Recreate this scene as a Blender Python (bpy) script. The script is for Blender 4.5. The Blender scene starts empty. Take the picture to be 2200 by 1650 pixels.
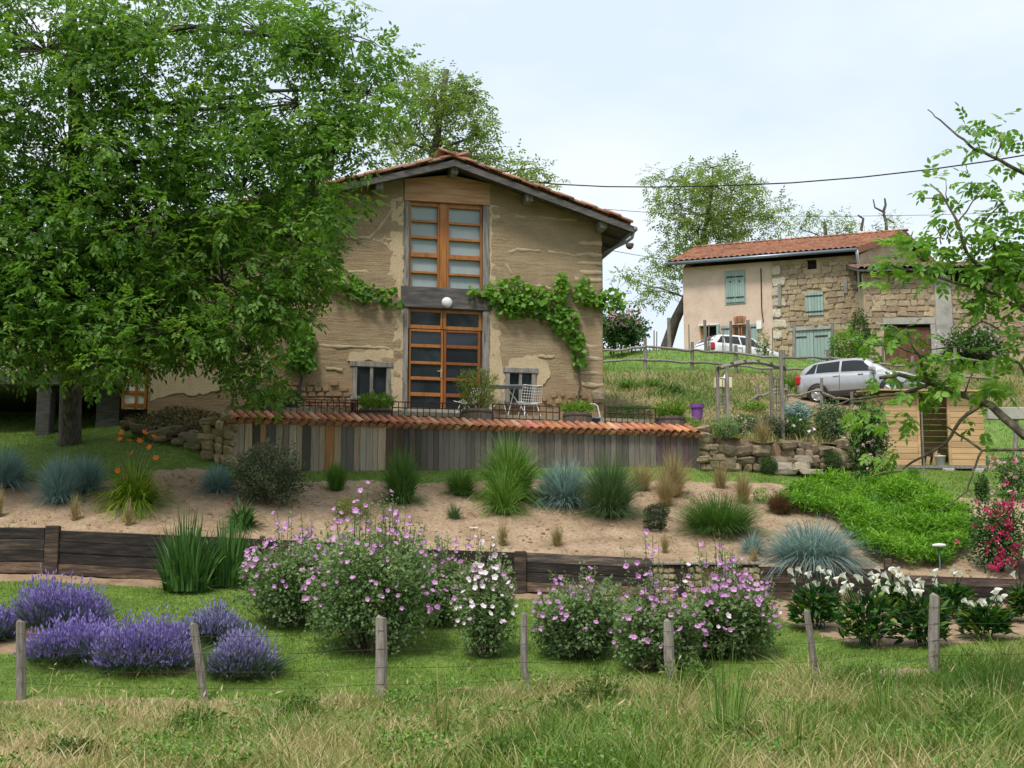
import bpy, math, random
import numpy as np
from mathutils import Vector, Matrix

random.seed(7)
sc = bpy.context.scene
COL = sc.collection
R = math.radians

# ------------------------------------------------------------------ camera, sky, sun, exposure
FP, CX, CY, EYE = 3022.0, 1100.0, 825.0, 1.6          # focal length and centre in photo pixels
PITCH = math.atan(465.0 / FP)
cam = bpy.data.cameras.new('camera')
cam.sensor_fit = 'HORIZONTAL'
cam.angle = 2 * math.atan(1100.0 / FP)
cam.clip_start, cam.clip_end = 0.1, 6000
camo = bpy.data.objects.new('camera', cam)
camo.location = (0, 0, EYE)
camo.rotation_euler = (math.pi / 2 + PITCH, 0, 0)
COL.objects.link(camo)
sc.camera = camo

SUN_EL, SUN_AZ = 58.0, -155.0          # azimuth clockwise from +Y, the way the camera looks
world = bpy.data.worlds.new('World'); sc.world = world; world.use_nodes = True
wn = world.node_tree.nodes; wl = world.node_tree.links; wn.clear()
wo = wn.new('ShaderNodeOutputWorld'); bg = wn.new('ShaderNodeBackground')
sky = wn.new('ShaderNodeTexSky'); sky.sky_type = 'NISHITA'; sky.sun_disc = False
sky.sun_elevation = R(SUN_EL); sky.sun_rotation = R(SUN_AZ)
sky.air_density = 1.0; sky.dust_density = 2.0; sky.altitude = 400
scl = wn.new('ShaderNodeVectorMath'); scl.operation = 'SCALE'; scl.inputs['Scale'].default_value = 0.10
wl.new(sky.outputs[0], scl.inputs[0])
tcw = wn.new('ShaderNodeTexCoord')
mpw = wn.new('ShaderNodeMapping'); mpw.inputs['Scale'].default_value = (1.0, 1.0, 2.2)
mpw.inputs['Location'].default_value = (0.35, 0.2, 0.1)
wl.new(tcw.outputs['Generated'], mpw.inputs[0])
nzw = wn.new('ShaderNodeTexNoise'); nzw.inputs['Scale'].default_value = 3.1
nzw.inputs['Detail'].default_value = 5; nzw.inputs['Roughness'].default_value = 0.5
wl.new(mpw.outputs[0], nzw.inputs['Vector'])
crw = wn.new('ShaderNodeValToRGB')
crw.color_ramp.elements[0].position = 0.36; crw.color_ramp.elements[0].color = (0.49, 0.565, 0.65, 1)
crw.color_ramp.elements[1].position = 0.66; crw.color_ramp.elements[1].color = (0.68, 0.69, 0.70, 1)
e = crw.color_ramp.elements.new(0.5); e.color = (0.56, 0.615, 0.67, 1)
wl.new(nzw.outputs['Fac'], crw.inputs[0])
mxw = wn.new('ShaderNodeMixRGB'); mxw.inputs[0].default_value = 0.92
wl.new(scl.outputs[0], mxw.inputs[1]); wl.new(crw.outputs[0], mxw.inputs[2])
wl.new(mxw.outputs[0], bg.inputs['Color']); bg.inputs['Strength'].default_value = 1.0
wl.new(bg.outputs[0], wo.inputs[0])

sl = bpy.data.lights.new('sun', 'SUN'); sl.energy = 2.0; sl.angle = R(12); sl.color = (1.0, 0.95, 0.86)
so = bpy.data.objects.new('sun', sl); COL.objects.link(so)
_el, _az = R(SUN_EL), R(SUN_AZ)
_d = Vector((math.sin(_az) * math.cos(_el), math.cos(_az) * math.cos(_el), math.sin(_el)))
so.rotation_euler = (-_d).to_track_quat('-Z', 'Y').to_euler(); so.location = _d * 60

sc.view_settings.view_transform = 'Standard'; sc.view_settings.look = 'None'
sc.view_settings.exposure = 0.74; sc.view_settings.gamma = 1.0
sc.view_settings.use_curve_mapping = False
sc.render.engine = 'CYCLES'
cy = sc.cycles
cy.max_bounces = 6; cy.diffuse_bounces = 3; cy.glossy_bounces = 3; cy.transmission_bounces = 4
cy.transparent_max_bounces = 6; cy.caustics_reflective = False; cy.caustics_refractive = False
cy.use_denoising = True
try:
    cy.denoiser = 'OPENIMAGEDENOISE'; cy.denoising_prefilter = 'ACCURATE'
except Exception: pass

# ------------------------------------------------------------------ pixel <-> world helpers (photo pixels 2200 x 1650)
CP, SP = math.cos(PITCH), math.sin(PITCH)
def ray(px, py):
    a, b = (px - CX) / FP, (CY - py) / FP
    return Vector((a, CP - b * SP, SP + b * CP))
def P(px, py, Y):
    r = ray(px, py); t = Y / r.y
    return Vector((r.x * t, Y, EYE + r.z * t))
def proj(x, y, z):
    z = z - EYE
    d = y * CP + z * SP
    return CX + FP * x / d, CY - FP * (-y * SP + z * CP) / d
def ppm(Y): return FP / Y

# ------------------------------------------------------------------ mesh helpers
def mesh_np(name, verts, faces, var=None, smooth=False, mats=None, midx=None):
    """faces: list of int arrays (n,k)"""
    me = bpy.data.meshes.new(name)
    verts = np.asarray(verts, np.float32).reshape(-1, 3)
    faces = [np.asarray(f, np.int32) for f in faces if len(f)]
    me.vertices.add(len(verts)); me.vertices.foreach_set('co', verts.ravel())
    tot = np.concatenate([np.full(len(f), f.shape[1], np.int32) for f in faces])
    loops = np.concatenate([f.ravel() for f in faces])
    me.loops.add(len(loops)); me.loops.foreach_set('vertex_index', loops)
    me.polygons.add(len(tot))
    st = np.zeros(len(tot), np.int32); st[1:] = np.cumsum(tot)[:-1]
    me.polygons.foreach_set('loop_start', st)
    if smooth: me.polygons.foreach_set('use_smooth', np.ones(len(tot), bool))
    if midx is not None: me.polygons.foreach_set('material_index', np.asarray(midx, np.int32))
    if var is not None:
        a = me.attributes.new('var', 'FLOAT', 'POINT'); a.data.foreach_set('value', np.asarray(var, np.float32))
    me.update(calc_edges=True)
    for m in (mats or []): me.materials.append(m)
    return me

def link(name, data, parent=None, loc=(0, 0, 0), rot=(0, 0, 0), scale=(1, 1, 1), kind=None):
    o = bpy.data.objects.new(name, data); COL.objects.link(o)
    if parent is not None: o.parent = parent
    o.location = loc; o.rotation_euler = rot; o.scale = scale
    if kind: o['kind'] = kind
    return o
def tag(o, label, cat, group=None):
    o['label'] = label; o['category'] = cat
    if group: o['group'] = group
    return o
def thing(name, label, cat, loc=(0, 0, 0), rz=0.0, group=None):
    o = bpy.data.objects.new(name, None); COL.objects.link(o)
    o.empty_display_size = 0.2
    o.location = loc; o.rotation_euler = (0, 0, rz)
    return tag(o, label, cat, group)

class MB:
    def __init__(self): self.v = []; self.f = []
    def _add(self, vs, fs):
        n = len(self.v); self.v += [tuple(p) for p in vs]; self.f += [tuple(i + n for i in f) for f in fs]
        return self
    def box(self, x0, x1, y0, y1, z0, z1, bev=0.0, M=None):
        if bev > 0:
            b = min(bev, abs(x1-x0)*.45, abs(y1-y0)*.45, abs(z1-z0)*.45)
            vs = []; idx = {}
            for i, (X, sx) in enumerate(((x0, 1), (x1, -1))):
                for j, (Y, sy) in enumerate(((y0, 1), (y1, -1))):
                    for k, (Z, sz) in enumerate(((z0, 1), (z1, -1))):
                        idx[i, j, k] = len(vs)
                        vs += [(X, Y + sy*b, Z + sz*b), (X + sx*b, Y, Z + sz*b), (X + sx*b, Y + sy*b, Z)]
            fs = []
            g = lambda i, j, k, a: idx[i, j, k] + a
            for i in (0, 1):
                q = [g(i,0,0,0), g(i,0,1,0), g(i,1,1,0), g(i,1,0,0)]; fs.append(q if i == 0 else q[::-1])
                q = [g(0,i,0,1), g(1,i,0,1), g(1,i,1,1), g(0,i,1,1)]; fs.append(q if i == 0 else q[::-1])
                q = [g(0,0,i,2), g(0,1,i,2), g(1,1,i,2), g(1,0,i,2)]; fs.append(q if i == 0 else q[::-1])
            for i in (0, 1):
                for j in (0, 1):
                    q = [g(i,j,0,0), g(i,j,0,1), g(i,j,1,1), g(i,j,1,0)]; fs.append(q if (i + j) % 2 == 0 else q[::-1])
                    q = [g(i,0,j,0), g(i,0,j,2), g(i,1,j,2), g(i,1,j,0)]; fs.append(q[::-1] if (i + j) % 2 == 0 else q)
                    q = [g(0,i,j,1), g(0,i,j,2), g(1,i,j,2), g(1,i,j,1)]; fs.append(q if (i + j) % 2 == 0 else q[::-1])
                    for k in (0, 1):
                        t = [g(i,j,k,0), g(i,j,k,1), g(i,j,k,2)]; fs.append(t if (i + j + k) % 2 else t[::-1])
        else:
            vs = [(x0,y0,z0),(x1,y0,z0),(x1,y1,z0),(x0,y1,z0),(x0,y0,z1),(x1,y0,z1),(x1,y1,z1),(x0,y1,z1)]
            fs = [(0,3,2,1),(4,5,6,7),(0,1,5,4),(1,2,6,5),(2,3,7,6),(3,0,4,7)]
        if M is not None: vs = [M @ Vector(p) for p in vs]
        return self._add(vs, fs)
    def tube(self, pts, rad, n=6, cap=True):
        pts = [Vector(p) for p in pts]
        if not hasattr(rad, '__len__'): rad = [rad] * len(pts)
        vs, fs = [], []
        ref = None
        for i, p in enumerate(pts):
            d = (pts[min(i+1, len(pts)-1)] - pts[max(i-1, 0)])
            if d.length < 1e-9: d = Vector((0, 0, 1))
            d.normalize()
            if ref is None:
                ref = Vector((0, 0, 1)) if abs(d.z) < .9 else Vector((1, 0, 0))
            a = d.cross(ref)
            if a.length < 1e-4: a = d.cross(Vector((0, 1, .3)))
            a.normalize(); b = a.cross(d).normalized()
            ref = b
            for k in range(n):
                t = 2 * math.pi * k / n
                vs.append(p + (a * math.cos(t) + b * math.sin(t)) * rad[i])
        m = len(pts)
        for i in range(m - 1):
            for k in range(n):
                k2 = (k + 1) % n
                fs.append((i*n+k, i*n+k2, (i+1)*n+k2, (i+1)*n+k))
        if cap:
            fs.append(tuple(range(n))[::-1]); fs.append(tuple((m-1)*n + k for k in range(n)))
        return self._add(vs, fs)
    def prism(self, poly, y0, y1):                      # polygon in x,z extruded along y
        n = len(poly)
        vs = [(x, y0, z) for x, z in poly] + [(x, y1, z) for x, z in poly]
        fs = [tuple(range(n)), tuple(range(2*n-1, n-1, -1))]
        for i in range(n):
            j = (i + 1) % n
            fs.append((i, i + n, j + n, j))
        return self._add(vs, fs)
    def lathe(self, prof, n=20, c=(0, 0, 0)):
        vs, fs = [], []
        for r, z in prof:
            for k in range(n):
                t = 2*math.pi*k/n
                vs.append((c[0] + r*math.cos(t), c[1] + r*math.sin(t), c[2] + z))
        for i in range(len(prof) - 1):
            for k in range(n):
                k2 = (k+1) % n
                fs.append((i*n+k, i*n+k2, (i+1)*n+k2, (i+1)*n+k))
        fs.append(tuple(range(n))[::-1]); fs.append(tuple((len(prof)-1)*n+k for k in range(n)))
        return self._add(vs, fs)
    def mesh(self, name, mat, smooth=False):
        me = bpy.data.meshes.new(name)
        me.from_pydata(self.v, [], self.f); me.update()
        if smooth: me.polygons.foreach_set('use_smooth', np.ones(len(me.polygons), bool))
        if mat is not None: me.materials.append(mat)
        return me
    def build(self, name, mat, parent=None, loc=(0,0,0), rot=(0,0,0), smooth=False, kind=None):
        return link(name, self.mesh(name, mat, smooth), parent, loc, rot, kind=kind)

# ------------------------------------------------------------------ materials
def newmat(name):
    m = bpy.data.materials.new(name); m.use_nodes = True
    nt = m.node_tree; nt.nodes.clear()
    return m, nt.nodes, nt.links
def surf(name, cols, scale=4.0, stretch=(1, 1, 1), rough=0.85, bump=0.3, bscale=None, detail=6, spec=0.3, dist=0.0,
         objcol=False, objrand=0.0, metal=0.0, bdist=0.02, fine=0.0, coat=0.0, pos=None):
    """noise-ramped surface; cols = list of linear colours. objcol multiplies by the object's colour; objrand varies value per object"""
    m, N, L = newmat(name)
    out = N.new('ShaderNodeOutputMaterial'); b = N.new('ShaderNodeBsdfPrincipled')
    L.new(b.outputs[0], out.inputs[0])
    tc = N.new('ShaderNodeTexCoord'); mp = N.new('ShaderNodeMapping'); mp.inputs['Scale'].default_value = stretch
    oi = N.new('ShaderNodeObjectInfo')
    L.new(tc.outputs['Object'], mp.inputs[0])
    if objrand or objcol:
        mu = N.new('ShaderNodeMath'); mu.operation = 'MULTIPLY'; mu.inputs[1].default_value = 37.0
        L.new(oi.outputs['Random'], mu.inputs[0]); L.new(mu.outputs[0], mp.inputs['Location'])
    nz = N.new('ShaderNodeTexNoise'); nz.inputs['Scale'].default_value = scale; nz.inputs['Detail'].default_value = detail
    nz.inputs['Roughness'].default_value = 0.62; nz.inputs['Distortion'].default_value = dist
    L.new(mp.outputs[0], nz.inputs['Vector'])
    cr = N.new('ShaderNodeValToRGB'); els = cr.color_ramp.elements
    while len(els) < len(cols): els.new(0.5)
    for i, c in enumerate(cols):
        els[i].position = (0.3 + 0.4 * i / max(1, len(cols) - 1)) if pos is None else pos[i]
        els[i].color = (*c, 1)
    L.new(nz.outputs['Fac'], cr.inputs[0])
    col = cr.outputs[0]
    if fine:
        n2 = N.new('ShaderNodeTexNoise'); n2.inputs['Scale'].default_value = scale * 9; n2.inputs['Detail'].default_value = 3
        L.new(mp.outputs[0], n2.inputs['Vector'])
        mr = N.new('ShaderNodeMapRange'); mr.inputs[1].default_value = .3; mr.inputs[2].default_value = .7
        mr.inputs[3].default_value = 1 - fine; mr.inputs[4].default_value = 1 + fine
        L.new(n2.outputs['Fac'], mr.inputs[0])
        vm = N.new('ShaderNodeVectorMath'); vm.operation = 'SCALE'; L.new(col, vm.inputs[0]); L.new(mr.outputs[0], vm.inputs['Scale'])
        col = vm.outputs[0]
    if objcol:
        mx = N.new('ShaderNodeMixRGB'); mx.blend_type = 'MULTIPLY'; mx.inputs[0].default_value = 1
        L.new(col, mx.inputs[1]); L.new(oi.outputs['Color'], mx.inputs[2]); col = mx.outputs[0]
    if objrand:
        mr = N.new('ShaderNodeMapRange'); mr.inputs[3].default_value = 1 - objrand; mr.inputs[4].default_value = 1 + objrand
        L.new(oi.outputs['Random'], mr.inputs[0])
        vm = N.new('ShaderNodeVectorMath'); vm.operation = 'SCALE'; L.new(col, vm.inputs[0]); L.new(mr.outputs[0], vm.inputs['Scale'])
        col = vm.outputs[0]
    L.new(col, b.inputs['Base Color'])
    b.inputs['Roughness'].default_value = rough; b.inputs['Metallic'].default_value = metal
    b.inputs['Specular IOR Level'].default_value = spec
    b.inputs['Coat Weight'].default_value = coat
    if bump:
        nb = N.new('ShaderNodeTexNoise'); nb.inputs['Scale'].default_value = bscale or scale * 3; nb.inputs['Detail'].default_value = 6
        nb.inputs['Roughness'].default_value = .65
        L.new(mp.outputs[0], nb.inputs['Vector'])
        bp = N.new('ShaderNodeBump'); bp.inputs['Strength'].default_value = bump; bp.inputs['Distance'].default_value = bdist
        L.new(nb.outputs['Fac'], bp.inputs['Height']); L.new(bp.outputs[0], b.inputs['Normal'])
    return m
def leafmat(name, cols, trans=0.3, rough=0.5, spec=0.35, tcol=None):
    m, N, L = newmat(name)
    out = N.new('ShaderNodeOutputMaterial'); b = N.new('ShaderNodeBsdfPrincipled')
    at = N.new('ShaderNodeAttribute'); at.attribute_name = 'var'
    cr = N.new('ShaderNodeValToRGB'); els = cr.color_ramp.elements
    while len(els) < len(cols): els.new(0.5)
    for i, c in enumerate(cols):
        els[i].position = i / max(1, len(cols) - 1); els[i].color = (*c, 1)
    L.new(at.outputs['Fac'], cr.inputs[0]); L.new(cr.outputs[0], b.inputs['Base Color'])
    b.inputs['Roughness'].default_value = rough; b.inputs['Specular IOR Level'].default_value = spec
    if trans:
        t = N.new('ShaderNodeBsdfTranslucent'); mx = N.new('ShaderNodeMixShader'); mx.inputs[0].default_value = trans
        g = N.new('ShaderNodeMixRGB'); g.blend_type = 'MULTIPLY'; g.inputs[0].default_value = 1
        g.inputs[2].default_value = (*(tcol or (1.3, 1.35, .7)), 1)
        L.new(cr.outputs[0], g.inputs[1]); L.new(g.outputs[0], t.inputs[0])
        L.new(b.outputs[0], mx.inputs[1]); L.new(t.outputs[0], mx.inputs[2]); L.new(mx.outputs[0], out.inputs[0])
    else: L.new(b.outputs[0], out.inputs[0])
    return m
def plain(name, c, rough=0.5, metal=0.0, spec=0.5, emit=None):
    m, N, L = newmat(name)
    out = N.new('ShaderNodeOutputMaterial'); b = N.new('ShaderNodeBsdfPrincipled'); L.new(b.outputs[0], out.inputs[0])
    nz = N.new('ShaderNodeTexNoise'); nz.inputs['Scale'].default_value = 6; nz.inputs['Detail'].default_value = 4
    tc = N.new('ShaderNodeTexCoord'); L.new(tc.outputs['Object'], nz.inputs['Vector'])
    cr = N.new('ShaderNodeValToRGB')
    cr.color_ramp.elements[0].color = (*[x * .86 for x in c], 1); cr.color_ramp.elements[1].color = (*[min(1, x * 1.1) for x in c], 1)
    L.new(nz.outputs['Fac'], cr.inputs[0]); L.new(cr.outputs[0], b.inputs['Base Color'])
    b.inputs['Roughness'].default_value = rough; b.inputs['Metallic'].default_value = metal; b.inputs['Specular IOR Level'].default_value = spec
    return m
def glassmat(name, tint=(.02, .025, .03), clear=0.0):
    m, N, L = newmat(name)
    out = N.new('ShaderNodeOutputMaterial'); b = N.new('ShaderNodeBsdfPrincipled')
    b.inputs['Base Color'].default_value = (*tint, 1); b.inputs['Roughness'].default_value = .04
    b.inputs['Specular IOR Level'].default_value = .45
    if clear:
        t = N.new('ShaderNodeBsdfTransparent'); t.inputs[0].default_value = (.92, .95, .95, 1)
        mx = N.new('ShaderNodeMixShader'); mx.inputs[0].default_value = clear
        L.new(b.outputs[0], mx.inputs[1]); L.new(t.outputs[0], mx.inputs[2]); L.new(mx.outputs[0], out.inputs[0])
    else: L.new(b.outputs[0], out.inputs[0])
    return m

def earth_mat():
    m, N, L = newmat('rammed_earth')
    out = N.new('ShaderNodeOutputMaterial'); b = N.new('ShaderNodeBsdfPrincipled'); L.new(b.outputs[0], out.inputs[0])
    tc = N.new('ShaderNodeTexCoord')
    def noise(scale, st, det=6, dist=0.0):
        mp = N.new('ShaderNodeMapping'); mp.inputs['Scale'].default_value = st; L.new(tc.outputs['Object'], mp.inputs[0])
        n = N.new('ShaderNodeTexNoise'); n.inputs['Scale'].default_value = scale; n.inputs['Detail'].default_value = det
        n.inputs['Roughness'].default_value = .65; n.inputs['Distortion'].default_value = dist
        L.new(mp.outputs[0], n.inputs['Vector']); return n
    big = noise(.9, (1, 1, 1.4)); strata = noise(2.4, (.55, .55, 4.6), 9, .35); grit = noise(30, (1, 1, 2.6), 6)
    cr = N.new('ShaderNodeValToRGB'); els = cr.color_ramp.elements
    els[0].position = .34; els[0].color = (.41, .295, .185, 1); els[1].position = .66; els[1].color = (.57, .44, .295, 1)
    e = els.new(.5); e.color = (.49, .365, .235, 1)
    add = N.new('ShaderNodeMath'); add.operation = 'MULTIPLY_ADD'; add.inputs[1].default_value = .3
    L.new(strata.outputs['Fac'], add.inputs[0])
    mu = N.new('ShaderNodeMath'); mu.operation = 'MULTIPLY'; mu.inputs[1].default_value = .7; L.new(big.outputs['Fac'], mu.inputs[0])
    L.new(mu.outputs[0], add.inputs[2]); L.new(add.outputs[0], cr.inputs[0])
    # reddish damp-worn foot of the wall
    sx = N.new('ShaderNodeSeparateXYZ'); L.new(tc.outputs['Object'], sx.inputs[0])
    mz = N.new('ShaderNodeMapRange'); mz.inputs[1].default_value = 1.25; mz.inputs[2].default_value = .55; mz.inputs[3].default_value = 0; mz.inputs[4].default_value = .55
    L.new(sx.outputs['Z'], mz.inputs[0])
    m2 = N.new('ShaderNodeMath'); m2.operation = 'MULTIPLY'; L.new(mz.outputs[0], m2.inputs[0]); 
    mr = N.new('ShaderNodeMapRange'); mr.inputs[1].default_value = .35; mr.inputs[2].default_value = .6; L.new(big.outputs['Fac'], mr.inputs[0]); L.new(mr.outputs[0], m2.inputs[1])
    mx = N.new('ShaderNodeMixRGB'); mx.inputs[2].default_value = (.30, .15, .07, 1); L.new(cr.outputs[0], mx.inputs[1]); L.new(m2.outputs[0], mx.inputs[0])
    gm = N.new('ShaderNodeMapRange'); gm.inputs[1].default_value = .3; gm.inputs[2].default_value = .7; gm.inputs[3].default_value = .66; gm.inputs[4].default_value = 1.2
    L.new(grit.outputs['Fac'], gm.inputs[0])
    vm = N.new('ShaderNodeVectorMath'); vm.operation = 'SCALE'; L.new(mx.outputs[0], vm.inputs[0]); L.new(gm.outputs[0], vm.inputs['Scale'])
    L.new(vm.outputs[0], b.inputs['Base Color']); b.inputs['Roughness'].default_value = .95; b.inputs['Specular IOR Level'].default_value = .1
    ad = N.new('ShaderNodeMath'); ad.operation = 'MULTIPLY_ADD'; ad.inputs[1].default_value = .8; L.new(grit.outputs['Fac'], ad.inputs[0]); L.new(strata.outputs['Fac'], ad.inputs[2])
    bp = N.new('ShaderNodeBump'); bp.inputs['Strength'].default_value = 1.0; bp.inputs['Distance'].default_value = .07
    L.new(ad.outputs[0], bp.inputs['Height']); L.new(bp.outputs[0], b.inputs['Normal'])
    return m

MAT = {}
MAT['earth'] = earth_mat()
MAT['plaster'] = surf('lime_plaster', [(.46, .345, .22), (.515, .395, .258), (.56, .435, .29)], 2.6, bump=.6, bscale=28, fine=.16)
MAT['mortar'] = surf('pale_mortar', [(.40, .30, .19), (.49, .38, .25)], 5, bump=.8, bscale=20)
MAT['oldwood'] = surf('grey_old_wood', [(.11, .095, .085), (.24, .22, .20), (.34, .32, .30)], 3, (6, 6, .6), bump=.6, bscale=10, fine=.2)
MAT['beam'] = surf('dark_grey_beam', [(.055, .05, .05), (.10, .092, .09), (.17, .15, .14)], 3, (.8, 5, 5), bump=.5, fine=.2)
MAT['newboard'] = surf('pale_larch_board', [(.40, .21, .12), (.52, .29, .17), (.58, .35, .215)], 2.5, (.5, 4, 5), bump=.15, fine=.06)
MAT['joinery'] = surf('orange_varnished_wood', [(.25, .085, .017), (.36, .135, .03), (.42, .17, .04)], 3, (3, 3, .5), rough=.42, bump=.1, spec=.4)
MAT['joinery_d'] = surf('brown_varnished_wood', [(.17, .05, .014), (.26, .085, .02)], 3, (3, 3, .5), rough=.42, bump=.1, spec=.4)
MAT['glass'] = glassmat('window_glass'); MAT['glass_c'] = glassmat('clear_window_glass', (.05, .07, .09), .86)
MAT['curtain'] = surf('white_voile', [(.72, .75, .78), (.82, .84, .86)], 3, (6, 6, .3), bump=.0)
MAT['tile'] = surf('terracotta_tile', [(.30, .11, .06), (.46, .19, .105), (.57, .29, .18)], 3.5, bump=.3, bscale=14, objcol=True, objrand=.16, fine=.12)
MAT['tile_old'] = surf('weathered_roof_tile', [(.15, .08, .06), (.33, .16, .10), (.46, .25, .16)], 2.5, bump=.4, bscale=14, objcol=True, objrand=.2, fine=.15)
MAT['plank'] = surf('weathered_plank', [(.36, .32, .28), (.68, .61, .53), (1.0, .91, .80)], 2.6, (7, 7, .7), bump=.6, bscale=6, objcol=True, objrand=.1, fine=.2)
MAT['sleeper'] = surf('tarred_sleeper', [(.012, .010, .010), (.032, .026, .024), (.085, .065, .05)], 2.6, (.7, 6, 6), bump=.6, bscale=8, objcol=True, objrand=.25, fine=.25)
MAT['rock'] = surf('garden_rock', [(.15, .12, .085), (.27, .22, .155), (.37, .31, .235)], 3.2, bump=.8, bscale=7, objcol=True, objrand=.28, fine=.15, bdist=.03)
MAT['wallstone'] = surf('house_stone', [(.25, .185, .12), (.35, .27, .185), (.45, .36, .26)], 4, bump=.7, bscale=9, objcol=True, objrand=.16, fine=.15)
MAT['mortarwall'] = surf('stone_wall_mortar', [(.32, .24, .155), (.44, .345, .235), (.52, .42, .30)], 2, bump=.6, bscale=18, fine=.15)
MAT['concrete'] = surf('weathered_concrete', [(.25, .24, .21), (.37, .355, .32), (.45, .43, .39)], 2, bump=.4, bscale=20, fine=.1)
MAT['pinkplaster'] = surf('pink_render', [(.52, .375, .30), (.60, .45, .365), (.64, .50, .41)], 1.4, bump=.6, bscale=22, fine=.06)
MAT['shutter'] = surf('green_shutter_paint', [(.24, .33, .31), (.33, .43, .40)], 3, (5, 5, .5), bump=.2, rough=.6, objrand=.1)
MAT['sand'] = surf('sandy_soil', [(.235, .16, .098), (.35, .245, .158), (.435, .32, .215)], 1.6, bump=1.0, bscale=11, fine=.22, detail=9, bdist=.05)
MAT['soil'] = surf('bare_soil', [(.19, .125, .075), (.30, .205, .13), (.36, .26, .17)], 2, bump=.8, bscale=10, fine=.15)
MAT['lawn'] = surf('lawn_ground', [(.07, .12, .018), (.11, .18, .026), (.15, .22, .04)], 1.3, bump=.6, bscale=40, fine=.3)
MAT['meadow'] = surf('meadow_ground', [(.08, .11, .025), (.18, .16, .06), (.33, .26, .13)], .9, bump=.8, bscale=25, fine=.35)
MAT['bank'] = surf('dry_bank_ground', [(.09, .13, .03), (.20, .16, .07), (.30, .22, .12)], .7, bump=.8, bscale=15, fine=.35)
MAT['field'] = surf('green_field_ground', [(.075, .14, .025), (.115, .20, .035), (.16, .22, .05)], .5, bump=.6, bscale=20, fine=.25)
MAT['gravel'] = surf('terrace_gravel', [(.26, .20, .14), (.40, .33, .25)], 9, bump=.6, bscale=40)
MAT['iron'] = surf('rusty_iron', [(.035, .022, .016), (.075, .045, .03)], 12, bump=.3, rough=.7)
MAT['zinc'] = plain('zinc_gutter', (.22, .26, .32), .38, .6)
MAT['pipewhite'] = plain('white_pipe', (.62, .64, .68), .4)
MAT['white'] = plain('white_paint', (.78, .78, .78), .45)
MAT['brass'] = plain('brass_handle', (.7, .55, .3), .3, .8)
MAT['bark'] = surf('walnut_bark', [(.035, .03, .026), (.085, .072, .06), (.16, .14, .12)], 6, (2.5, 2.5, .6), bump=.9, bscale=12, fine=.2)
MAT['barklichen'] = surf('lichen_bark', [(.04, .035, .03), (.10, .085, .062), (.25, .21, .11)], 9, bump=.8, bscale=22, fine=.2)
MAT['post'] = surf('grey_fence_post', [(.12, .10, .085), (.22, .195, .17), (.31, .28, .25)], 4, (6, 6, .8), bump=.6, bscale=10, objrand=.2, fine=.2)
MAT['shedwood'] = surf('new_softwood_board', [(.40, .23, .11), (.56, .36, .195), (.64, .45, .26)], 2.2, (.5, 5, 5), bump=.15, objrand=.14, fine=.08)
MAT['barrel'] = surf('oak_barrel_stave', [(.06, .045, .038), (.13, .10, .085), (.19, .155, .13)], 4, (6, 6, .8), bump=.5, objrand=.2, fine=.15)
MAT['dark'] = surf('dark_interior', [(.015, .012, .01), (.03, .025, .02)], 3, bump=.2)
# ------------------------------------------------------------------ foliage generators (numpy)
def rg(seed): return np.random.default_rng(seed)
def unit(v): return v / np.maximum(np.linalg.norm(v, axis=-1, keepdims=True), 1e-9)
def vnoise(x, y, s=1.0, seed=0):
    r = rg(seed); t = np.zeros_like(x)
    for k in range(7):
        a = r.uniform(0, 6.28); f = s * r.uniform(.5, 2.2); t = t + np.sin(f * (x*np.cos(a) + y*np.sin(a)) + r.uniform(0, 6.28))
    return t / 4.0
def blades(base, h, w, az, lean, seg=3, var=None, curl=1.0, r=None):
    """tapering strips that start at base, rise h and lean towards azimuth az by lean (metres at tip); curl>1 droops"""
    n = len(base); r = r or rg(1)
    t = np.linspace(0, 1, seg + 1)
    d = np.stack([np.cos(az), np.sin(az), np.zeros(n)], 1)
    sidea = r.uniform(0, 6.28, n)
    s = np.stack([np.cos(sidea), np.sin(sidea), np.zeros(n)], 1)
    V = np.zeros((n, 2*seg + 1, 3), np.float32)
    for i in range(seg + 1):
        tt = t[i]
        drop = (np.maximum(curl - 1, 0) * lean) * tt**3
        c = base + d * (lean * tt**1.7)[:, None] + np.array([0, 0, 1.]) * (h * tt * (1 - .12*tt) - drop)[:, None]
        if i < seg:
            ww = (w * (1 - .75 * tt**1.5) * .5)[:, None]
            V[:, 2*i] = c - s * ww; V[:, 2*i+1] = c + s * ww
        else: V[:, 2*seg] = c
    o = np.arange(n)[:, None] * (2*seg + 1)
    q = np.concatenate([o + np.array([[2*i, 2*i+1, 2*i+3, 2*i+2]]) for i in range(seg - 1)]) if seg > 1 else np.zeros((0, 4), int)
    tr = o + np.array([[2*seg-2, 2*seg-1, 2*seg]])
    if var is None: var = r.uniform(0, 1, n)
    return V.reshape(-1, 3), [q, tr], np.repeat(var, 2*seg + 1)
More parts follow.
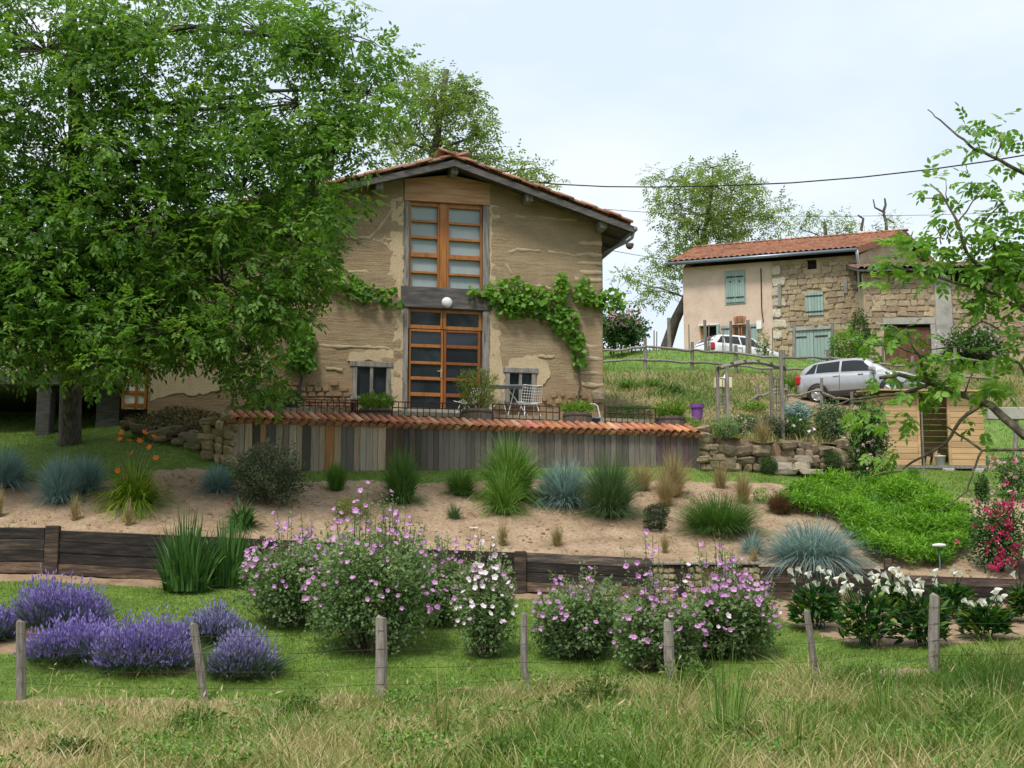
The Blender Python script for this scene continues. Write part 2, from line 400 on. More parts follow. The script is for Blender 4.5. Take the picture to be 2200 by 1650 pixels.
def leaves(pos, dr, up, ln, wd, var, fold=.25, six=False):
    """one folded diamond (or six-point leaf) per row"""
    n = len(pos); dr = unit(dr); sd = unit(np.cross(dr, up)); nm = np.cross(sd, dr)
    ln = np.broadcast_to(ln, n)[:, None]; wd = np.broadcast_to(wd, n)[:, None]
    if six:
        ks = [(0, 0, 0), (.32, -.5, fold*.5), (.68, -.38, fold*.4), (1, 0, -.08), (.68, .38, fold*.4), (.32, .5, fold*.5), (.5, 0, 0)]
        V = np.stack([pos + dr*ln*a + sd*wd*b + nm*wd*c for a, b, c in ks], 1)
        o = np.arange(n)[:, None] * 7
        F = [np.concatenate([o + np.array([[0, 6, 2, 1]]), o + np.array([[6, 3, 2, 2]])[:, [0, 1, 2]].repeat(1, 0)] if False else [o + np.array([[0, 6, 2, 1]])]),
             np.concatenate([o + np.array([[6, 3, 2]]), o + np.array([[6, 4, 3]])]), o + np.array([[0, 5, 4, 6]])]
        return V.reshape(-1, 3), F, np.repeat(var, 7)
    ks = [(0, 0, 0), (.45, -.5, fold), (1, 0, 0), (.45, .5, fold)]
    V = np.stack([pos + dr*ln*a + sd*wd*b + nm*wd*c for a, b, c in ks], 1)
    o = np.arange(n)[:, None] * 4
    return V.reshape(-1, 3), [np.concatenate([o + np.array([[0, 2, 1]]), o + np.array([[0, 3, 2]])])], np.repeat(var, 4)
def join(parts):
    vs, fs, va, n = [], {}, [], 0
    for V, F, w in parts:
        vs.append(V); va.append(w)
        for f in F:
            if len(f): fs.setdefault(f.shape[1], []).append(f + n)
        n += len(V)
    return np.concatenate(vs), [np.concatenate(f) for f in fs.values()], np.concatenate(va)
def veg(name, parts, mat, parent=None, loc=(0, 0, 0), kind='stuff', smooth=False):
    V, F, w = join(parts) if isinstance(parts, list) else parts
    return link(name, mesh_np(name, V, F, w, mats=[mat], smooth=smooth), parent, loc, kind=kind)

def clump(n, h, rad, w, lean, seg=3, curl=1.0, seed=0, base_r=.25, hvar=.35, v0=0., v1=1.):
    r = rg(seed); a = r.uniform(0, 6.28, n); q = np.sqrt(r.uniform(0, 1, n))
    b = np.stack([np.cos(a)*q*rad*base_r, np.sin(a)*q*rad*base_r, np.zeros(n)], 1)
    az = a + r.normal(0, .5, n)
    hh = h * (1 - hvar * r.uniform(0, 1, n)) * (1 - .42*q**2)
    le = lean * (.15 + .95*q) * r.uniform(.4, 1.2, n)
    sk = r.uniform(0, 1, n) < .28                                # a skirt of fallen blades
    hh = np.where(sk, hh*r.uniform(.25, .6, n), hh); le = np.where(sk, lean*r.uniform(.7, 1.25, n), le)
    cv = np.where(sk, curl + .25, curl)
    va = v0 + (v1 - v0)*np.where(r.uniform(0, 1, n) < .06, 1.0, r.uniform(0, 1, n)**1.2*.9)
    V, F, w_ = blades(b, hh, w * r.uniform(.7, 1.3, n), az, le, seg, va, cv, r)
    return V, F, w_
def shell_leaves(n, c, rad, ln, wd, seed=0, inner=.55, lump=.25, v0=0, v1=1, up=.35, six=False, bottom=-.9, fold=.25):
    """leaves through an uneven ellipsoid shell"""
    r = rg(seed); d = unit(r.normal(0, 1, (n*2, 3))); d = d[d[:, 2] > bottom][:n]; n = len(d)
    th = np.arctan2(d[:, 1], d[:, 0])
    lm = 1 + lump*(np.sin(3*th + seed) * np.cos(2.7*d[:, 2]*2 + seed*1.3) + .6*np.sin(7*th + 5*d[:, 2] + seed))*.7
    q = (inner + (1 - inner)*r.uniform(0, 1, n)**.6) * lm
    p = np.array(c) + d * np.array(rad) * q[:, None]
    dr = d*np.array([1, 1, .8]) + r.normal(0, .6, (n, 3)) + np.array([0, 0, up - .35])
    upv = unit(d + r.normal(0, .5, (n, 3)) + np.array([0, 0, .5]))
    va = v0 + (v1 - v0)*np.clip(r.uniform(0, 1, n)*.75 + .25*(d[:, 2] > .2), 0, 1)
    return leaves(p, dr, upv, ln*r.uniform(.65, 1.25, n), wd*r.uniform(.7, 1.2, n), va, fold, six)
def walnut_leaves(tufts, rad, per, seed, ll=.10, lw=.05, leaflets=6, droop=.5, six=False, v0=0, v1=1, squash=.75):
    """compound leaves in tufts: per leaves per tuft, leaflets on each"""
    r = rg(seed); T = np.repeat(tufts, per, 0); n = len(T)
    rr = np.repeat(np.broadcast_to(rad, len(tufts)), per)
    d = unit(r.normal(0, 1, (n, 3)) + np.array([0, 0, .25]))
    start = T + d * (rr * r.uniform(.15, .75, n))[:, None] * np.array([1, 1, squash])
    ax = unit(d + r.normal(0, .35, (n, 3)) + np.array([0, 0, -droop]))
    L = ll * 2.6
    side = unit(np.cross(ax, np.array([0, 0, 1.]) + r.normal(0, .25, (n, 3))))
    nm = np.cross(side, ax)
    tv = np.repeat(r.uniform(0, 1, len(tufts)), per)
    out = []
    for k in range(leaflets):
        if k == leaflets - 1: t, s = 1.0, 0.
        else: t, s = .3 + .65 * (k // 2 + .3) / max(1, (leaflets // 2)), (1. if k % 2 else -1.)
        pos = start + ax * (L * t * .8) + nm * (-.12 * L * t * t)[..., None] if False else start + ax * (L*t*.8)
        dr = ax*(.55 if s else 1.) + side*s + np.array([0, 0, -.25]) + r.normal(0, .12, (n, 3))
        va = v0 + (v1 - v0)*np.clip(.7*tv + .3*r.uniform(0, 1, n), 0, 1)
        out.append(leaves(pos, dr, nm + r.normal(0, .25, (n, 3)), ll*r.uniform(.75, 1.2, n), lw*r.uniform(.8, 1.15, n), va, .2, six))
    return join(out)
def ellipse_tufts(ells, Y, dY, dens, seed, Yfun=None):
    """tuft points inside ellipses given in photo pixels at distance Y, with depth spread dY"""
    r = rg(seed); pts = []
    for (ex, ey, rx, ry) in ells:
        k = max(3, int((dens * (.72 if (ey < 360 and Y < 40) else 1.0)) * rx * ry * 3.14 / 1000))
        a = r.uniform(0, 6.28, k); q = np.sqrt(r.uniform(0, 1, k))
        for i in range(k):
            yy = Y + dY * r.uniform(-1, 1) * math.sqrt(max(.05, 1 - q[i]**2))
            if Yfun: yy = Yfun(yy, ex)
            pts.append(P(ex + rx*q[i]*math.cos(a[i]), ey + ry*q[i]*math.sin(a[i]), yy))
    return np.array([tuple(p) for p in pts])
def branchy(mb, start, ends, r0, r1, seed, n=6, sag=.12, seg=5):
    rr = random.Random(seed)
    for e in ends:
        s = Vector(start); e = Vector(e); d = e - s
        off = Vector((rr.uniform(-1, 1), rr.uniform(-1, 1), rr.uniform(.2, 1))) * d.length * sag
        pts = [s + d*t + off*math.sin(math.pi*t) + Vector((rr.uniform(-1,1), rr.uniform(-1,1), rr.uniform(-1,1)))*d.length*.025*(0 < t < 1) for t in [i/seg for i in range(seg+1)]]
        mb.tube(pts, [r0 + (r1 - r0)*(i/seg)**.8 for i in range(seg+1)], n, cap=False)

LM = {}
LM['walnut'] = leafmat('walnut_leaf', [(.045, .105, .016), (.08, .18, .026), (.14, .27, .042), (.24, .38, .08)], .45)
LM['walnut_n'] = leafmat('walnut_leaf_near', [(.07, .17, .02), (.12, .26, .032), (.18, .35, .05), (.27, .42, .09)], .45)
LM['far'] = leafmat('far_tree_leaf', [(.12, .19, .045), (.19, .28, .07), (.29, .38, .12)], .45)
LM['vine'] = leafmat('vine_leaf', [(.06, .16, .014), (.12, .27, .022), (.20, .38, .04)], .35)
LM['lawn'] = leafmat('lawn_blade', [(.075, .14, .018), (.125, .215, .028), (.185, .275, .042), (.27, .29, .09)], .3)
LM['meadow'] = leafmat('meadow_blade', [(.085, .18, .018), (.15, .255, .035), (.25, .29, .075), (.42, .36, .16), (.56, .46, .26)], .25, tcol=(1.1, 1.1, .8))
LM['bankg'] = leafmat('bank_blade', [(.10, .20, .03), (.21, .26, .065), (.40, .33, .16), (.52, .42, .26)], .25, tcol=(1.1, 1.1, .8))
LM['field'] = leafmat('field_blade', [(.12, .23, .03), (.18, .30, .045), (.27, .34, .075)], .3)
LM['green'] = leafmat('bright_grass_blade', [(.05, .13, .016), (.10, .23, .03), (.18, .33, .06), (.32, .40, .12)], .3)
LM['dkgreen'] = leafmat('dark_grass_blade', [(.045, .11, .02), (.08, .17, .035), (.13, .24, .05)], .3)
LM['greygreen'] = leafmat('grey_green_blade', [(.05, .10, .04), (.09, .165, .065), (.15, .22, .10)], .25)
LM['blue'] = leafmat('blue_grass_blade', [(.12, .21, .21), (.22, .34, .33), (.33, .46, .44), (.45, .50, .40)], .3, tcol=(1, 1.1, 1))
LM['stipa'] = leafmat('feather_grass_blade', [(.14, .17, .045), (.30, .25, .10), (.50, .36, .20), (.60, .45, .29)], .25, tcol=(1.1, 1, .8))
LM['brown'] = leafmat('brown_sedge_blade', [(.06, .028, .014), (.13, .065, .03), (.2, .11, .05)], .15, tcol=(1, .9, .7))
LM['lilyleaf'] = leafmat('daylily_leaf', [(.09, .19, .015), (.20, .32, .025), (.36, .42, .05)], .3)
LM['iris'] = leafmat('iris_leaf', [(.03, .085, .02), (.06, .15, .03), (.11, .23, .05)], .25)
LM['bamboo'] = leafmat('bamboo_leaf', [(.07, .16, .015), (.15, .29, .025), (.26, .38, .05)], .3)
LM['bambooY'] = leafmat('tall_bamboo_leaf', [(.09, .14, .02), (.19, .25, .04), (.32, .34, .07)], .3)
LM['box'] = leafmat('boxwood_leaf', [(.015, .05, .008), (.035, .10, .014), (.07, .16, .022)], .2)
LM['darkbox'] = leafmat('dark_conifer_leaf', [(.010, .022, .008), (.022, .045, .012), (.045, .07, .018)], .1)
LM['lavat'] = leafmat('mallow_leaf', [(.10, .165, .062), (.16, .255, .105), (.24, .335, .16), (.32, .40, .22)], .42)
LM['shrub'] = leafmat('grey_shrub_leaf', [(.035, .055, .025), (.075, .10, .05), (.14, .165, .095), (.22, .24, .16)], .2)
LM['lavleaf'] = leafmat('lavender_leaf', [(.025, .06, .02), (.06, .11, .045), (.10, .15, .08)], .15)
LM['lavfl'] = leafmat('lavender_flower', [(.20, .14, .42), (.31, .23, .58), (.43, .35, .70)], .25, tcol=(1, 1, 1.1))
LM['lavfl2'] = leafmat('pale_lavender_flower', [(.22, .20, .38), (.32, .29, .53), (.43, .40, .62)], .25, tcol=(1, 1, 1.1))
LM['cover'] = leafmat('ground_cover_leaf', [(.07, .19, .012), (.13, .30, .018), (.21, .41, .03)], .35)
LM['calla'] = leafmat('calla_leaf', [(.012, .06, .012), (.03, .11, .02), (.07, .19, .035), (.22, .28, .05)], .2)
LM['rose'] = leafmat('rose_leaf', [(.03, .085, .016), (.055, .13, .025), (.10, .19, .04)], .25)
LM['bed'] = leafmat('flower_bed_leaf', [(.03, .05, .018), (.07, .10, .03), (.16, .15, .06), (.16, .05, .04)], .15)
LM['petal_pink'] = leafmat('mallow_petal', [(.50, .20, .50), (.62, .31, .61), (.74, .46, .72)], .3, tcol=(1.05, 1, 1.05))
LM['petal_white'] = leafmat('white_petal', [(.80, .62, .74), (.86, .80, .84)], .25, tcol=(1, 1, 1))
LM['petal_red'] = leafmat('rose_petal_red', [(.50, .02, .10), (.68, .06, .20), (.75, .16, .33)], .2, tcol=(1.1, .9, 1))
LM['petal_rose'] = leafmat('rose_petal_pale', [(.72, .36, .42), (.80, .52, .56), (.85, .72, .72)], .2, tcol=(1, 1, 1))
LM['petal_cwhite'] = leafmat('calla_spathe', [(.86, .86, .78), (.9, .9, .86)], .35, tcol=(1, 1, .95))
LM['petal_orange'] = leafmat('daylily_petal', [(.72, .15, .015), (.82, .25, .03)], .25, tcol=(1.1, 1, .8))
LM['weed'] = leafmat('weed_leaf', [(.04, .09, .012), (.075, .15, .02), (.12, .21, .035), (.2, .26, .07)], .3)
LM['yel'] = leafmat('spadix_yellow', [(.7, .5, .05), (.8, .6, .1)], 0)

# ------------------------------------------------------------------ terrain
class RBF:
    def __init__(self, pts):
        p = np.array([tuple(q) for q in pts]); self.c = p[:, :2]
        d = np.linalg.norm(self.c[:, None] - self.c[None], axis=-1); n = len(p)
        A = np.zeros((n+3, n+3)); A[:n, :n] = d + np.eye(n)*-0.02
        A[:n, n] = 1; A[:n, n+1:] = self.c; A[n:, :n] = A[:n, n:].T
        self.w = np.linalg.solve(A, np.concatenate([p[:, 2], np.zeros(3)]))
    def __call__(self, x, y):
        x = np.asarray(x, float); y = np.asarray(y, float); sh = x.shape; q = np.stack([x.ravel(), y.ravel()], 1)
        n = len(self.c); out = np.zeros(len(q))
        for i in range(0, len(q), 40000):
            s = q[i:i+40000]
            d = np.linalg.norm(s[:, None] - self.c[None], axis=-1)
            out[i:i+40000] = d @ self.w[:n] + self.w[n] + s @ self.w[n+1:]
        return out.reshape(sh)
YW = 27.5                                                       # the sleeper wall runs across at this distance
A_pts = [(-9, 2, 0.0), (0, 2, 0.0), (9, 2, 0.0), (-9, 7, .02), (0, 7, .0), (9, 7, .05)]
A_pts += [P(x, 1650, 12.6) for x in (-300, 300, 1100, 1900, 2500)]
A_pts += [P(*q) for q in ((-300, 1500, 20.5), (45, 1500, 20.5), (440, 1510, 20.3), (818, 1505, 20.3), (1135, 1492, 20.5), (1440, 1478, 20.6), (1755, 1478, 20.3), (2005, 1437, 21), (2500, 1420, 21))]
A_pts += [P(x, y, YW) for x, y in ((-300, 1226), (100, 1230), (500, 1248), (970, 1264), (1130, 1274), (1500, 1282), (1900, 1288), (2250, 1298), (2600, 1305))]
zA = RBF(A_pts)
B_pts = [P(x, y, YW) for x, y in ((-300, 1140), (100, 1142), (500, 1160), (900, 1186), (1130, 1198), (1400, 1214), (1650, 1226), (1900, 1234), (2250, 1256), (2600, 1262))]
B_right = [P(*q) for q in ((1830, 1012, 36.6), (1930, 1003, 37.6), (2110, 1015, 37.6), (2250, 1000, 38.6), (2500, 1000, 39))]
B_pts += [P(*q) for q in ((495, 1006, 31.8), (650, 1013, 32.3), (925, 1014, 32.9), (1200, 1008, 33.6), (1490, 1004, 34.4), (1500, 1016, 34.6), (1680, 1022, 35.0))] + B_right
B_pts += [P(*q) for q in ((430, 968, 32.4), (350, 930, 33.4), (200, 938, 33.8), (60, 940, 34.0), (-300, 940, 34), (380, 890, 34.4), (200, 900, 37), (-300, 900, 38), (350, 885, 40))]
zB = RBF(B_pts)
TZ = EYE + 4.55                                                 # terrace floor
C_pts = [P(*q) for q in ((1320, 930, 38.6), (1450, 935, 38.8), (1320, 858, 42), (1450, 858, 42.5), (1320, 797, 49.5), (1385, 795, 54), (1485, 797, 54.4), (1580, 803, 54), (1683, 812, 53),
    (1300, 752, 61), (1470, 778, 65), (1660, 797, 62.5), (1400, 752, 57.3), (1500, 755, 57), (1585, 760, 56.8), (1700, 768, 56.5), (1588, 799, 60), (1500, 785, 61), (1850, 778, 60), (2050, 792, 58.5), (2250, 800, 57), (1720, 868, 48.6), (1820, 867, 50), (1950, 865, 50.5),
    (1510, 935, 35.5), (1600, 945, 35.8), (1700, 952, 36.4), (1830, 952, 37.4), (1560, 905, 39), (1700, 900, 41.5), (1600, 868, 45), (1690, 873, 46.3), (1830, 880, 46), (1900, 905, 44), (2250, 868, 47), (2150, 925, 43), (2000, 955, 41.5))]
for px_, yy_ in ((1900, 39.3), (2000, 39.5), (2110, 39.6), (2250, 39.8), (2500, 40)):
    x_ = (px_ - CX)/FP*yy_; C_pts.append(Vector((x_, yy_, float(zB(np.array(x_), np.array(yy_))))))
C_pts += [Vector(q) for q in ((-2, 41, TZ-.2), (-8, 41, TZ-.2), (-8, 50, 7.6), (-16, 40, 6.4), (-25, 45, 7), (0, 60, 10.5), (-25, 65, 10.5), (40, 60, 12), (45, 45, 8.5), (0, 72, 13.0), (15, 74, 13.6), (35, 72, 14), (-30, 75, 12.5), (0, 95, 9), (40, 95, 9), (-40, 95, 9))]
zC = RBF(C_pts)

def hit(px, py, zf, y0, y1):
    """where the view ray through a photo pixel meets a terrain"""
    ys = np.linspace(y0, y1, 600); r = ray(px, py)
    xs = r.x/r.y*ys; zs = EYE + r.z/r.y*ys; g = zf(xs, ys) - zs
    k = np.where((g[:-1] < 0) != (g[1:] < 0))[0]
    i = int(k[0]) if len(k) else int(np.argmin(abs(g)))
    return Vector((xs[i], ys[i], float(zf(xs[i:i+1], ys[i:i+1])[0])))
def onA(px, py): return hit(px, py, zA, 10, YW - .1)
def onB(px, py): return hit(px, py, zB, YW + .1, 40)
def onC(px, py): return hit(px, py, zC, 35, 74)

# plank wall line (front of the terrace)
WL = P(497, 1006, 31.9); WR = P(1503, 1004, 34.7)
WANG = math.atan2(WR.y - WL.y, WR.x - WL.x); WLEN = math.hypot(WR.x - WL.x, WR.y - WL.y)
def wall_side(x, y):        # signed distance behind the plank wall line, and along it
    dx, dy = x - WL.x, y - WL.y
    return -dx*math.sin(WANG) + dy*math.cos(WANG), dx*math.cos(WANG) + dy*math.sin(WANG)
# stone wall polyline right of the plank wall
SW = [P(1490, 1000, 34.75), P(1560, 1000, 35.0), P(1680, 1000, 35.6), P(1760, 1000, 36.1), P(1840, 1000, 36.9)]
def curve_py(pts, px): return np.interp(px, [p[0] for p in pts], [p[1] for p in pts])
B_edge = [(-300, 1035), (0, 1035), (150, 1038), (240, 1030), (330, 1012), (430, 1008), (500, 1030), (640, 1036), (900, 1036), (1300, 1030), (1500, 1036), (1700, 1040), (1880, 1056), (2000, 1064), (2120, 1070), (2400, 1085)]
A_low = [(-300, 1503), (200, 1505), (450, 1500), (700, 1497), (900, 1495), (1000, 1478), (1300, 1480), (1500, 1470), (1800, 1450), (2200, 1412), (2500, 1400)]
A_top = [(-300, 1246), (150, 1252), (350, 1262), (600, 1270), (1000, 1282), (1500, 1300), (1640, 1302), (1690, 1335), (1780, 1368), (1860, 1392), (1990, 1390), (2120, 1378), (2250, 1362), (2500, 1350)]
def pip(x, y, poly):
    c = np.zeros(x.shape, bool); n = len(poly); j = n - 1
    for i in range(n):
        xi, yi = poly[i]; xj, yj = poly[j]
        c ^= ((yi > y) != (yj > y)) & (x < (xj-xi)*(y-yi)/((yj-yi) or 1e-9) + xi); j = i
    return c
lav_soil = [(-60, 1340), (60, 1335), (250, 1410), (420, 1425), (450, 1440), (380, 1445), (200, 1425), (-60, 1400)]
def classA(x, y):
    px, py = proj(x, y, zA(x, y)); k = np.ones(x.shape, int)          # 1 lawn
    wob = 5*vnoise(x*1.5, y*1.5, 2, 5)
    lo = curve_py(A_low, px)
    k[py + wob > lo] = 0                                                # soil strip then meadow
    k[py + wob > lo + 16 + 14*vnoise(x, y, 1.2, 9)] = 3
    k[py + wob*.6 < curve_py(A_top, px)] = 0
    k[pip(px, py + wob*.5, lav_soil)] = 0
    return k
def classB(x, y):
    px, py = proj(x, y, zB(x, y)); k = np.zeros(x.shape, int)
    wob = 3*vnoise(x*1.5, y*1.5, 2, 6)
    k[py + wob < curve_py(B_edge, px)] = 1
    k[(px > 250) & (px < 480) & (py < np.interp(px, [250, 330, 430, 480], [905, 925, 955, 985]))] = 0
    return k
def grid_zone(zf, x0, x1, y0, y1, st, cls, names, rough=.015, cull=None, seed=3):
    nx, ny = int((x1-x0)/st)+1, int((y1-y0)/st)+1
    X, Y = np.meshgrid(np.linspace(x0, x1, nx), np.linspace(y0, y1, ny))
    Z = zf(X, Y) + rough*(vnoise(X, Y, 5, seed) + .7*vnoise(X, Y, 13, seed+1))
    xc = (X[:-1, :-1]+X[1:, 1:])/2; yc = (Y[:-1, :-1]+Y[1:, 1:])/2
    k = cls(xc, yc)
    keep = np.ones(xc.shape, bool) if cull is None else ~cull(xc, yc)
    idx = np.arange(nx*ny).reshape(ny, nx)
    q = np.stack([idx[:-1, :-1], idx[:-1, 1:], idx[1:, 1:], idx[1:, :-1]], -1)
    V = np.stack([X, Y, Z], -1).reshape(-1, 3)
    for c, (nm, mt) in names.items():
        f = q[(k == c) & keep]
        if not len(f): continue
        u, inv = np.unique(f.ravel(), return_inverse=True)
        o = link(nm, mesh_np(nm, V[u], [inv.reshape(-1, 4)], smooth=True, mats=[MAT[mt]])); o['kind'] = 'structure'
grid_zone(zA, -15, 15, 2, YW, .14, classA, {1: ('lower_lawn', 'lawn'), 0: ('lower_soil', 'soil'), 3: ('meadow_ground', 'meadow')})
grid_zone(zB, -18, 20, YW, 40, .12, classB, {1: ('upper_lawn', 'lawn'), 0: ('sandy_bed', 'sand')}, rough=.012)
def classC(x, y):
    px, py = proj(x, y, zC(x, y)); k = np.zeros(x.shape, int)
    k[(py < 803 + 3*vnoise(x, y, 1, 3)) & (px > 1150) & (px < 1800)] = 1
    k[(px > 1830) & (py > 880) & (y > 38)] = 1
    k[(px > 1690) & (px < 2100) & (y > 46.5) & (y < 51) & (py > 855) & (py < 885)] = 2
    return k
def cullC(x, y):
    s, u = wall_side(x, y)
    c = (u < WLEN + .2) & (u > -.5) & (s < 4.2)
    c |= (u <= -.5) & (y < 40)
    swy = np.interp(x, [p.x for p in SW], [p.y for p in SW])
    c |= (x > WR.x) & (x <= SW[-1].x) & (y < swy + .05)
    c |= (x > SW[-1].x) & (y < np.minimum(SW[-1].y + (x - SW[-1].x)*1.2, 39.3))
    c |= (u < WLEN - 2.2) & (u > -2) & (y < 46)
    return c
grid_zone(zC, -45, 55, 33, 95, .3, classC, {0: ('hillside', 'bank'), 1: ('green_field', 'field'), 2: ('drive', 'soil')}, rough=.05, cull=cullC)
far = MB().box(-3000, 3000, -3000, 6000, -9.2, -9).build('ground', MAT['field']); far['kind'] = 'structure'

# grass on the ground -------------------------------------------------
def scatter(zf, cls, want, x0, x1, y0, y1, n, seed, pxm=160, cull=None):
    r = rg(seed); x = r.uniform(x0, x1, n); y = r.uniform(y0, y1, n)
    # keep more near the camera
    k = cls(x, y) == want
    if cull is not None: k &= ~cull(x, y)
    x, y = x[k], y[k]; z = zf(x, y); px, py = proj(x, y, z)
    k = (px > -pxm) & (px < 2200 + pxm) & (py < 1650 + pxm)
    return np.stack([x[k], y[k], z[k]], 1), px[k], py[k]
r_ = rg(11)
b, px, py = scatter(zA, classA, 1, -13, 13, 17, YW, 260000, 21)
n = len(b); pv = np.clip(.40 + .30*vnoise(b[:, 0], b[:, 1], 1.3, 2) + .14*vnoise(b[:, 0], b[:, 1], 5, 4) + r_.normal(0, .2, n), 0, 1)
veg('lawn_grass', blades(b, r_.uniform(.025, .06, n), np.full(n, .013), r_.uniform(0, 6.28, n), r_.uniform(.0, .035, n), 1, pv, r=r_), LM['lawn']).update_tag()
b2, px, py = scatter(zB, classB, 1, -15, 17, YW+1, 39.5, 150000, 22)
n = len(b2); pv = np.clip(.38 + .2*vnoise(b2[:, 0], b2[:, 1], 1.3, 2) + r_.normal(0, .17, n), 0, 1)
veg('lawn_grass', blades(b2, r_.uniform(.03, .07, n), np.full(n, .016), r_.uniform(0, 6.28, n), r_.uniform(.0, .04, n), 1, pv, r=r_), LM['lawn'])
# meadow: rough dry and green grass
b3, px, py = scatter(zA, classA, 3, -8.5, 8.5, 8, 22.5, 170000, 23)
n = len(b3); dry = np.interp(px, [0, 700, 1300, 2200], [.60, .60, .50, .36]) + .42*vnoise(b3[:, 0]*1.0, b3[:, 1]*1.4, 1.0, 31) + .26*vnoise(b3[:, 0], b3[:, 1], 4, 32)
pv = np.clip(dry + r_.normal(0, .24, n), 0, 1)
hh = (.12 + .30*r_.uniform(0, 1, n)**1.9) * (1 + .45*vnoise(b3[:, 0], b3[:, 1], 2.2, 33)) * np.interp(px, [0, 1000, 1500, 2200], [.85, .85, 1.15, 1.25])
veg('meadow_grass', blades(b3, np.maximum(hh, .04), r_.uniform(.007, .018, n), r_.uniform(0, 6.28, n), hh*r_.uniform(.2, 1.1, n), 3, pv, 1.1, r_), LM['meadow'])
# low leafy weeds in the meadow
wsel = b3[(vnoise(b3[:, 0], b3[:, 1], 2.0, 41) > .42)][:15000]
n = len(wsel); pos = wsel + np.stack([r_.normal(0, .05, n), r_.normal(0, .05, n), r_.uniform(.03, .3, n)], 1)
veg('meadow_weeds', leaves(pos, r_.normal(0, 1, (n, 3)), np.tile([0, 0, 1.], (n, 1)) + r_.normal(0, .4, (n, 3)), r_.uniform(.03, .07, n), r_.uniform(.02, .04, n), r_.uniform(0, .9, n)), LM['green'])
# hill
bc, px, py = scatter(zC, classC, 0, -5, 25, 35, 72, 120000, 24, cull=cullC)
n = len(bc); pv = np.clip(.31 + .45*vnoise(bc[:, 0], bc[:, 1], .9, 51) + r_.normal(0, .25, n), 0, 1)
hh = (.07 + .34*r_.uniform(0, 1, n)**2.2)*(1 + .5*vnoise(bc[:, 0], bc[:, 1], 1.5, 52))
veg('bank_grass', blades(bc, np.maximum(hh, .08), r_.uniform(.015, .035, n), r_.uniform(0, 6.28, n), hh*r_.uniform(.3, 1.6, n), 2, pv, 1.1, r_), LM['bankg'])
bf, px, py = scatter(zC, classC, 1, -2, 25, 36, 72, 90000, 25, cull=cullC)
n = len(bf); pv = np.clip(.4 + .3*vnoise(bf[:, 0], bf[:, 1], 1.1, 53) + r_.normal(0, .2, n), 0, 1)
hh = r_.uniform(.05, .16, n)
veg('field_grass', blades(bf, hh, r_.uniform(.02, .04, n), r_.uniform(0, 6.28, n), hh*r_.uniform(.2, .8, n), 1, pv, 1, r_), LM['field'])
# ------------------------------------------------------------------ facade frames: a wall plane in which photo pixels become local (u, z)
class Frame:
    def __init__(self, px, Y, ang, z0):
        g = P(px, 800, Y); self.o = Vector((g.x, g.y, z0)); self.a = ang
        self.ux = Vector((math.cos(ang), math.sin(ang), 0)); self.vy = Vector((-math.sin(ang), math.cos(ang), 0))
    def uv(self, px, py, off=0.0):
        r = ray(px, py); c = Vector((0, 0, EYE)); o = self.o + self.vy*off
        t = (o - c).dot(self.vy) / r.dot(self.vy); p = c + r*t - self.o
        return p.dot(self.ux), p.z
    def world(self, u, v, z): return self.o + self.ux*u + self.vy*v + Vector((0, 0, z))
def rotz_of(fr): return fr.a

# stones: a few shared lumpy blocks
def stone_mesh(name, mat, seed, boxy=.35, n=8, m=5):
    r = random.Random(seed); mb = MB(); vs = []; ph = [r.uniform(0, 6.28) for _ in range(6)]
    for i in range(m + 1):
        th = math.pi*i/m
        for k in range(n):
            a = 2*math.pi*k/n + .2
            x, y, z = math.sin(th)*math.cos(a), math.sin(th)*math.sin(a), math.cos(th)
            f = lambda q: math.copysign(abs(q)**boxy, q)
            w = 1 + .10*math.sin(2*a + ph[0] + z*2) + .08*math.sin(3*a + ph[1]) + .06*math.sin(5*z + ph[2]) + r.uniform(-.05, .05)*(0 < i < m)
            vs.append((f(x)*.5*w, f(y)*.5*w, f(z)*.5*w))
    fs = []
    for i in range(m):
        for k in range(n):
            k2 = (k+1) % n; fs.append((i*n+k, (i+1)*n+k, (i+1)*n+k2, i*n+k2))
    mb._add(vs, fs); return mb.mesh(name, mat)
ST_ROCK = [stone_mesh('stone', MAT['rock'], 100+i, .6) for i in range(8)]
ST_WALL = [stone_mesh('stone', MAT['wallstone'], 200+i, .40) for i in range(8)]
def put_stone(parent, meshes, rr, c, size, tilt=.08, col=None, rz=0.0):
    o = link('stone', rr.choice(meshes), parent, c, (rr.uniform(-tilt, tilt), rr.uniform(-tilt, tilt), rz + rr.uniform(-.1, .1)), size)
    k = rr.uniform(.8, 1.15); o.color = (*(col or (k, k*rr.uniform(.95, 1.02), k*rr.uniform(.88, 1.02))), 1)
    return o
def stone_field(parent, rr, u0, u1, z0f, z1f, h, w, v, skip=None, cap=300, meshes=None, depth=.16, jit=.3):
    """coursed rubble on a local wall plane"""
    meshes = meshes or ST_WALL; cnt = 0; z = min(z0f(u0), z0f(u1))
    while z < max(z1f(u0), z1f(u1)) and cnt < cap:
        ch = h * rr.uniform(.75, 1.3); u = u0 - rr.uniform(0, w*.5)
        while u < u1 and cnt < cap:
            cw = w * rr.uniform(.6, 1.6); uc, zc = u + cw/2, z + ch/2
            if u0 < uc < u1 and z0f(uc) < zc < z1f(uc) - ch*.3 and not (skip and skip(uc, zc, cw/2, ch/2)):
                put_stone(parent, meshes, rr, (uc, v, zc + rr.uniform(-.12, .12)*ch), (min(cw*1.05, 2*(u1-uc), 2*(uc-u0)+.02), depth*rr.uniform(.8, 1.2), ch*1.02), .05)
                cnt += 1
            u += cw * 1.02
        z += ch * 1.0
    return cnt

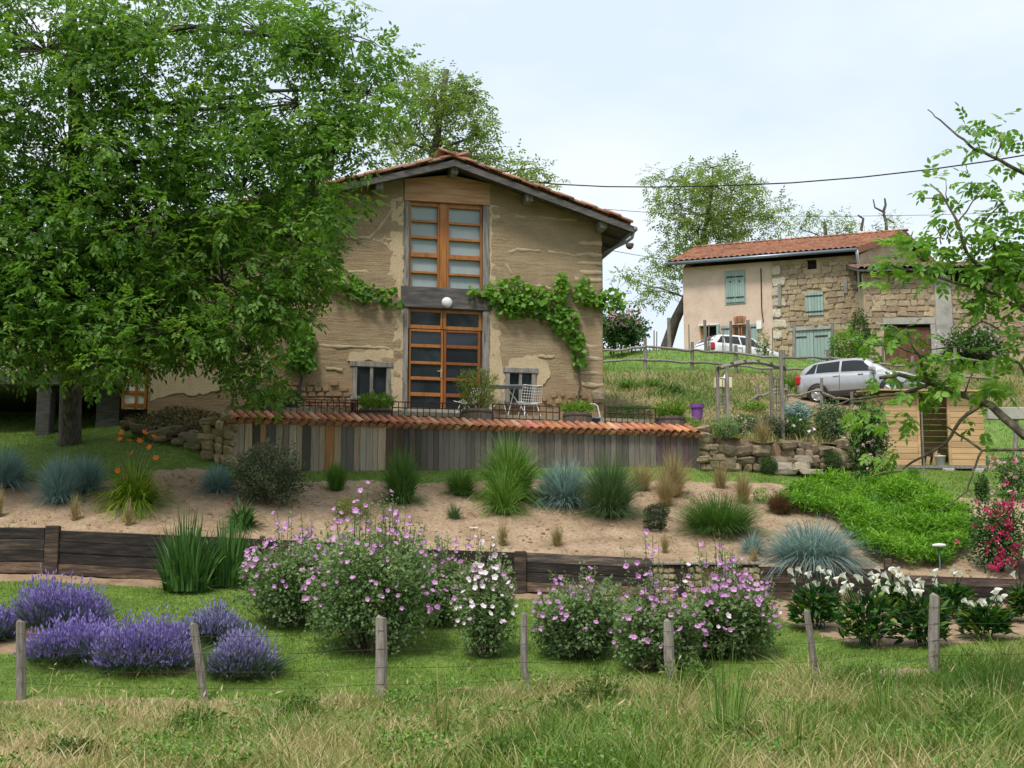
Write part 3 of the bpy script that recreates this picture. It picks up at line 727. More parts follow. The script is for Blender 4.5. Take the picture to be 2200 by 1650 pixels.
# ================================================================== the farmhouse
HF = Frame(970, 36.0, R(12.6), TZ)
H = thing('farmhouse', 'large rammed-earth farmhouse with tall orange-framed glazing and tiled gable roof', 'house', HF.o, HF.a)
def U(px, py=650, off=0): return HF.uv(px, py, off)[0]
def Zf(px, py, off=0): return HF.uv(px, py, off)[1]
OV = -.62                                                         # the verge stands forward of the wall
ru, rz_ = HF.uv(976, 347, OV); eu, ez = HF.uv(1362, 490, OV); lu_, lz_ = HF.uv(640, 420, OV)
sR = (ez - rz_)/(eu - ru); sL = (lz_ - rz_)/(lu_ - ru)
lu = -9.3
def roofz(u): return rz_ + (sR*(u-ru) if u > ru else sL*(u-ru))
uL, uR = U(318, 840), U(1294, 690)
ops = []                                                          # openings in the wall (u0,u1,z0,z1)
cu0, cu1 = U(866, 650), U(1052, 650)
ops.append((cu0, cu1, -1, 30))
wl = (U(757, 820), U(840, 820), Zf(800, 858), Zf(800, 787)); ops.append(wl)
wr = (U(1086, 835), U(1152, 835), Zf(1120, 872), Zf(1120, 800)); ops.append(wr)
# front face as a fine uneven grid with the openings left out
us = sorted(set([round(x, 4) for x in np.arange(uL, uR, .13)] + [uL, uR] + [o[0] for o in ops] + [o[1] for o in ops]))
zs = sorted(set([round(x, 4) for x in np.arange(-.3, rz_ + .2, .11)] + [o[2] for o in ops[1:]] + [o[3] for o in ops[1:]]))
ua, za = np.meshgrid(np.array(us), np.array(zs))
top = np.array([roofz(u) + .02 for u in us])[None, :]
zc = np.minimum(za, top)
vv = .015*vnoise(ua*2, za*6, 2.0, 61) + .02*vnoise(ua*.6, za*1.0, 1.0, 62) + .008*vnoise(ua*5, za*16, 3, 63)
edge = np.zeros(ua.shape, bool)
for o in ops: edge |= ((abs(ua-o[0]) < 1e-3) | (abs(ua-o[1]) < 1e-3)) & (za >= o[2]-1e-3) & (za <= o[3]+1e-3) | ((abs(za-o[2]) < 1e-3) | (abs(za-o[3]) < 1e-3)) & (ua >= o[0]-1e-3) & (ua <= o[1]+1e-3)
vv = np.where(edge, 0, vv)
idx = np.arange(ua.size).reshape(ua.shape); fs = []
for j in range(len(zs)-1):
    for i in range(len(us)-1):
        um, zm = (us[i]+us[i+1])/2, (zs[j]+zs[j+1])/2
        if zc[j, i] >= top[0, i] - 1e-4 and zc[j, i+1] >= top[0, i+1] - 1e-4: continue
        if any(o[0] < um < o[1] and o[2] < zm < o[3] for o in ops): continue
        fs.append((idx[j, i], idx[j, i+1], idx[j+1, i+1], idx[j+1, i]))
link('wall', mesh_np('wall', np.stack([ua, vv, zc], -1).reshape(-1, 3), [np.array(fs)], smooth=True, mats=[MAT['earth']]), H)
mb = MB()                                                        # the block behind and the reveals
mb.prism([(uL, -.3), (uR, -.3), (uR, roofz(uR)-.05), (ru, roofz(ru)-.05), (uL, roofz(uL)-.05)], .42, 9.5)
for o in ops[1:]:
    mb.box(o[0]-.06, o[0], .03, .42, o[2]-.06, o[3]+.06); mb.box(o[1], o[1]+.06, .03, .42, o[2]-.06, o[3]+.06)
    mb.box(o[0], o[1], .03, .42, o[3], o[3]+.06); mb.box(o[0], o[1], .03, .42, o[2]-.06, o[2])
mb.box(uR-.45, uR, .03, .42, -.3, roofz(uR)-.1); mb.box(uL, uL+.4, .03, .42, -.3, roofz(uL)-.1)
mb.build('wall_block', MAT['earth'], H)
# plaster bands either side of the central bay, round the small windows, and pale mortar lines in the pise
def poly_patch(pts, mat, name, v0=-.006, seed=0, sub=.09):
    rr = random.Random(seed); q = [HF.uv(*p) for p in pts]; out = []
    for i in range(len(q)):
        a, b = Vector(q[i]), Vector(q[(i+1) % len(q)]); n = max(1, int((b-a).length/sub))
        for k in range(n):
            p = a.lerp(b, k/n); out.append((p.x + rr.uniform(-.035, .035)*(k > 0), p.y + rr.uniform(-.035, .035)*(k > 0)))
    MB().prism(out, v0, .06).build(name, MAT[mat], H)
poly_patch([(840, 428), (866, 422), (866, 770), (846, 770), (843, 640), (838, 560)], 'plaster', 'plaster_band', seed=1)
poly_patch([(1052, 880), (1052, 438), (1074, 446), (1075, 560), (1072, 680), (1076, 770), (1084, 795), (1084, 880)], 'plaster', 'plaster_band', seed=2)
poly_patch([(1084, 796), (1100, 770), (1150, 762), (1174, 778), (1183, 800), (1172, 822), (1153, 832), (1153, 800)], 'plaster', 'plaster_patch', seed=3)
poly_patch([(746, 775), (752, 757), (838, 750), (866, 752), (866, 882), (841, 882), (841, 775)], 'plaster', 'plaster_patch', seed=4)
poly_patch([(322, 862), (322, 780), (360, 770), (420, 740), (520, 720), (575, 760), (590, 800), (560, 815), (540, 832), (470, 838), (420, 850), (380, 845)], 'plaster', 'plaster_patch', seed=5)
bands = [[(780, 437), (820, 439), (847, 441)], [(740, 509), (793, 511), (815, 490), (843, 448)], [(802, 514), (815, 520), (826, 513), (842, 515)], [(818, 518), (832, 528), (840, 541)],
    [(690, 581), (740, 584), (775, 583), (808, 590), (843, 592)], [(716, 660), (760, 659), (790, 666), (826, 655)], [(684, 742), (740, 746), (790, 744), (838, 750)], [(640, 650), (690, 655)],
    [(1076, 460), (1110, 463), (1130, 467), (1165, 466), (1200, 471), (1240, 471)], [(1077, 533), (1098, 542), (1110, 536), (1160, 539)], [(1178, 541), (1215, 544), (1236, 550)],
    [(1075, 556), (1088, 570), (1100, 589)], [(1150, 614), (1170, 616), (1184, 621)], [(1153, 764), (1175, 767), (1191, 765)], [(1090, 690), (1140, 684), (1180, 692)], [(700, 790), (735, 795)],
    [(1243, 521), (1293, 523)], [(1238, 546), (1293, 548)], [(1242, 566), (1293, 567)], [(1246, 584), (1293, 586)], [(1235, 600), (1293, 602)], [(1244, 742), (1294, 745)], [(1240, 770), (1295, 771)], [(1246, 800), (1296, 802)], [(1250, 826), (1297, 827)]]
for i, bd in enumerate(bands):
    rr = random.Random(i+50); q = [HF.uv(*p) for p in bd]; pts = []
    for a, b in zip(q[:-1], q[1:]):
        for k in range(4):
            t = k/4; pts.append((a[0]+(b[0]-a[0])*t, .012, a[1]+(b[1]-a[1])*t + rr.uniform(-.022, .022)))
    pts.append((q[-1][0], .012, q[-1][1]))
    th = .045 if i < 16 else .06
    o = MB().tube(pts, [th*rr.uniform(.45, 1.35) for _ in pts], 6).build('mortar_band', MAT['mortar'], H, smooth=True); o.scale = (1, .32, 1)
# stones and bricks showing at the foot of the wall
rr = random.Random(5)
for row, py in enumerate((824, 836, 848, 860, 872)):
    px = 545 + rr.uniform(0, 10)
    while px < 748:
        w = rr.uniform(11, 20); u, z = HF.uv(px + w/2, py)
        if not (row < 1 and rr.random() < .5) and rr.random() < .93:
            put_stone(H, ST_WALL, rr, (u, 0, z), (w/ppm(35.6), .09, rr.uniform(8, 11)/ppm(35.6)), .05, (rr.uniform(.75, 1.0), rr.uniform(.62, .8), rr.uniform(.5, .7)))
        px += w + 2.5
for px, py, w, h in ((1190, 848, 14, 12), (1208, 846, 10, 11), (1225, 850, 13, 13), (1200, 862, 16, 10), (1222, 864, 14, 10), (1243, 845, 12, 14), (1256, 852, 14, 12), (1180, 866, 12, 9), (1246, 866, 15, 10), (1170, 858, 10, 8)):
    u, z = HF.uv(px, py); put_stone(H, ST_WALL, rr, (u, 0, z), (w/82, .08, h/82), .1, (.85, .72, .6))
u, z = HF.uv(1284, 852); put_stone(H, ST_ROCK, rr, (u+.03, .1, z), (.36, .5, .36), .05, (.95, .95, .9))

# roof: deck, verge boards, purlin ends, tiles
D = 9.9; TH = .10
def slab(u0, u1, v0, v1, lift0, lift1):
    z0, z1 = roofz(u0), roofz(u1)
    return [(u0, v0, z0+lift0), (u1, v0, z1+lift0), (u1, v1, z1+lift0), (u0, v1, z0+lift0), (u0, v0, z0+lift1), (u1, v0, z1+lift1), (u1, v1, z1+lift1), (u0, v1, z0+lift1)]
BX = [(0,3,2,1),(4,5,6,7),(0,1,5,4),(1,2,6,5),(2,3,7,6),(3,0,4,7)]
roof = MB()._add(slab(lu, ru, OV+.04, D, 0, TH-.04), BX)._add(slab(ru, eu-.02, OV+.04, D, 0, TH-.04), BX).build('roof', MAT['beam'], H)
for a, b in ((lu, ru-.002), (ru+.002, eu)):
    MB()._add(slab(a, b, OV-.03, OV+.035, -.13, .04), BX).build('verge_board', MAT['beam'], roof)
for (px, py) in ((977, 372), (815, 408), (1138, 434), (1297, 488), (640, 452)):
    u, z = HF.uv(px, py, OV+.12); zz = roofz(u)
    MB().box(u-.10, u+.10, OV+.12, .6, zz-.27, zz-.012, .02).build('purlin', MAT['oldwood'], roof)
for k in range(6):
    u = 4.12 + .0*k; v = -.4 + k*.9
    MB()._add(slab(ru+3.0, eu-.1, v, v+.09, -.1, -.003), BX).build('rafter', MAT['beam'], roof)
def canal_tile(name, mat, L=.42, r0=.10, r1=.08, th=.014, n=7):
    vs, fs = [], []
    for (y, r) in ((0, r0), (L, r1)):
        for rad in (r, r-th):
            for k in range(n+1):
                a = math.pi*k/n; vs.append((rad*math.cos(a), y, rad*math.sin(a)*.85))
    m = n+1
    for k in range(n):
        fs += [(k, k+1, 2*m+k+1, 2*m+k), (m+k, 3*m+k, 3*m+k+1, m+k+1), (k, m+k, m+k+1, k+1), (2*m+k, 2*m+k+1, 3*m+k+1, 3*m+k)]
    fs += [(0, 2*m, 3*m, m), (n, m+n, 3*m+n, 2*m+n)]
    return MB()._add(vs, fs).mesh(name, mat, True)
T_OLD = canal_tile('tile', MAT['tile_old'], .46, .13, .11, .025)
T_NEW = canal_tile('tile', MAT['tile'], .44, .088, .070)
def tile_color(o, rr, pale=.12):
    k = rr.uniform(.8, 1.15)
    if rr.random() < pale: o.color = (1.25*k, 1.6*k, 1.75*k, 1)
    else: o.color = (k, k*rr.uniform(.85, 1.1), k*rr.uniform(.8, 1.1), 1)
rr = random.Random(9)
for side, (ue, s) in (('R', (eu, sR)), ('L', (lu, sL))):
    L = math.hypot(ue-ru, (ue-ru)*s); n = int(L/.34)
    ang = math.atan(s)
    for col in range(3):
        v = OV + .04 + col*.24
        for k in range(n+1):
            t = min(1, (k*.34+.06)/L); u = ue + (ru-ue)*t; z = roofz(u) + .09 + .03*(k % 2) + rr.uniform(0, .012)
            o = link('tile', T_OLD, roof, (u, v + rr.uniform(-.012, .012), z), (0, 0, 0))
            d = 1 if side == 'R' else -1                         # tile axis (+y of mesh) climbs towards the ridge
            ax = Vector((-d*math.cos(ang), 0, -d*math.sin(ang)*1.0)); ax = Vector((ru-ue, 0, rz_-(roofz(ue)))).normalized()
            ax.z += .05; ax.normalize()
            xx = ax.cross(Vector((0, 0, 1))).normalized(); zz = xx.cross(ax).normalized()
            o.rotation_euler = Matrix((xx, ax, zz)).transposed().to_euler(); tile_color(o, rr, .08)
        for k in range(n+1):                                     # under-tiles between the columns show as the lower layer
            pass
# the field of tiles behind, one corrugated mass
def tile_field(name, parent, p00, p10, p01, nrm, du, dv, amp, mat, p11=None):
    """corrugated sheet: u along eaves, v up the slope; courses step"""
    p00, p10, p01, nrm = map(Vector, (p00, p10, p01, nrm)); eu_, ev = p10-p00, p01-p00
    nu = max(2, int(eu_.length/du)*6); nv = max(1, int(ev.length/dv))
    V, Fq = [], []; row = 0
    tt = np.linspace(0, 1, nu+1); prof = amp*np.abs(np.sin(np.pi*tt*nu/6))
    tw = Vector(p11) - p10 - ev if p11 is not None else Vector((0, 0, 0))
    base = np.array(p00)[None]+tt[:, None]*np.array(eu_)[None]+prof[:, None]*np.array(nrm)[None]; ev_ = np.array(ev)[None] + tt[:, None]*np.array(tw)[None]
    V = []
    for j in range(nv):
        V.append(base + ev_*(j/nv) + np.array(nrm)*.035); V.append(base + ev_*((j+1)/nv))
    V = np.concatenate(V); m = nu+1; idx = np.arange(nu)
    for j in range(2*nv-1):
        a = j*m
        Fq.append(np.stack([a+idx, a+idx+1, a+m+idx+1, a+m+idx], 1))
    rr = np.random.default_rng(3)
    return link(name, mesh_np(name, V, [np.concatenate(Fq)], smooth=False, mats=[mat]), parent, kind='stuff')
MAT['tilefield'] = surf('roof_tile_field', [(.14, .06, .04), (.29, .13, .08), (.40, .20, .13)], 2.2, bump=.4, bscale=12, fine=.35, detail=8)
MAT['tilefield_old'] = surf('old_roof_tile_field', [(.09, .06, .045), (.20, .13, .095), (.30, .20, .14)], 2.2, bump=.5, bscale=12, fine=.35, detail=8)
nR = Vector((-sR, 0, 1)).normalized(); nL = Vector((-sL, 0, 1)).normalized()
tile_field('tile_field', roof, (eu, OV+.70, roofz(eu)+.06), (eu, D, roofz(eu)+.06), (ru, OV+.70, rz_+.06), nR, .2, .34, .09, MAT['tilefield'])
tile_field('tile_field', roof, (lu, OV+.70, roofz(lu)+.06), (lu, D, roofz(lu)+.06), (ru, OV+.70, rz_+.06), nL, .2, .34, .09, MAT['tilefield'])
for k in range(26):
    o = link('tile', T_OLD, roof, (ru, OV-.02+k*.40, rz_+.13 + rr.uniform(0, .015)), (0, 0, rr.uniform(-.05, .05)), (1.25, 1, 1.2)); tile_color(o, rr, .1)
for px, py in ((1208, 405), (1240, 418), (1262, 428), (1330, 463), (1352, 478)):      # loose stones weighing the tiles down
    u, z = HF.uv(px, py, 1.4); put_stone(roof, ST_ROCK, rr, (u, 1.4, roofz(u)+.2), (.22, .2, .16), .3, (.5, .45, .42))
u, z = HF.uv(690, 352, 4)
MB().box(u-.28, u+.28, 3.7, 4.3, z-1.2, z-.12, .02).box(u-.36, u+.36, 3.6, 4.4, z-.12, z, .01).build('chimney', MAT['dark'], roof)
# gutter elbow at the right eave
g = MB(); zg = roofz(eu)-.02
g.tube([(eu+.04, OV, zg), (eu+.04, D, zg)], .07, 8)
g.tube([(eu+.03, OV+.1, zg-.03), (eu-.02, OV+.12, zg-.22), (eu-.12, OV+.2, zg-.30), (uR+.10, .1, zg-.52), (uR+.05, .25, zg-.56), (uR+.05, .3, -.2)], .045, 8)
g.build('gutter', MAT['zinc'], H, smooth=True)

# central bay: gable board, posts, window, beam, door
q = [HF.uv(*p, -.03) for p in ((866, 428), (1051, 441))]
for i in range(4):                                              # gable boarding, four wide boards
    z0 = q[0][1] + (q[1][1]-q[0][1])*.5 + i*.19 - .0; z1 = min(z0+.186, 99)
    a, b = cu0+.003, cu1-.003
    pts = [(a, z0), (b, z0), (b, min(z1, roofz(b)-.02)), (ru, min(z1, roofz(ru)-.02)), (a, min(z1, roofz(a)-.02))]
    MB().prism(pts, -.03, .10).build('gable_board', MAT['newboard'], H)
gz = q[0][1] + (q[1][1]-q[0][1])*.5
zb0, zb1 = Zf(960, 664), Zf(960, 619)
pu0, pu1 = U(878, 650), U(1037, 650)
for a, b, z0, z1, nm in ((cu0, pu0, zb1, gz-.004, 'timber_post'), (pu1, cu1, zb1, gz-.004, 'timber_post'), (cu0, pu0, -.1, zb0, 'timber_post'), (pu1, cu1, -.1, zb0, 'timber_post')):
    MB().box(a+.004, b-.004, -.015, .3, z0+.003, z1-.003, .012).build(nm, MAT['oldwood'], H)
MB().box(cu0-.06, cu1+.05, -.045, .32, zb0, zb1, .015).build('beam', MAT['beam'], H)
# upper window
wtop = gz - .004
win = MB().box(pu0+.003, pu1-.003, .165, .20, zb1+.01, wtop).build('curtain', MAT['curtain'], H)
WU = link('upper_window', None, H); 
cm0, cm1 = U(945, 530), U(961, 530)
rows_l = [(441, 471), (476, 505), (511, 541), (551, 581), (586, 615)]
fr = MB()
z_top, z_bot = wtop - .003, zb1 + .003
MBx = MB
def bars(parent, u0, u1, panes_z, v0, v1, mat, fz0, fz1, stile, glass, inner_u0=None, inner_u1=None):
    """a leaf: two stiles, rails between the panes, a pane in each opening"""
    f = MB(); f.box(u0, u0+stile, v0, v1, fz0, fz1, .008); f.box(u1-stile, u1, v0, v1, fz0, fz1, .008)
    zprev = fz1
    for (zt, zb) in panes_z + [(fz0, fz0)]:
        if zprev - zt > .005: f.box(u0+stile+.001, u1-stile-.001, v0+.006, v1-.004, zt, zprev, .006)
        zprev = zb
    fo = f.build('frame', MAT[mat], parent)
    for (zt, zb) in panes_z:
        uc, zc_ = (u0+u1)/2, (zb+zt)/2; hw_, hh_ = (u1-u0)/2-stile+.005, (zt-zb)/2+.004
        MB().box(-hw_, hw_, 0, .010, -hh_, hh_).build('pane', MAT[glass], parent, (uc, (v0+v1)/2+.01, zc_), (random.uniform(-.02, .02), 0, random.uniform(-.02, .02)))
pl_, pr_ = 0, 0
mz = lambda py: Zf(912, py)
bars(WU, pu0+.004, cm0, [(mz(a), mz(b)) for a, b in rows_l], .07, .15, 'joinery', z_bot, z_top, .05, 'glass_c')
mzr = lambda py: Zf(996, py)
bars(WU, cm1, pu1-.004, [(mzr(a+6), mzr(b+6)) for a, b in rows_l], .07, .15, 'joinery', z_bot, z_top, .055, 'glass_c')
MB().box(cm0+.002, cm1-.002, .05, .16, z_bot, z_top, .01).build('mullion', MAT['joinery'], WU)
# lamp on the beam
lz = Zf(961, 649, -.1); lu2 = U(961, 649, -.1)
lp = []
for i in range(7):
    a = i/6*math.pi/2; lp.append((.135*math.cos(a), .075*math.sin(a)))
lo = MB().lathe([(.14, -.012), (.14, .0)] + lp[:-1] + [(.01, .075)], 20).build('wall_lamp', MAT['white'], H, (lu2, -.06, lz), (math.pi/2, 0, 0), smooth=True)
# door with transom
DO = link('glazed_door', None, H)
dz_top = zb0 - .004; dtr0, dtr1 = Zf(912, 697), Zf(912, 669); sill = Zf(912, 882)
bars(DO, pu0+.004, U(952, 690), [(Zf(912, 669), Zf(912, 697))], .08, .16, 'joinery', Zf(912, 705), dz_top, .055, 'glass')
bars(DO, U(953, 690), pu1-.004, [(Zf(995, 673), Zf(995, 701))], .08, .16, 'joinery', Zf(912, 705), dz_top, .085, 'glass')
rows_d = [(711, 738), (745, 775), (781, 808), (815, 842), (850, 875)]
leafz = Zf(912, 706)
l1 = link('door_leaf', None, DO); l2 = link('door_leaf', None, DO)
bars(DO, pu0+.03, U(953, 790), [(Zf(912, a), Zf(912, b)) for a, b in rows_d], .09, .17, 'joinery', sill, leafz, .055, 'glass')
bars(DO, U(954, 790), pu1-.03, [(Zf(995, a+3), Zf(995, b+3)) for a, b in rows_d], .09, .17, 'joinery_d', sill, leafz, .075, 'glass')
bpy.data.objects.remove(l1); bpy.data.objects.remove(l2)
hu, hz = HF.uv(948, 800, .08)
MB().box(hu-.02, hu+.02, .075, .092, hz-.14, hz+.1, .006).tube([(hu, .08, hz+.02), (hu, .03, hz+.02), (hu-.11, .03, hz+.02)], .012, 6).build('handle', MAT['brass'], DO)
MB().box(pu0-.05, pu1+.05, -.45, .3, -.3, sill-.004, .02).build('door_step', MAT['concrete'], H)
# small windows
def small_window(o, mat, lintel_px, dark):
    w = link('small_window', None, H); u0, u1, z0, z1 = o
    MB().box(u0-.07, u1+.06, -.03, .2, z1-.02, z1+.12, .012).build('lintel', MAT[mat], w)
    MB().box(u0+.001, u0+.12, -.01, .2, z0+.07, z1-.022, .01).build('frame', MAT[mat], w)
    MB().box(u1-.12, u1-.001, -.01, .2, z0+.07, z1-.022, .01).build('frame', MAT[mat], w)
    um = (u0+u1)/2; MB().box(um-.045, um+.035, .0, .15, z0+.07, z1-.022, .01).build('mullion', MAT[mat], w)
    MB().box(u0-.05, u1+.05, -.07, .2, z0-.03, z0+.068, .012).build('sill', MAT[mat], w)
    for a, b in ((u0+.12, um-.045), (um+.035, u1-.12)): MB().box(a-.003, b+.003, .10, .112, z0+.066, z1-.018).build('pane', MAT['glass'], w)
small_window(wl, 'oldwood', 0, 0); small_window(wr, 'oldwood', 0, 0)
# glazed side entrance at the left end of the wall, in the walnut's shade
SE = link('side_entrance', None, H); a, b = U(262, 840), U(318, 840); z0, z1 = Zf(290, 878), Zf(290, 770)
MB().box(a, b-.01, .10, .16, z0, z1).build('panel', MAT['white'], SE)
for k in range(4): MB().box(a, b-.012, .06, .12, z0+k*(z1-z0)/4+.05, z0+k*(z1-z0)/4+.14, .01).build('rail', MAT['joinery'], SE)
for x in (a, (a+b)/2, b-.09): MB().box(x, x+.07, .04, .098, z0, z1, .01).build('stile', MAT['joinery'], SE)

# ------------------------------------------------------------------ terrace and the plank wall with its tiled coping
tr = MB()
def wl_pt(u, s, z): return Vector((WL.x + u*math.cos(WANG) - s*math.sin(WANG), WL.y + u*math.sin(WANG) + s*math.cos(WANG), z))
pl = [wl_pt(-.1, 1.05, 0), wl_pt(WLEN+.1, 1.05, 0), wl_pt(WLEN+.6, 4.6, 0), wl_pt(6, 5.2, 0), wl_pt(-.1, 4.5, 0)]
n = len(pl); tr._add([(p.x, p.y, TZ) for p in pl] + [(p.x, p.y, 3.0) for p in pl], [tuple(range(n)), tuple(range(2*n-1, n-1, -1))] + [(i, i+n, (i+1) % n + n, (i+1) % n) for i in range(n)])
tr.build('terrace', MAT['gravel'])['kind'] = 'structure'
lg = [wl_pt(-.1, .25, 0), wl_pt(WLEN+.1, .25, 0), wl_pt(WLEN+.1, 1.05, 0), wl_pt(-.1, 1.05, 0)]
MB()._add([(p.x, p.y, 3.0) for p in lg] + [(p.x, p.y, EYE+4.12) for p in lg], BX).build('terrace_ledge', MAT['gravel'])['kind'] = 'structure'
PW = thing('plank_wall', 'long wall of weathered upright planks under an orange tile coping', 'wall', WL, WANG); PW['kind'] = 'thing'
def wz(u):                                                       # ground under the wall, local
    p = wl_pt(u, 0, 0); return float(zB(np.array([p.x]), np.array([p.y]))[0]) - WL.z
rr = random.Random(21); u = 0.0; cop = (EYE + 4.04) - WL.z
# planks: pixel-measured colour runs
def plank_col(px):
    greyd, greyl, tan, orange, char = (.17, .165, .17), (.40, .37, .34), (.46, .39, .31), (.42, .22, .10), (.085, .076, .068)
    tbl = [(510, greyl), (522, greyl), (538, tan), (550, char), (570, (.5, .33, .2)), (582, (.13, .13, .14)), (600, greyl), (611, (.26, .22, .2)), (625, (.48, .44, .4)), (638, tan), (656, (.11, .105, .10)),
           (676, (.36, .32, .28)), (693, tan), (712, orange), (727, (.46, .38, .27)), (744, (.17, .165, .17)), (760, (.37, .3, .25)), (782, (.42, .40, .38)), (800, (.4, .36, .32)), (820, tan)]
    if px < 820:
        return min(tbl, key=lambda t: abs(t[0]-px))[1]
    if px < 905: return tuple(c*rr.uniform(.8, 1.5) for c in char)
    if px > 1410: return tuple(c*rr.uniform(.9, 1.4) for c in (.115, .104, .095))
    k = rr.uniform(.62, 1.25); return (.21*k, .20*k, .195*k)
pm = [MB().box(0, 1, -.02, .012, 0, 1, .006).mesh('plank', MAT['plank']) for _ in range(1)]
while u < WLEN:
    px, _ = proj(*wl_pt(u, 0, WL.z)); w = rr.uniform(.12, .22) if px < 830 else rr.uniform(.10, .17)
    w = min(w, WLEN-u); z0 = wz(u + w/2) - .05 + rr.uniform(-.02, .02)
    o = link('plank', pm[0], PW, (u+.004, rr.uniform(-.014, .012), z0), (rr.uniform(-.006, .006), 0, 0), (w-.008, 1, cop - z0 - .01))
    pxc, _ = proj(*wl_pt(u+w/2, 0, WL.z)); o.color = (*[min(1.6, c*1.25) for c in plank_col(pxc)], 1)
    u += w
MB().box(0, WLEN, .02, .25, -1.0, cop).build('core', MAT['concrete'], PW)
nt = 56; rr = random.Random(22)
for k in range(nt):
    u = (k + .5)*WLEN/nt
    o = link('tile', T_NEW, PW, (u, -.16 + rr.uniform(-.012, .012), cop + .02 + .05*math.sin(u*.7)*.3), (R(27) + rr.uniform(-.03, .03), 0, R(22) + rr.uniform(-.05, .05)), (1.12, 1.12, 1.2))
    o.color = (1, 1, 1, 1); tile_color(o, rr, .13)
for k in range(nt + 1):                                          # channel tiles between
    u = k*WLEN/nt
    o = link('tile', T_NEW, PW, (u, -.12, cop + .065), (R(27), R(180), R(22)), (1.05, 1.05, .75)); tile_color(o, rr, .05)
# ------------------------------------------------------------------ sleeper retaining wall
def seg_boards(parent, px0, px1, top0, top1, bot0, bot1, nb, Yf, cols, names='board', lips=()):
    """boards between two photo columns on the wall line at distance Yf; local to a parent at world origin"""
    a0, a1 = P(px0, top0, Yf), P(px1, top1, Yf); b0, b1 = P(px0, bot0, Yf), P(px1, bot1, Yf)
    for k in range(nb):
        f0, f1 = k/nb, (k+1)/nb
        zt0, zt1 = a0.z + (b0.z-a0.z)*f0, a1.z + (b1.z-a1.z)*f0
        zb0_, zb1_ = a0.z + (b0.z-a0.z)*f1, a1.z + (b1.z-a1.z)*f1
        x0, x1 = a0.x, a1.x; g = .008; dv = random.uniform(-.012, .012)
        y0, y1 = Yf - .06 + dv, Yf + .05
        vs = [(x0, y0, zb0_+g), (x1, y0, zb1_+g), (x1, y1, zb1_+g), (x0, y1, zb0_+g), (x0, y0, zt0), (x1, y0, zt1), (x1, y1, zt1), (x0, y1, zt0)]
        c = Vector(((x0+x1)/2, Yf, (zb0_+zt0+zb1_+zt1)/4))
        o = MB()._add([Vector(v)-c for v in vs], BX).build(names, MAT['sleeper'], parent, c - parent.location)
        o.color = (*cols[min(k, len(cols)-1)], 1)
RW = thing('sleeper_retaining_wall', 'low dark tarred-timber retaining wall holding up the sandy bed', 'retaining wall', P(1100, 1280, YW)); RW['kind'] = 'thing'
dk, md, br, gr = (.75, .72, .72), (1.1, 1.0, .95), (3.0, 2.5, 2.0), (4.0, 3.9, 3.7)
seg_boards(RW, -420, 98, 1131, 1134, 1228, 1232, 4, YW-.06, [dk, (1.5, 1.4, 1.3), dk, br])
seg_boards(RW, 123, 560, 1140, 1158, 1234, 1262, 4, YW-.06, [dk, (.8, .8, .9), dk, br])
seg_boards(RW, 564, 860, 1158, 1172, 1262, 1268, 4, YW-.06, [dk, dk, md, br])
seg_boards(RW, 864, 1105, 1178, 1187, 1266, 1277, 4, YW-.06, [dk, md, dk, br])
seg_boards(RW, 1130, 1400, 1187, 1200, 1272, 1282, 4, YW-.06, [gr, dk, (1.2, 1.2, 1.2), br])
seg_boards(RW, 1448, 1470, 1216, 1216, 1282, 1282, 3, YW-.05, [dk, dk, dk])
seg_boards(RW, 1630, 1903, 1217, 1223, 1288, 1294, 4, YW-.06, [md, (2.2, 1.9, 1.6), md, br])
seg_boards(RW, 1918, 2190, 1236, 1244, 1296, 1304, 3, YW-.06, [(2.3, 2.1, 1.9), dk, md])
seg_boards(RW, 2210, 2600, 1240, 1250, 1304, 1312, 3, YW-.06, [dk, md, md])
for px0, px1, t, b_ in ((98, 123, 1129, 1236), (1105, 1131, 1184, 1284), (1901, 1919, 1200, 1292), (2190, 2212, 1203, 1306), (858, 866, 1172, 1272), (558, 566, 1152, 1266)):
    a, b = P(px0, t, YW-.14), P(px1, b_, YW-.14); c = Vector(((a.x+b.x)/2, YW-.14, b.z-.1))
    o = MB().box(a.x-c.x, b.x-c.x, -.03, .12, 0, a.z-c.z, .012).build('post', MAT['sleeper'], RW, c - RW.location); o.color = (1.7, 1.45, 1.25, 1)
bk = MB()                                                      # earth behind the boards
pxs = list(range(-420, 2620, 40)); 
for p0, p1 in zip(pxs[:-1], pxs[1:]):
    q0, q1 = P(p0, 1250, YW+.03), P(p1, 1250, YW+.03); t0, t1 = float(zB(q0.x, YW+.03))+.02, float(zB(q1.x, YW+.03))+.02
    bk._add([(q0.x, YW+.012, -1), (q1.x, YW+.012, -1), (q1.x, YW+.09, -1), (q0.x, YW+.09, -1), (q0.x, YW+.012, t0), (q1.x, YW+.012, t1), (q1.x, YW+.09, t1), (q0.x, YW+.09, t0)], BX)
bk.build('earth_backing', MAT['soil'], RW, -RW.location)
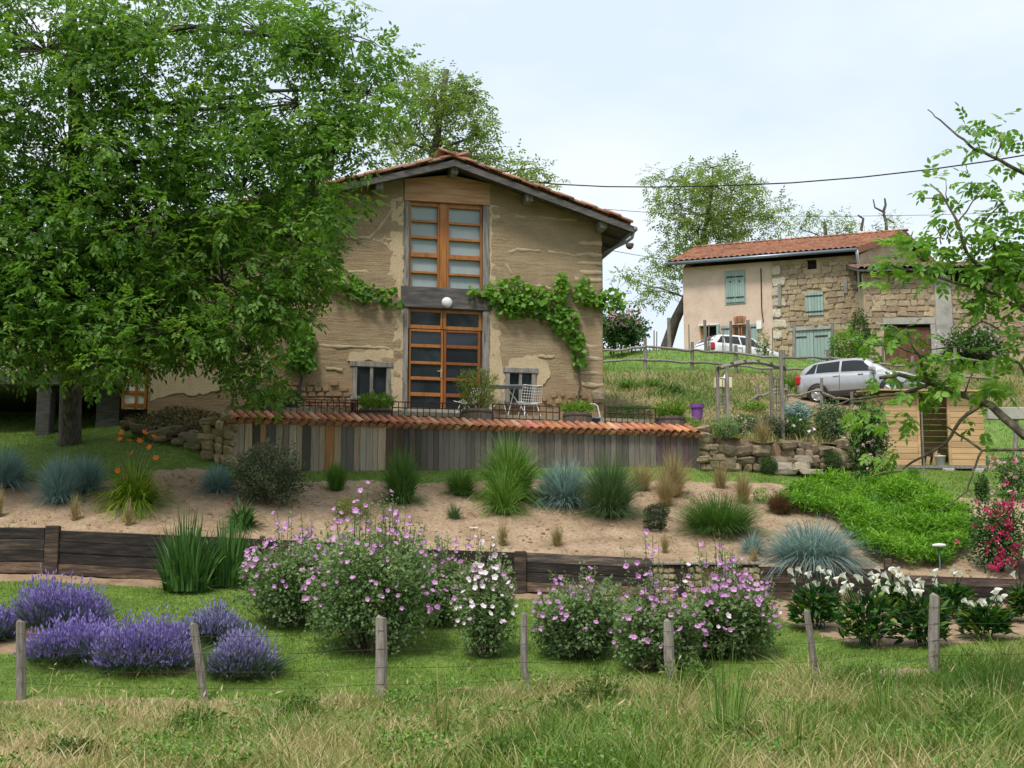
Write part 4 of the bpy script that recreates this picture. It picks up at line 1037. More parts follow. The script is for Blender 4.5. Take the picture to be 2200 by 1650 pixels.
# gabion bay with a pale board on top
a, b = P(1400, 1214, YW), P(1632, 1214, YW)
MB().box(a.x, b.x, YW-.16, YW+.25, a.z-.0, a.z+.05, .01).build('cap_board', MAT['oldwood'], RW, -RW.location)
rr = random.Random(31)
for (p0, p1) in ((1402, 1446), (1472, 1508), (1590, 1630)):
    for row, py in enumerate((1226, 1240, 1254, 1268, 1281)):
        px = p0 + rr.uniform(0, 4)
        while px < p1:
            w = rr.uniform(11, 20); c = P(min(px + w/2, p1-4), py, YW-.02)
            put_stone(RW, ST_ROCK, rr, c - RW.location, (w/110, .22, rr.uniform(12, 16)/110), .25, (1.25, 1.2, 1.1)); px += w*.95
a, b = P(1400, 1216, YW+.12), P(1632, 1290, YW+.12)
MB().box(a.x, b.x, YW+.10, YW+.16, b.z-.3, a.z+.02).build('backing', MAT['soil'], RW, -RW.location)

# ------------------------------------------------------------------ dry-stone walls and steps beside the arbor
def rockwall(name, label, line, base_py_h, seed, col=None, big=.42):
    """line: list of (px, base py, top py, Y)"""
    t = thing(name, label, 'stone wall', P(line[0][0], line[0][1], line[0][3])); t['kind'] = 'thing'
    rr = random.Random(seed)
    for (a, b) in zip(line[:-1], line[1:]):
        A0, A1 = P(a[0], a[1], a[3]), P(a[0], a[2], a[3]); B0, B1 = P(b[0], b[1], b[3]), P(b[0], b[2], b[3])
        L = math.hypot(B0.x-A0.x, B0.y-A0.y); rz = math.atan2(B0.y-A0.y, B0.x-A0.x)
        z = 0.0; hmax = max(A1.z-A0.z, B1.z-B0.z)
        while z < hmax:
            h = rr.uniform(.16, .34)*big/.42; u = -rr.uniform(0, .15)
            while u < L:
                w = rr.uniform(.2, .62)*big/.42; f = min(1, max(0, (u+w/2)/L)); p = A0.lerp(B0, f)
                ht = (A1.z-A0.z)*(1-f) + (B1.z-B0.z)*f
                if z + h*.55 < ht:
                    put_stone(t, ST_ROCK, rr, p + Vector((0, rr.uniform(-.05, .05), z + h/2)) - t.location, (w*1.1, .4, h*1.14), .2, col, rz)
                u += w
            z += h*.94
    return t
rockwall('dry_stone_wall', 'rough dry-stone wall joining the right end of the plank wall', [(1497, 1012, 915, 34.9), (1530, 1012, 932, 35.0), (1560, 1014, 952, 35.1), (1640, 1016, 955, 35.3)], 0, 41, (.8, .76, .68), .38)
rockwall('dry_stone_wall', 'dry-stone wall right of the stone steps behind the clipped box bushes', [(1688, 1004, 955, 35.7), (1740, 1006, 952, 36.0), (1800, 1008, 955, 36.5), (1850, 1008, 958, 37.0)], 0, 42, (.85, .8, .72), .34)
rockwall('dry_stone_wall', 'second row of boulders holding the rock bed left of the arbor lattice', [(1545, 962, 942, 36.3), (1585, 965, 945, 36.5), (1660, 968, 945, 36.9)], 0, 43, (.8, .76, .7), .34)
rockwall('dry_stone_wall', 'line of grey rocks edging the drive below the silver car', [(1600, 893, 872, 44.3), (1680, 890, 876, 45.3), (1760, 890, 874, 45.8), (1860, 892, 872, 46)], 0, 44, (1.1, 1.1, 1.05), .5)
rockwall('dry_stone_wall', 'shaded rock edging along the sloping bed under the walnut', [(270, 922, 905, 33.2), (340, 944, 920, 32.9), (430, 968, 940, 32.5)], 0, 45, (.7, .68, .6), .4)
rockwall('stone_wall_end', 'crumbling tan stone wall end left of the first plank', [(440, 985, 905, 32.05), (494, 1000, 895, 31.95)], 0, 46, (1.2, 1.1, .95), .3)
# soil behind the lower wall so no gap shows
mb = MB()
for a, b in zip(SW[:-1], SW[1:]):
    mb._add([(a.x, a.y+.15, 3), (b.x, b.y+.15, 3), (b.x, b.y+1, 3), (a.x, a.y+1, 3), (a.x, a.y+.15, zC(a.x, a.y+.5)-.03), (b.x, b.y+.15, zC(b.x, b.y+.5)-.03), (b.x, b.y+1, zC(b.x, b.y+1)-.03), (a.x, a.y+1, zC(a.x, a.y+1)-.03)], BX)
o = mb.build('bed_bank', MAT['soil']); o['kind'] = 'structure'
STEP = thing('stone_steps', 'four rough stone slab steps climbing to the arbor', 'steps', P(1700, 1012, 35.2)); STEP['kind'] = 'thing'
for px0, px1, t, b_, Yd in ((1660, 1770, 1008, 1018, 35.15), (1664, 1740, 994, 1008, 35.45), (1655, 1745, 980, 995, 35.75), (1640, 1700, 962, 982, 36.05)):
    a, b = P(px0, t, Yd), P(px1, b_, Yd); c = Vector(((a.x+b.x)/2, Yd, (a.z+b.z)/2)) - STEP.location
    rr = random.Random(px0)
    for k in range(2):
        w = (b.x-a.x)/2
        put_stone(STEP, ST_WALL, rr, c + Vector((w*(k-.5), .2, -.02)), (w*1.04, .8, (a.z-b.z)*1.35), .02, (.95, 1.05, 1.15))

# ------------------------------------------------------------------ arbor
ab = P(1590, 960, 37.2)
AR = thing('garden_arbor', 'weathered grey timber garden arbor with lattice sides over the steps', 'arbor', (ab.x, ab.y, 0), 0)
def pxl(px, py, Y): return P(px, py, Y) - AR.location
posts = [((1545, 955), (1546, 788), 37.6), ((1566, 962), (1568, 788), 36.7), ((1661, 975), (1664, 795), 37.4), ((1684, 978), (1683, 752), 36.5)]
for (b_, t_, Yd) in posts:
    a, b = pxl(b_[0], b_[1]+14, Yd), pxl(t_[0], t_[1], Yd)
    MB().box(-.045, .045, -.045, .045, 0, b.z-a.z, .008).build('post', MAT['post'], AR, a)
for Yd, y0, y1, x0, x1, bow in ((36.7, 792, 793, 1546, 1690, 14), (37.5, 792, 790, 1540, 1672, 15)):
    pts = [pxl(x0+(x1-x0)*k/8, y0+(y1-y0)*k/8 - bow*math.sin(math.pi*k/8), Yd) for k in range(9)]
    MB().tube(pts, .05, 6).build('bowed_beam', MAT['post'], AR)
for k in range(6):
    f = k/5; x = 1543 + f*140; y = 789 - 14*math.sin(math.pi*f)
    MB().tube([pxl(x-2, y, 37.8), pxl(x+4, y-3, 36.4)], .03, 5).build('crossbar', MAT['post'], AR)
for (xa, xb, y0, y1, Y0, Y1, n) in ((1662, 1683, 815, 948, 37.35, 36.55, 8), (1547, 1566, 815, 870, 37.55, 36.75, 3)):
    for k in range(n+1):
        y = y0 + (y1-y0)*k/n; MB().tube([pxl(xa, y-2, Y0), pxl(xb, y, Y1)], .014, 4).build('lattice_bar', MAT['post'], AR)
    for f in (.3, .55, .8):
        x = xa+(xb-xa)*f; yy = Y0+(Y1-Y0)*f; MB().tube([pxl(x, y0, yy), pxl(x, y1, yy)], .012, 4).build('lattice_bar', MAT['post'], AR)
# cream box on a stake behind the arbor
g = onC(1550, 880); t = thing('post_box', 'small cream box on a thin stake behind the arbor', 'box', g)
a, b = P(1534, 812, g.y) - g, P(1572, 834, g.y) - g
MB().box(a.x, b.x, -.12, .12, b.z, a.z, .01).build('body', plain('cream_paint', (.72, .66, .45)), t)
MB().box((a.x+b.x)/2-.03, (a.x+b.x)/2+.03, -.03, .03, -.1, b.z).build('stake', MAT['post'], t)
MB().lathe([(.02, 0), (.10, 0), (.06, .08), (.02, .14)], 10, ((a.x+b.x)/2+.1, 0, a.z)).build('finial', MAT['white'], t)

# ------------------------------------------------------------------ stone house with pink half
PF_ = Frame(1660, 63.5, R(-18.6), 0.0)
def base_z(px, py): return PF_.uv(px, py)[1]
z_b = min(PF_.uv(1470, 770)[1], PF_.uv(1850, 800)[1]); PF_.o.z = z_b
PH = thing('stone_house', 'old two-storey house half pink render half bare stone with red tile roof', 'house', PF_.o, PF_.a)
X = lambda px, py=650: PF_.uv(px, py)[0]
Z = lambda px, py: PF_.uv(px, py)[1]
x0, xm, x1 = X(1468), X(1660), X(1850); zt = (Z(1500, 572) + Z(1800, 552))/2
def slabs(parent, u0, u1, z0, z1, v0, v1, holes, mat, name):
    xs = sorted({u0, u1, *[h[0] for h in holes], *[h[1] for h in holes]}); m = MB()
    for a, b in zip(xs[:-1], xs[1:]):
        hs = sorted([h for h in holes if h[0] <= a and h[1] >= b], key=lambda h: h[2]); z = z0
        for h in hs:
            if h[2] > z: m.box(a, b, v0, v1, z, h[2])
            z = h[3]
        if z < z1: m.box(a, b, v0, v1, z, z1)
    return m.build(name, MAT[mat], parent)
hP = [(X(1561), X(1600), Z(1580, 650), Z(1580, 585)), (X(1504), X(1541), 0, Z(1520, 700)), (X(1572), X(1604), Z(1590, 745), Z(1590, 697))]
hS = [(X(1737), X(1757), Z(1747, 578), Z(1747, 557)), (X(1730), X(1769), Z(1750, 678), Z(1750, 628)), (X(1700), X(1790), 0, Z(1745, 709))]
slabs(PH, x0, xm, 0, zt, 0, .4, hP, 'pinkplaster', 'pink_wall'); slabs(PH, xm, x1, 0, zt, .02, .4, hS, 'mortarwall', 'stone_wall')
dep = 6.4
MB().box(x0+.01, x1-.01, .41, dep, 0, zt-.01).build('rear_block', MAT['mortarwall'], PH)
MB().prism([(.42, zt), (dep, zt), (dep/2, zt+1.62)], 0, 1).mesh('x', None)
yr = dep/2; xg = PF_.uv(1930, 500, yr)[0]                      # the gable end runs back askew
gz_ = PF_.uv(1930, 505, yr)[1]
gm = MB(); xb = 2*xg - x1
vs = [(x1-.35, 0.02, 0), (x1, 0.02, 0), (xb, dep, 0), (xb-.35, dep, 0), (x1-.35, 0.02, zt), (x1, 0.02, zt), (xb, dep, zt), (xb-.35, dep, zt), (xg, yr, gz_), (xg-.35, yr, gz_)]
gm._add(vs, [(1, 2, 6, 8, 5), (0, 4, 9, 7, 3), (4, 5, 8, 9), (9, 8, 6, 7), (0, 1, 5, 4)]); gm.build('gable_wall', MAT['mortarwall'], PH)
gm = MB(); vs = [(x0, 0, zt), (x0, dep, zt), (x0, dep/2, zt+1.55), (x0+.3, 0, zt), (x0+.3, dep, zt), (x0+.3, dep/2, zt+1.55)]
gm._add(vs, [(0, 2, 1), (3, 4, 5), (0, 3, 5, 2), (2, 5, 4, 1), (0, 1, 4, 3)]); gm.build('gable_wall', MAT['pinkplaster'], PH)
rr = random.Random(71)
skip = lambda u, z, w, h: any(o[0]-.10 < u < o[1]+.10 and o[2]-.14 < z < o[3]+.14 for o in hS)
stone_field(PH, rr, xm+.05, x1-.05, lambda u: .9, lambda u: zt-.1, .25, .31, .03, skip, 300)
for k in range(7):                                               # dressed quoins at the joint of the two halves
    zz = Z(1668, 720 - k*23); w = .62 if k % 2 else .42
    put_stone(PH, ST_WALL, rr, (xm + w/2, -.02, zz), (w, .16, .40), .02, (1.35, 1.55, 1.8))
# roof
rl, rr_ = X(1440, 573), X(1838, 545); e0 = -.55; yr = dep/2; rise = 1.75
rsl = rise/(yr - e0); zE = Z(1640, 560) + .02
xl2, zl2 = PF_.uv(1492, 534, yr); xr2, zr2 = PF_.uv(1944, 494, yr); rise = (zl2 + zr2)/2 - zE - .12; rsl = rise/(yr - e0)
er = rr_ + .12; br_ = 2*xr2 - er
RF = MB()
for ya, yb, ea, eb in ((e0, yr, rl, er), (dep + .55, yr, 2*xl2 - rl, br_)):
    vs = [(ea, ya, zE), (eb, ya, zE), (xr2, yb, zE+rise), (xl2, yb, zE+rise)]; vs = vs + [(x, y, z+.09) for x, y, z in vs]
    RF._add(vs, BX)
roofp = RF.build('roof', MAT['joinery_d'], PH)
nrm = Vector((0, -rsl, 1)).normalized()
tile_field('tile_field', roofp, (rl, e0-.05, zE+.10), (er, e0-.05, zE+.10), (xl2, yr, zE+rise+.10), nrm, .26, .36, .055, MAT['tilefield'], (xr2, yr, zE+rise+.10))
for k in range(38):
    f = k/37; o = link('ridge_tile', T_OLD, roofp, (xl2 + (xr2-.3-xl2)*f, yr, zE+rise+.12), (0, 0, -math.pi/2), (1.1, 1, .9)); tile_color(o, rr, .1)
for (ax_, ay, az_), (bx_, by, bz) in (((er, e0, zE), (xr2, yr, zE+rise)), ((xr2, yr, zE+rise), (br_, dep+.5, zE)), ((rl-.04, e0, zE), (xl2-.04, yr, zE+rise))):
    MB()._add([(ax_, ay, az_-.14), (ax_+.04, ay, az_-.14), (bx_+.04, by, bz-.14), (bx_, by, bz-.14), (ax_, ay, az_+.13), (ax_+.04, ay, az_+.13), (bx_+.04, by, bz+.13), (bx_, by, bz+.13)], BX).build('verge_board', MAT['joinery_d'], roofp)
MB().tube([(rl-.05, e0-.09, zE+.02), (er, e0-.09, zE+.02)], .085, 8).build('gutter', MAT['zinc'], PH, smooth=True)
MB().tube([(rr_+.1, e0-.05, zE), (rr_+.12, e0+.05, zE-.25), (x1-.05, -.07, zE-.55), (x1-.02, -.07, 0)], .065, 8).build('downpipe', MAT['pipewhite'], PH, smooth=True)
# shutters, doors, small openings
def shutter(parent, u0, u1, z0, z1, v=-.05, heart=False, boards=4, bars_=2, arch=False):
    s = link('shutter', None, parent)
    w = (u1-u0)/boards
    for k in range(boards): MB().box(u0+k*w+.004, u0+(k+1)*w-.004, v, v+.035, z0, z1, .006).build('board', MAT['shutter'], s)
    for k in range(bars_):
        zz = z0 + (z1-z0)*(.16 + .68*k/max(1, bars_-1)); MB().box(u0+.02, u1-.02, v-.02, v-.002, zz-.03, zz+.03).build('strap', MAT['iron'], s)
    if heart:
        uc = (u0+u1)/2; zc = z0 + (z1-z0)*.68; pts = []
        for k in range(16):
            t_ = 2*math.pi*k/16; pts.append((uc + .045*math.sin(t_)**3*1.1, zc + .05*(13*math.cos(t_)-5*math.cos(2*t_)-2*math.cos(3*t_)-math.cos(4*t_))/16))
        MB().prism(pts, v-.008, v-.001).build('heart_cutout', MAT['dark'], s)
    return s
h = hP[0]; um = (h[0]+h[1])/2
MB().box(h[0]-.06, h[1]+.06, -.03, .05, h[2]-.08, h[3]+.08).build('window_surround', MAT['shutter'], PH)
shutter(PH, h[0], um-.005, h[2], h[3], heart=True, v=-.08); shutter(PH, um+.005, h[1], h[2], h[3], heart=True, v=-.08)
h = hS[1]; shutter(PH, h[0], h[1], h[2], h[3], v=-.05, boards=6)
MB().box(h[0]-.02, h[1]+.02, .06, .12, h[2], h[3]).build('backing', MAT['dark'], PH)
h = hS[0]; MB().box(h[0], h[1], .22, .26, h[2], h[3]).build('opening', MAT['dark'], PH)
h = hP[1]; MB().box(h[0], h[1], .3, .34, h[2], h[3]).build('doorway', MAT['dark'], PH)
MB().box(h[0], h[0]+.28, .02, .10, h[2], h[3]-.1, .01).build('door', MAT['joinery'], PH); MB().box(h[0]-.06, h[1]+.08, -.22, .0, h[3]-.02, h[3]+.04).build('door_hood', MAT['white'], PH)
MB().box(h[1]-.02, h[1]+.10, -.3, -.26, h[2], h[3], .01).build('shutter', MAT['shutter'], PH)
h = hP[2]; wdw = link('window', None, PH); um = (h[0]+h[1])/2
for a, b in ((h[0], um-.02), (um+.02, h[1])): bars(wdw, a, b, [(h[3]-.1, (h[2]+h[3])/2+.04), ((h[2]+h[3])/2-.04, h[2]+.1)], .10, .16, 'joinery', h[2], h[3], .07, 'glass')
for k in range(9):                                               # brick arch over it
    f = k/8; a = (f-.5)*.9; u = um + 1.0*math.sin(a)*1.15*(h[1]-h[0])/1.0*.62; zz = h[3] + .10 + .14*math.cos(a*1.6)
    o = MB().box(-.055, .055, -.02, .1, -.16, .16, .01).build('brick', MAT['tile'], PH, (u, -.01, zz), (0, a*.5, 0)); o.color = (.8, .85, .9, 1)
shutter(PH, h[0]-.52, h[0]-.08, h[2], h[3]-.02, boards=3); shutter(PH, h[1]+.08, h[1]+.5, h[2], h[3]-.02, boards=3)
h = hS[2]; um = (h[0]+h[1])/2
MB().box(h[0]-.35, h[1]+.3, -.02, .1, h[3], h[3]+.30, .015).build('lintel', MAT['concrete'], PH)
for a, b in ((h[0], um-.006), (um+.006, h[1])):
    d = link('barn_door', None, PH)
    for k in range(6):
        w = (b-a)/6; MB().box(a+k*w+.003, a+(k+1)*w-.003, .06, .10, h[2], h[3], .005).build('board', MAT['shutter'], d)
    MB().box(a+.05, b-.3, .035, .058, h[3]-.32, h[3]-.26).build('strap', MAT['iron'], d)
MB().box(X(1630)-.12, X(1630)+.12, -.12, .0, Z(1632, 708), Z(1632, 690), .01).build('meter_box', MAT['white'], PH)
MB().tube([(X(1635, 580), -.03, Z(1635, 577)), (X(1636, 640), -.03, Z(1636, 665)), (X(1640, 690), -.03, Z(1640, 692))], .025, 5).build('cable_conduit', MAT['dark'], PH)
for px, py0, py1 in ((1676, 610, 660), (1818, 597, 632)):        # old timber stubs
    MB().box(X(px)-.09, X(px)+.09, -.12, .05, Z(px, py1), Z(px, py0), .02).build('timber', MAT['oldwood'], PH)

# ------------------------------------------------------------------ barn to the right
BF = Frame(1950, 60.0, R(-3.0), 0.0); BF.o.z = min(BF.uv(1870, 800)[1], BF.uv(2200, 815)[1])
BN = thing('stone_barn', 'low stone barn with brown plank door and old grey tile roof behind the branches', 'barn', BF.o, BF.a)
X = lambda px, py=680: BF.uv(px, py)[0]
Z = lambda px, py: BF.uv(px, py)[1]
zt2 = Z(1950, 585); a0, a1, a2, a3 = X(1858), X(2010), X(2046), X(2330)
hB = [(X(1898), X(1998), 0, Z(1950, 697))]
slabs(BN, a0, a1, 0, zt2, 0, .4, hB, 'mortarwall', 'stone_wall'); slabs(BN, a2, a3, 0, zt2-.5, .05, .4, [], 'mortarwall', 'stone_wall')
MB().box(a1, a2, -.06, .4, 0, zt2-.15, .02).build('plaster_pier', MAT['concrete'], BN)
MB().box(a0+.02, a3-.02, .41, 6.5, 0, zt2-.52).build('rear_block', MAT['mortarwall'], BN)
rr = random.Random(72)
sk = lambda u, z, w, h: hB[0][0]-.25 < u < hB[0][1]+.3 and z < hB[0][3]+.3
stone_field(BN, rr, a0+.05, a1-.03, lambda u: 1.2, lambda u: zt2-.1, .23, .36, .01, sk, 230)
stone_field(BN, rr, a2+.05, a3-2.2, lambda u: 1.2, lambda u: zt2-.6, .19, .27, .05, None, 290, depth=.12)
MB().box(hB[0][0]-.35, a1-.02, -.05, .2, hB[0][3], hB[0][3]+.3, .015).build('lintel', MAT['concrete'], BN)
MB().box(hB[0][1], a1-.02, -.04, .2, 0, hB[0][3]-.004, .015).build('jamb', MAT['concrete'], BN)
for k in range(10):
    w = (hB[0][1]-hB[0][0])/10; o = MB().box(0, w-.008, 0, .05, 0, hB[0][3]-.12, .006).build('door_board', MAT['barnwood'] if 'barnwood' in MAT else MAT.setdefault('barnwood', surf('brown_barn_board', [(.10, .045, .03), (.17, .085, .055)], 3, (5, 5, .5), bump=.4, objrand=.2)), BN, (hB[0][0]+k*w, .12, 0))
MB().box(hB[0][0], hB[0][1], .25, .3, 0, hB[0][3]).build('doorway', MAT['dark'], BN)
zr = Z(2050, 532)
rb = MB()
for ya, yb, za, zb_ in ((-.5, 3.4, zt2-.05, zr), (7.3, 3.4, zt2-.05, zr)):
    vs = [(a0-.3, ya, za), (a3, ya, za), (a3, yb, zb_), (a0-.3, yb, zb_)]; vs = vs + [(x, y, z+.1) for x, y, z in vs]; rb._add(vs, BX)
rbo = rb.build('roof', MAT['beam'], BN)
tile_field('tile_field', rbo, (a0-.3, -.55, zt2+.06), (a3, -.55, zt2+.06), (a0-.3, 3.4, zr+.11), Vector((0, -.3, 1)).normalized(), .26, .36, .075, MAT['tilefield_old'])

# ------------------------------------------------------------------ overhead cables
def cable(name, label, pts, rad):
    q = [P(*p) for p in pts]; c = q[0]
    o = MB().tube([p - c for p in q], rad, 5).build(name, MAT['dark'], None, c); tag(o, label, 'cable')
cable('overhead_cable', 'thick dark overhead cable sagging from behind the farmhouse roof to the upper right', [(1100, 388, 48), (1200, 396, 47), (1300, 401, 46), (1420, 402, 45), (1560, 399, 44), (1700, 393, 43), (1850, 381, 42), (2000, 364, 41), (2120, 347, 40), (2330, 312, 38)], .022)
cable('overhead_cable', 'thin overhead wire crossing just above the pink house roof', [(1240, 445, 58), (1400, 457, 60), (1600, 464, 63), (1800, 465, 67), (2000, 462, 70), (2300, 452, 75)], .012)
cable('overhead_cable', 'short thin wire running down from the farmhouse corner to the pink house', [(1285, 533, 38.2), (1350, 545, 48), (1440, 560, 60), (1500, 578, 64.6)], .010)

# ------------------------------------------------------------------ timber shed
SF = Frame(2010, 37.6, R(4), 0); SF.o.z = SF.uv(2010, 1003)[1]
SH = thing('timber_shed', 'small new softwood board shed with open dark doorway', 'shed', SF.o, SF.a)
X = lambda px, py=920: SF.uv(px, py)[0]
Z = lambda px, py: SF.uv(px, py)[1]
fl = Z(2010, 1000); tp = Z(2010, 845)
s0, s1, s2, s3 = X(1900), X(1976), X(2036), X(2114)
rr = random.Random(81)
bm_ = MB().box(0, 1, -.012, .012, 0, 1, .004).mesh('board', MAT['shedwood'])
nb = 12; bh = (tp - fl)/nb
def boardrow(u0, u1, k, v=0.0, dx=0): 
    link('board', bm_, SH, (u0 + rr.uniform(-.008, .008), v + rr.uniform(-.004, .004), fl + k*bh + .004), (0, 0, 0), (u1-u0 + rr.uniform(-.006, .006), 1, bh-.010))
for k in range(nb): boardrow(s0, s1-.07, k); boardrow(s2+.07, s3, k)
for k in range(nb):                                              # back wall boards with light gaps
    link('back_board', bm_, SH, (s0, 1.6, fl + k*bh), (0, 0, 0), (s3-s0, 1, bh-.011))
    for x in (s0-.012, s3-.012): link('side_board', bm_, SH, (x+.012, .02, fl + k*bh + .004), (0, 0, math.pi/2), (1.55, 1, bh-.010))
for u in (s1-.07, s2): MB().box(u, u+.07, -.03, .05, fl, tp, .006).build('door_post', MAT['shedwood'], SH)
MB().box(s0-.02, s3+.02, -.05, 1.6, fl-.09, fl-.01, .01).build('floor_beam', MAT['oldwood'], SH)
rfm = MB()._add([(s0-.15, -.25, tp+.03), (s3+.15, -.25, tp+.03), (s3+.15, 1.8, tp+.28), (s0-.15, 1.8, tp+.28), (s0-.15, -.25, tp+.07), (s3+.15, -.25, tp+.07), (s3+.15, 1.8, tp+.32), (s0-.15, 1.8, tp+.32)], BX).build('roof', MAT['shedwood'], SH)
MB().box(s0, s3, 1.62, 1.65, tp-.02, tp+.26).build('back_strip', MAT['shedwood'], SH)
for u, w, nm in ((X(2032), .34, ''), (X(2096), .32, '')):
    o = MB().box(-w/2, w/2, -.16, .18, -.05, .26, .03).build('concrete_block', MAT['concrete'], None, SF.world(u, .05, fl-.34))
    tag(o, 'pale concrete block under the shed floor below the bucket' if u < s2+.1 else 'pale concrete block under the right end of the shed', 'concrete block')
p = SF.world(X(2024), .22, fl); t = thing('bucket', 'white plastic bucket with pink stained side in the shed doorway', 'bucket', p)
MB().lathe([(.11, 0), (.14, .25), (.148, .25), (.148, .28), (.13, .28), (.12, .26)], 16).build('body', MAT['white'], t, smooth=True)
MB().tube([(-.14, 0, .26), (-.12, -.02, .34), (-.1, -.03, .38)], .006, 5).build('handle', MAT['white'], t)
for i, (px, w, hh, tl) in enumerate(((2018, .10, .5, .15), (2030, .14, .38, -.08), (2003, .1, .3, .2))):
    o = MB().box(-w/2, w/2, -.015, .015, 0, hh).build('timber_offcut', MAT['shedwood'], None, SF.world(X(px), .55, fl), (.1, tl, 0))
    tag(o, ('tilted pale timber offcut', 'wide pale timber offcut leaning', 'short timber offcut at the dark end')[i] + ' behind the bucket in the shed', 'timber')
# posts and beam right of the shed
p = onC(2172, 990); t = thing('concrete_beam_frame', 'grey concrete post and long beam right of the shed', 'concrete frame', p)
a = P(2120, 902, p.y) - p; b = P(2290, 876, p.y) - p
MB().box(a.x, b.x, -.12, .12, a.z, b.z, .015).build('beam', MAT['concrete'], t); MB().tube([(P(2181, 1000, p.y)-p), (P(2183, 903, p.y)-p)], .07, 8).build('post', MAT['post'], t)
p = onB(1988, 1066); o = MB().tube([(0, 0, -.1), (.0, 0, P(1992, 870, p.y).z - p.z)], .022, 6).build('stake', MAT['post'], None, p); tag(o, 'tall thin grey stake planted before the shed doorway', 'stake')

# ------------------------------------------------------------------ rail fences on the hill
def rail_fence(name, label, posts, rails, seed, pr=.075, rrad=.05, wob=.035):
    q = [(P(x, yb, Y), P(x, yt, Y)) for x, yt, yb, Y in posts]; t = thing(name, label, 'fence', q[0][0]); r = random.Random(seed); o0 = q[0][0]; t['kind'] = 'thing'
    for a, b in q:
        MB().tube([a-o0-Vector((0, 0, .25)), (a+b)/2-o0, b-o0], [pr, pr*.95, pr*.85], 7).build('post', MAT['post'], t)
    for (i, j, f0, f1) in rails:
        A = q[i][0].lerp(q[i][1], f0) - o0; B = q[j][0].lerp(q[j][1], f1) - o0; n = 7; ph = r.uniform(0, 6)
        pts = [A.lerp(B, k/n) + Vector((0, -.06, wob*math.sin(ph + 5*k/n)*math.sin(math.pi*k/n) + r.uniform(-.02, .02))) for k in range(n+1)]
        MB().tube(pts, [rrad*r.uniform(.8, 1.2) for _ in pts], 6).build('rail', MAT['post'], t)
fp = [(1200, 725, 795, 54.5), (1292, 738, 795, 54.3), (1386, 727, 793, 54), (1487, 735, 797, 54.3), (1581, 742, 803, 54), (1683, 752, 812, 53), (1778, 752, 815, 53.5), (1870, 765, 825, 54), (1960, 765, 832, 54), (2052, 745, 835, 53.5), (2135, 755, 838, 53)]
rails = []
for i in range(len(fp)-1): rails += [(i, i+1, .72, .70), (i, i+1, .28, .30)]
rail_fence('rail_fence', 'long grey split-rail fence across the green field above the bank', fp, rails, 3)
fp = [(1568, 850, 890, 44.5), (1628, 827, 880, 45.5), (1690, 825, 876, 46), (1765, 812, 876, 46), (1830, 842, 885, 46)]
rail_fence('rail_fence', 'short crooked rail fence along the drive in front of the silver car', fp, [(0, 1, .3, .55), (1, 2, .55, .75), (2, 3, .5, .55), (3, 4, .5, .5)], 4, .06, .045, .07)
# stakes before the pink house
t = thing('stake_fence', 'row of tall grey stakes fencing the garden before the pink house', 'fence', P(1438, 745, 58)); t['kind'] = 'thing'
r = random.Random(6)
for px, yt, yb, w in ((1318, 700, 750, 4), (1335, 690, 752, 3), (1357, 680, 752, 4), (1438, 683, 750, 9), (1517, 688, 756, 8), (1522, 697, 756, 3), (1570, 690, 760, 7), (1605, 688, 765, 9), (1612, 700, 765, 5), (1552, 708, 758, 3), (1481, 697, 752, 3), (1705, 692, 762, 8), (1787, 696, 765, 8), (1660, 705, 760, 3), (1405, 710, 752, 3), (1410, 712, 752, 3), (2125, 700, 800, 9), (2035, 735, 800, 8), (1895, 740, 800, 6)):
    a, b = P(px, yb, 58), P(px + r.uniform(-3, 3), yt, 58); MB().tube([a-t.location-Vector((0, 0, .4)), b-t.location], [w/ppm(58)*.55, w/ppm(58)*.45], 6).build('stake', MAT['post'], t)

# ------------------------------------------------------------------ wire fence at the foot of the lawn
WFp = [((45, 1335), (46, 1500), .07), ((416, 1340), (440, 1512), .062), ((819, 1326), (818, 1506), .085), ((1126, 1318), (1138, 1492), .05), ((1436, 1333), (1446, 1480), .075), ((1733, 1312), (1760, 1494), .05), ((2008, 1278), (2007, 1440), .08), ((2330, 1270), (2335, 1425), .07)]
WF = thing('wire_fence', 'post and barbed-wire fence of split grey stakes along the lawn edge', 'fence', onA(818, 1506)); WF['kind'] = 'thing'
tops = []
r = random.Random(12)
for (tp_, bp_, rad) in WFp:
    a = P(bp_[0], bp_[1], 20.4); b = P(tp_[0], tp_[1], 20.4); tops.append((a, b)); o0 = WF.location
    mid = a.lerp(b, .45) + Vector((r.uniform(-.03, .03), 0, 0))
    if bp_[0] == 1138: mid = a.lerp(b, .35) + Vector((-.055, 0, 0))
    MB().tube([a-o0-Vector((0, 0, .2)), a-o0, mid-o0, b-o0-Vector((0, 0, .01)), b-o0+Vector((.01, 0, .005))], [rad*.9, rad, rad*1.03, rad*.95, rad*.7], 7).build('post', MAT['post'], WF)
for f in (.84, .62, .40, .2):
    pts = []
    for i in range(len(tops)-1):
        A = tops[i][0].lerp(tops[i][1], f); B = tops[i+1][0].lerp(tops[i+1][1], f)
        for k in range(5): pts.append(A.lerp(B, k/5) + Vector((0, -.08, -.03*math.sin(math.pi*k/5))) - WF.location)
    MB().tube(pts, .003, 4).build('wire', MAT['iron'], WF)
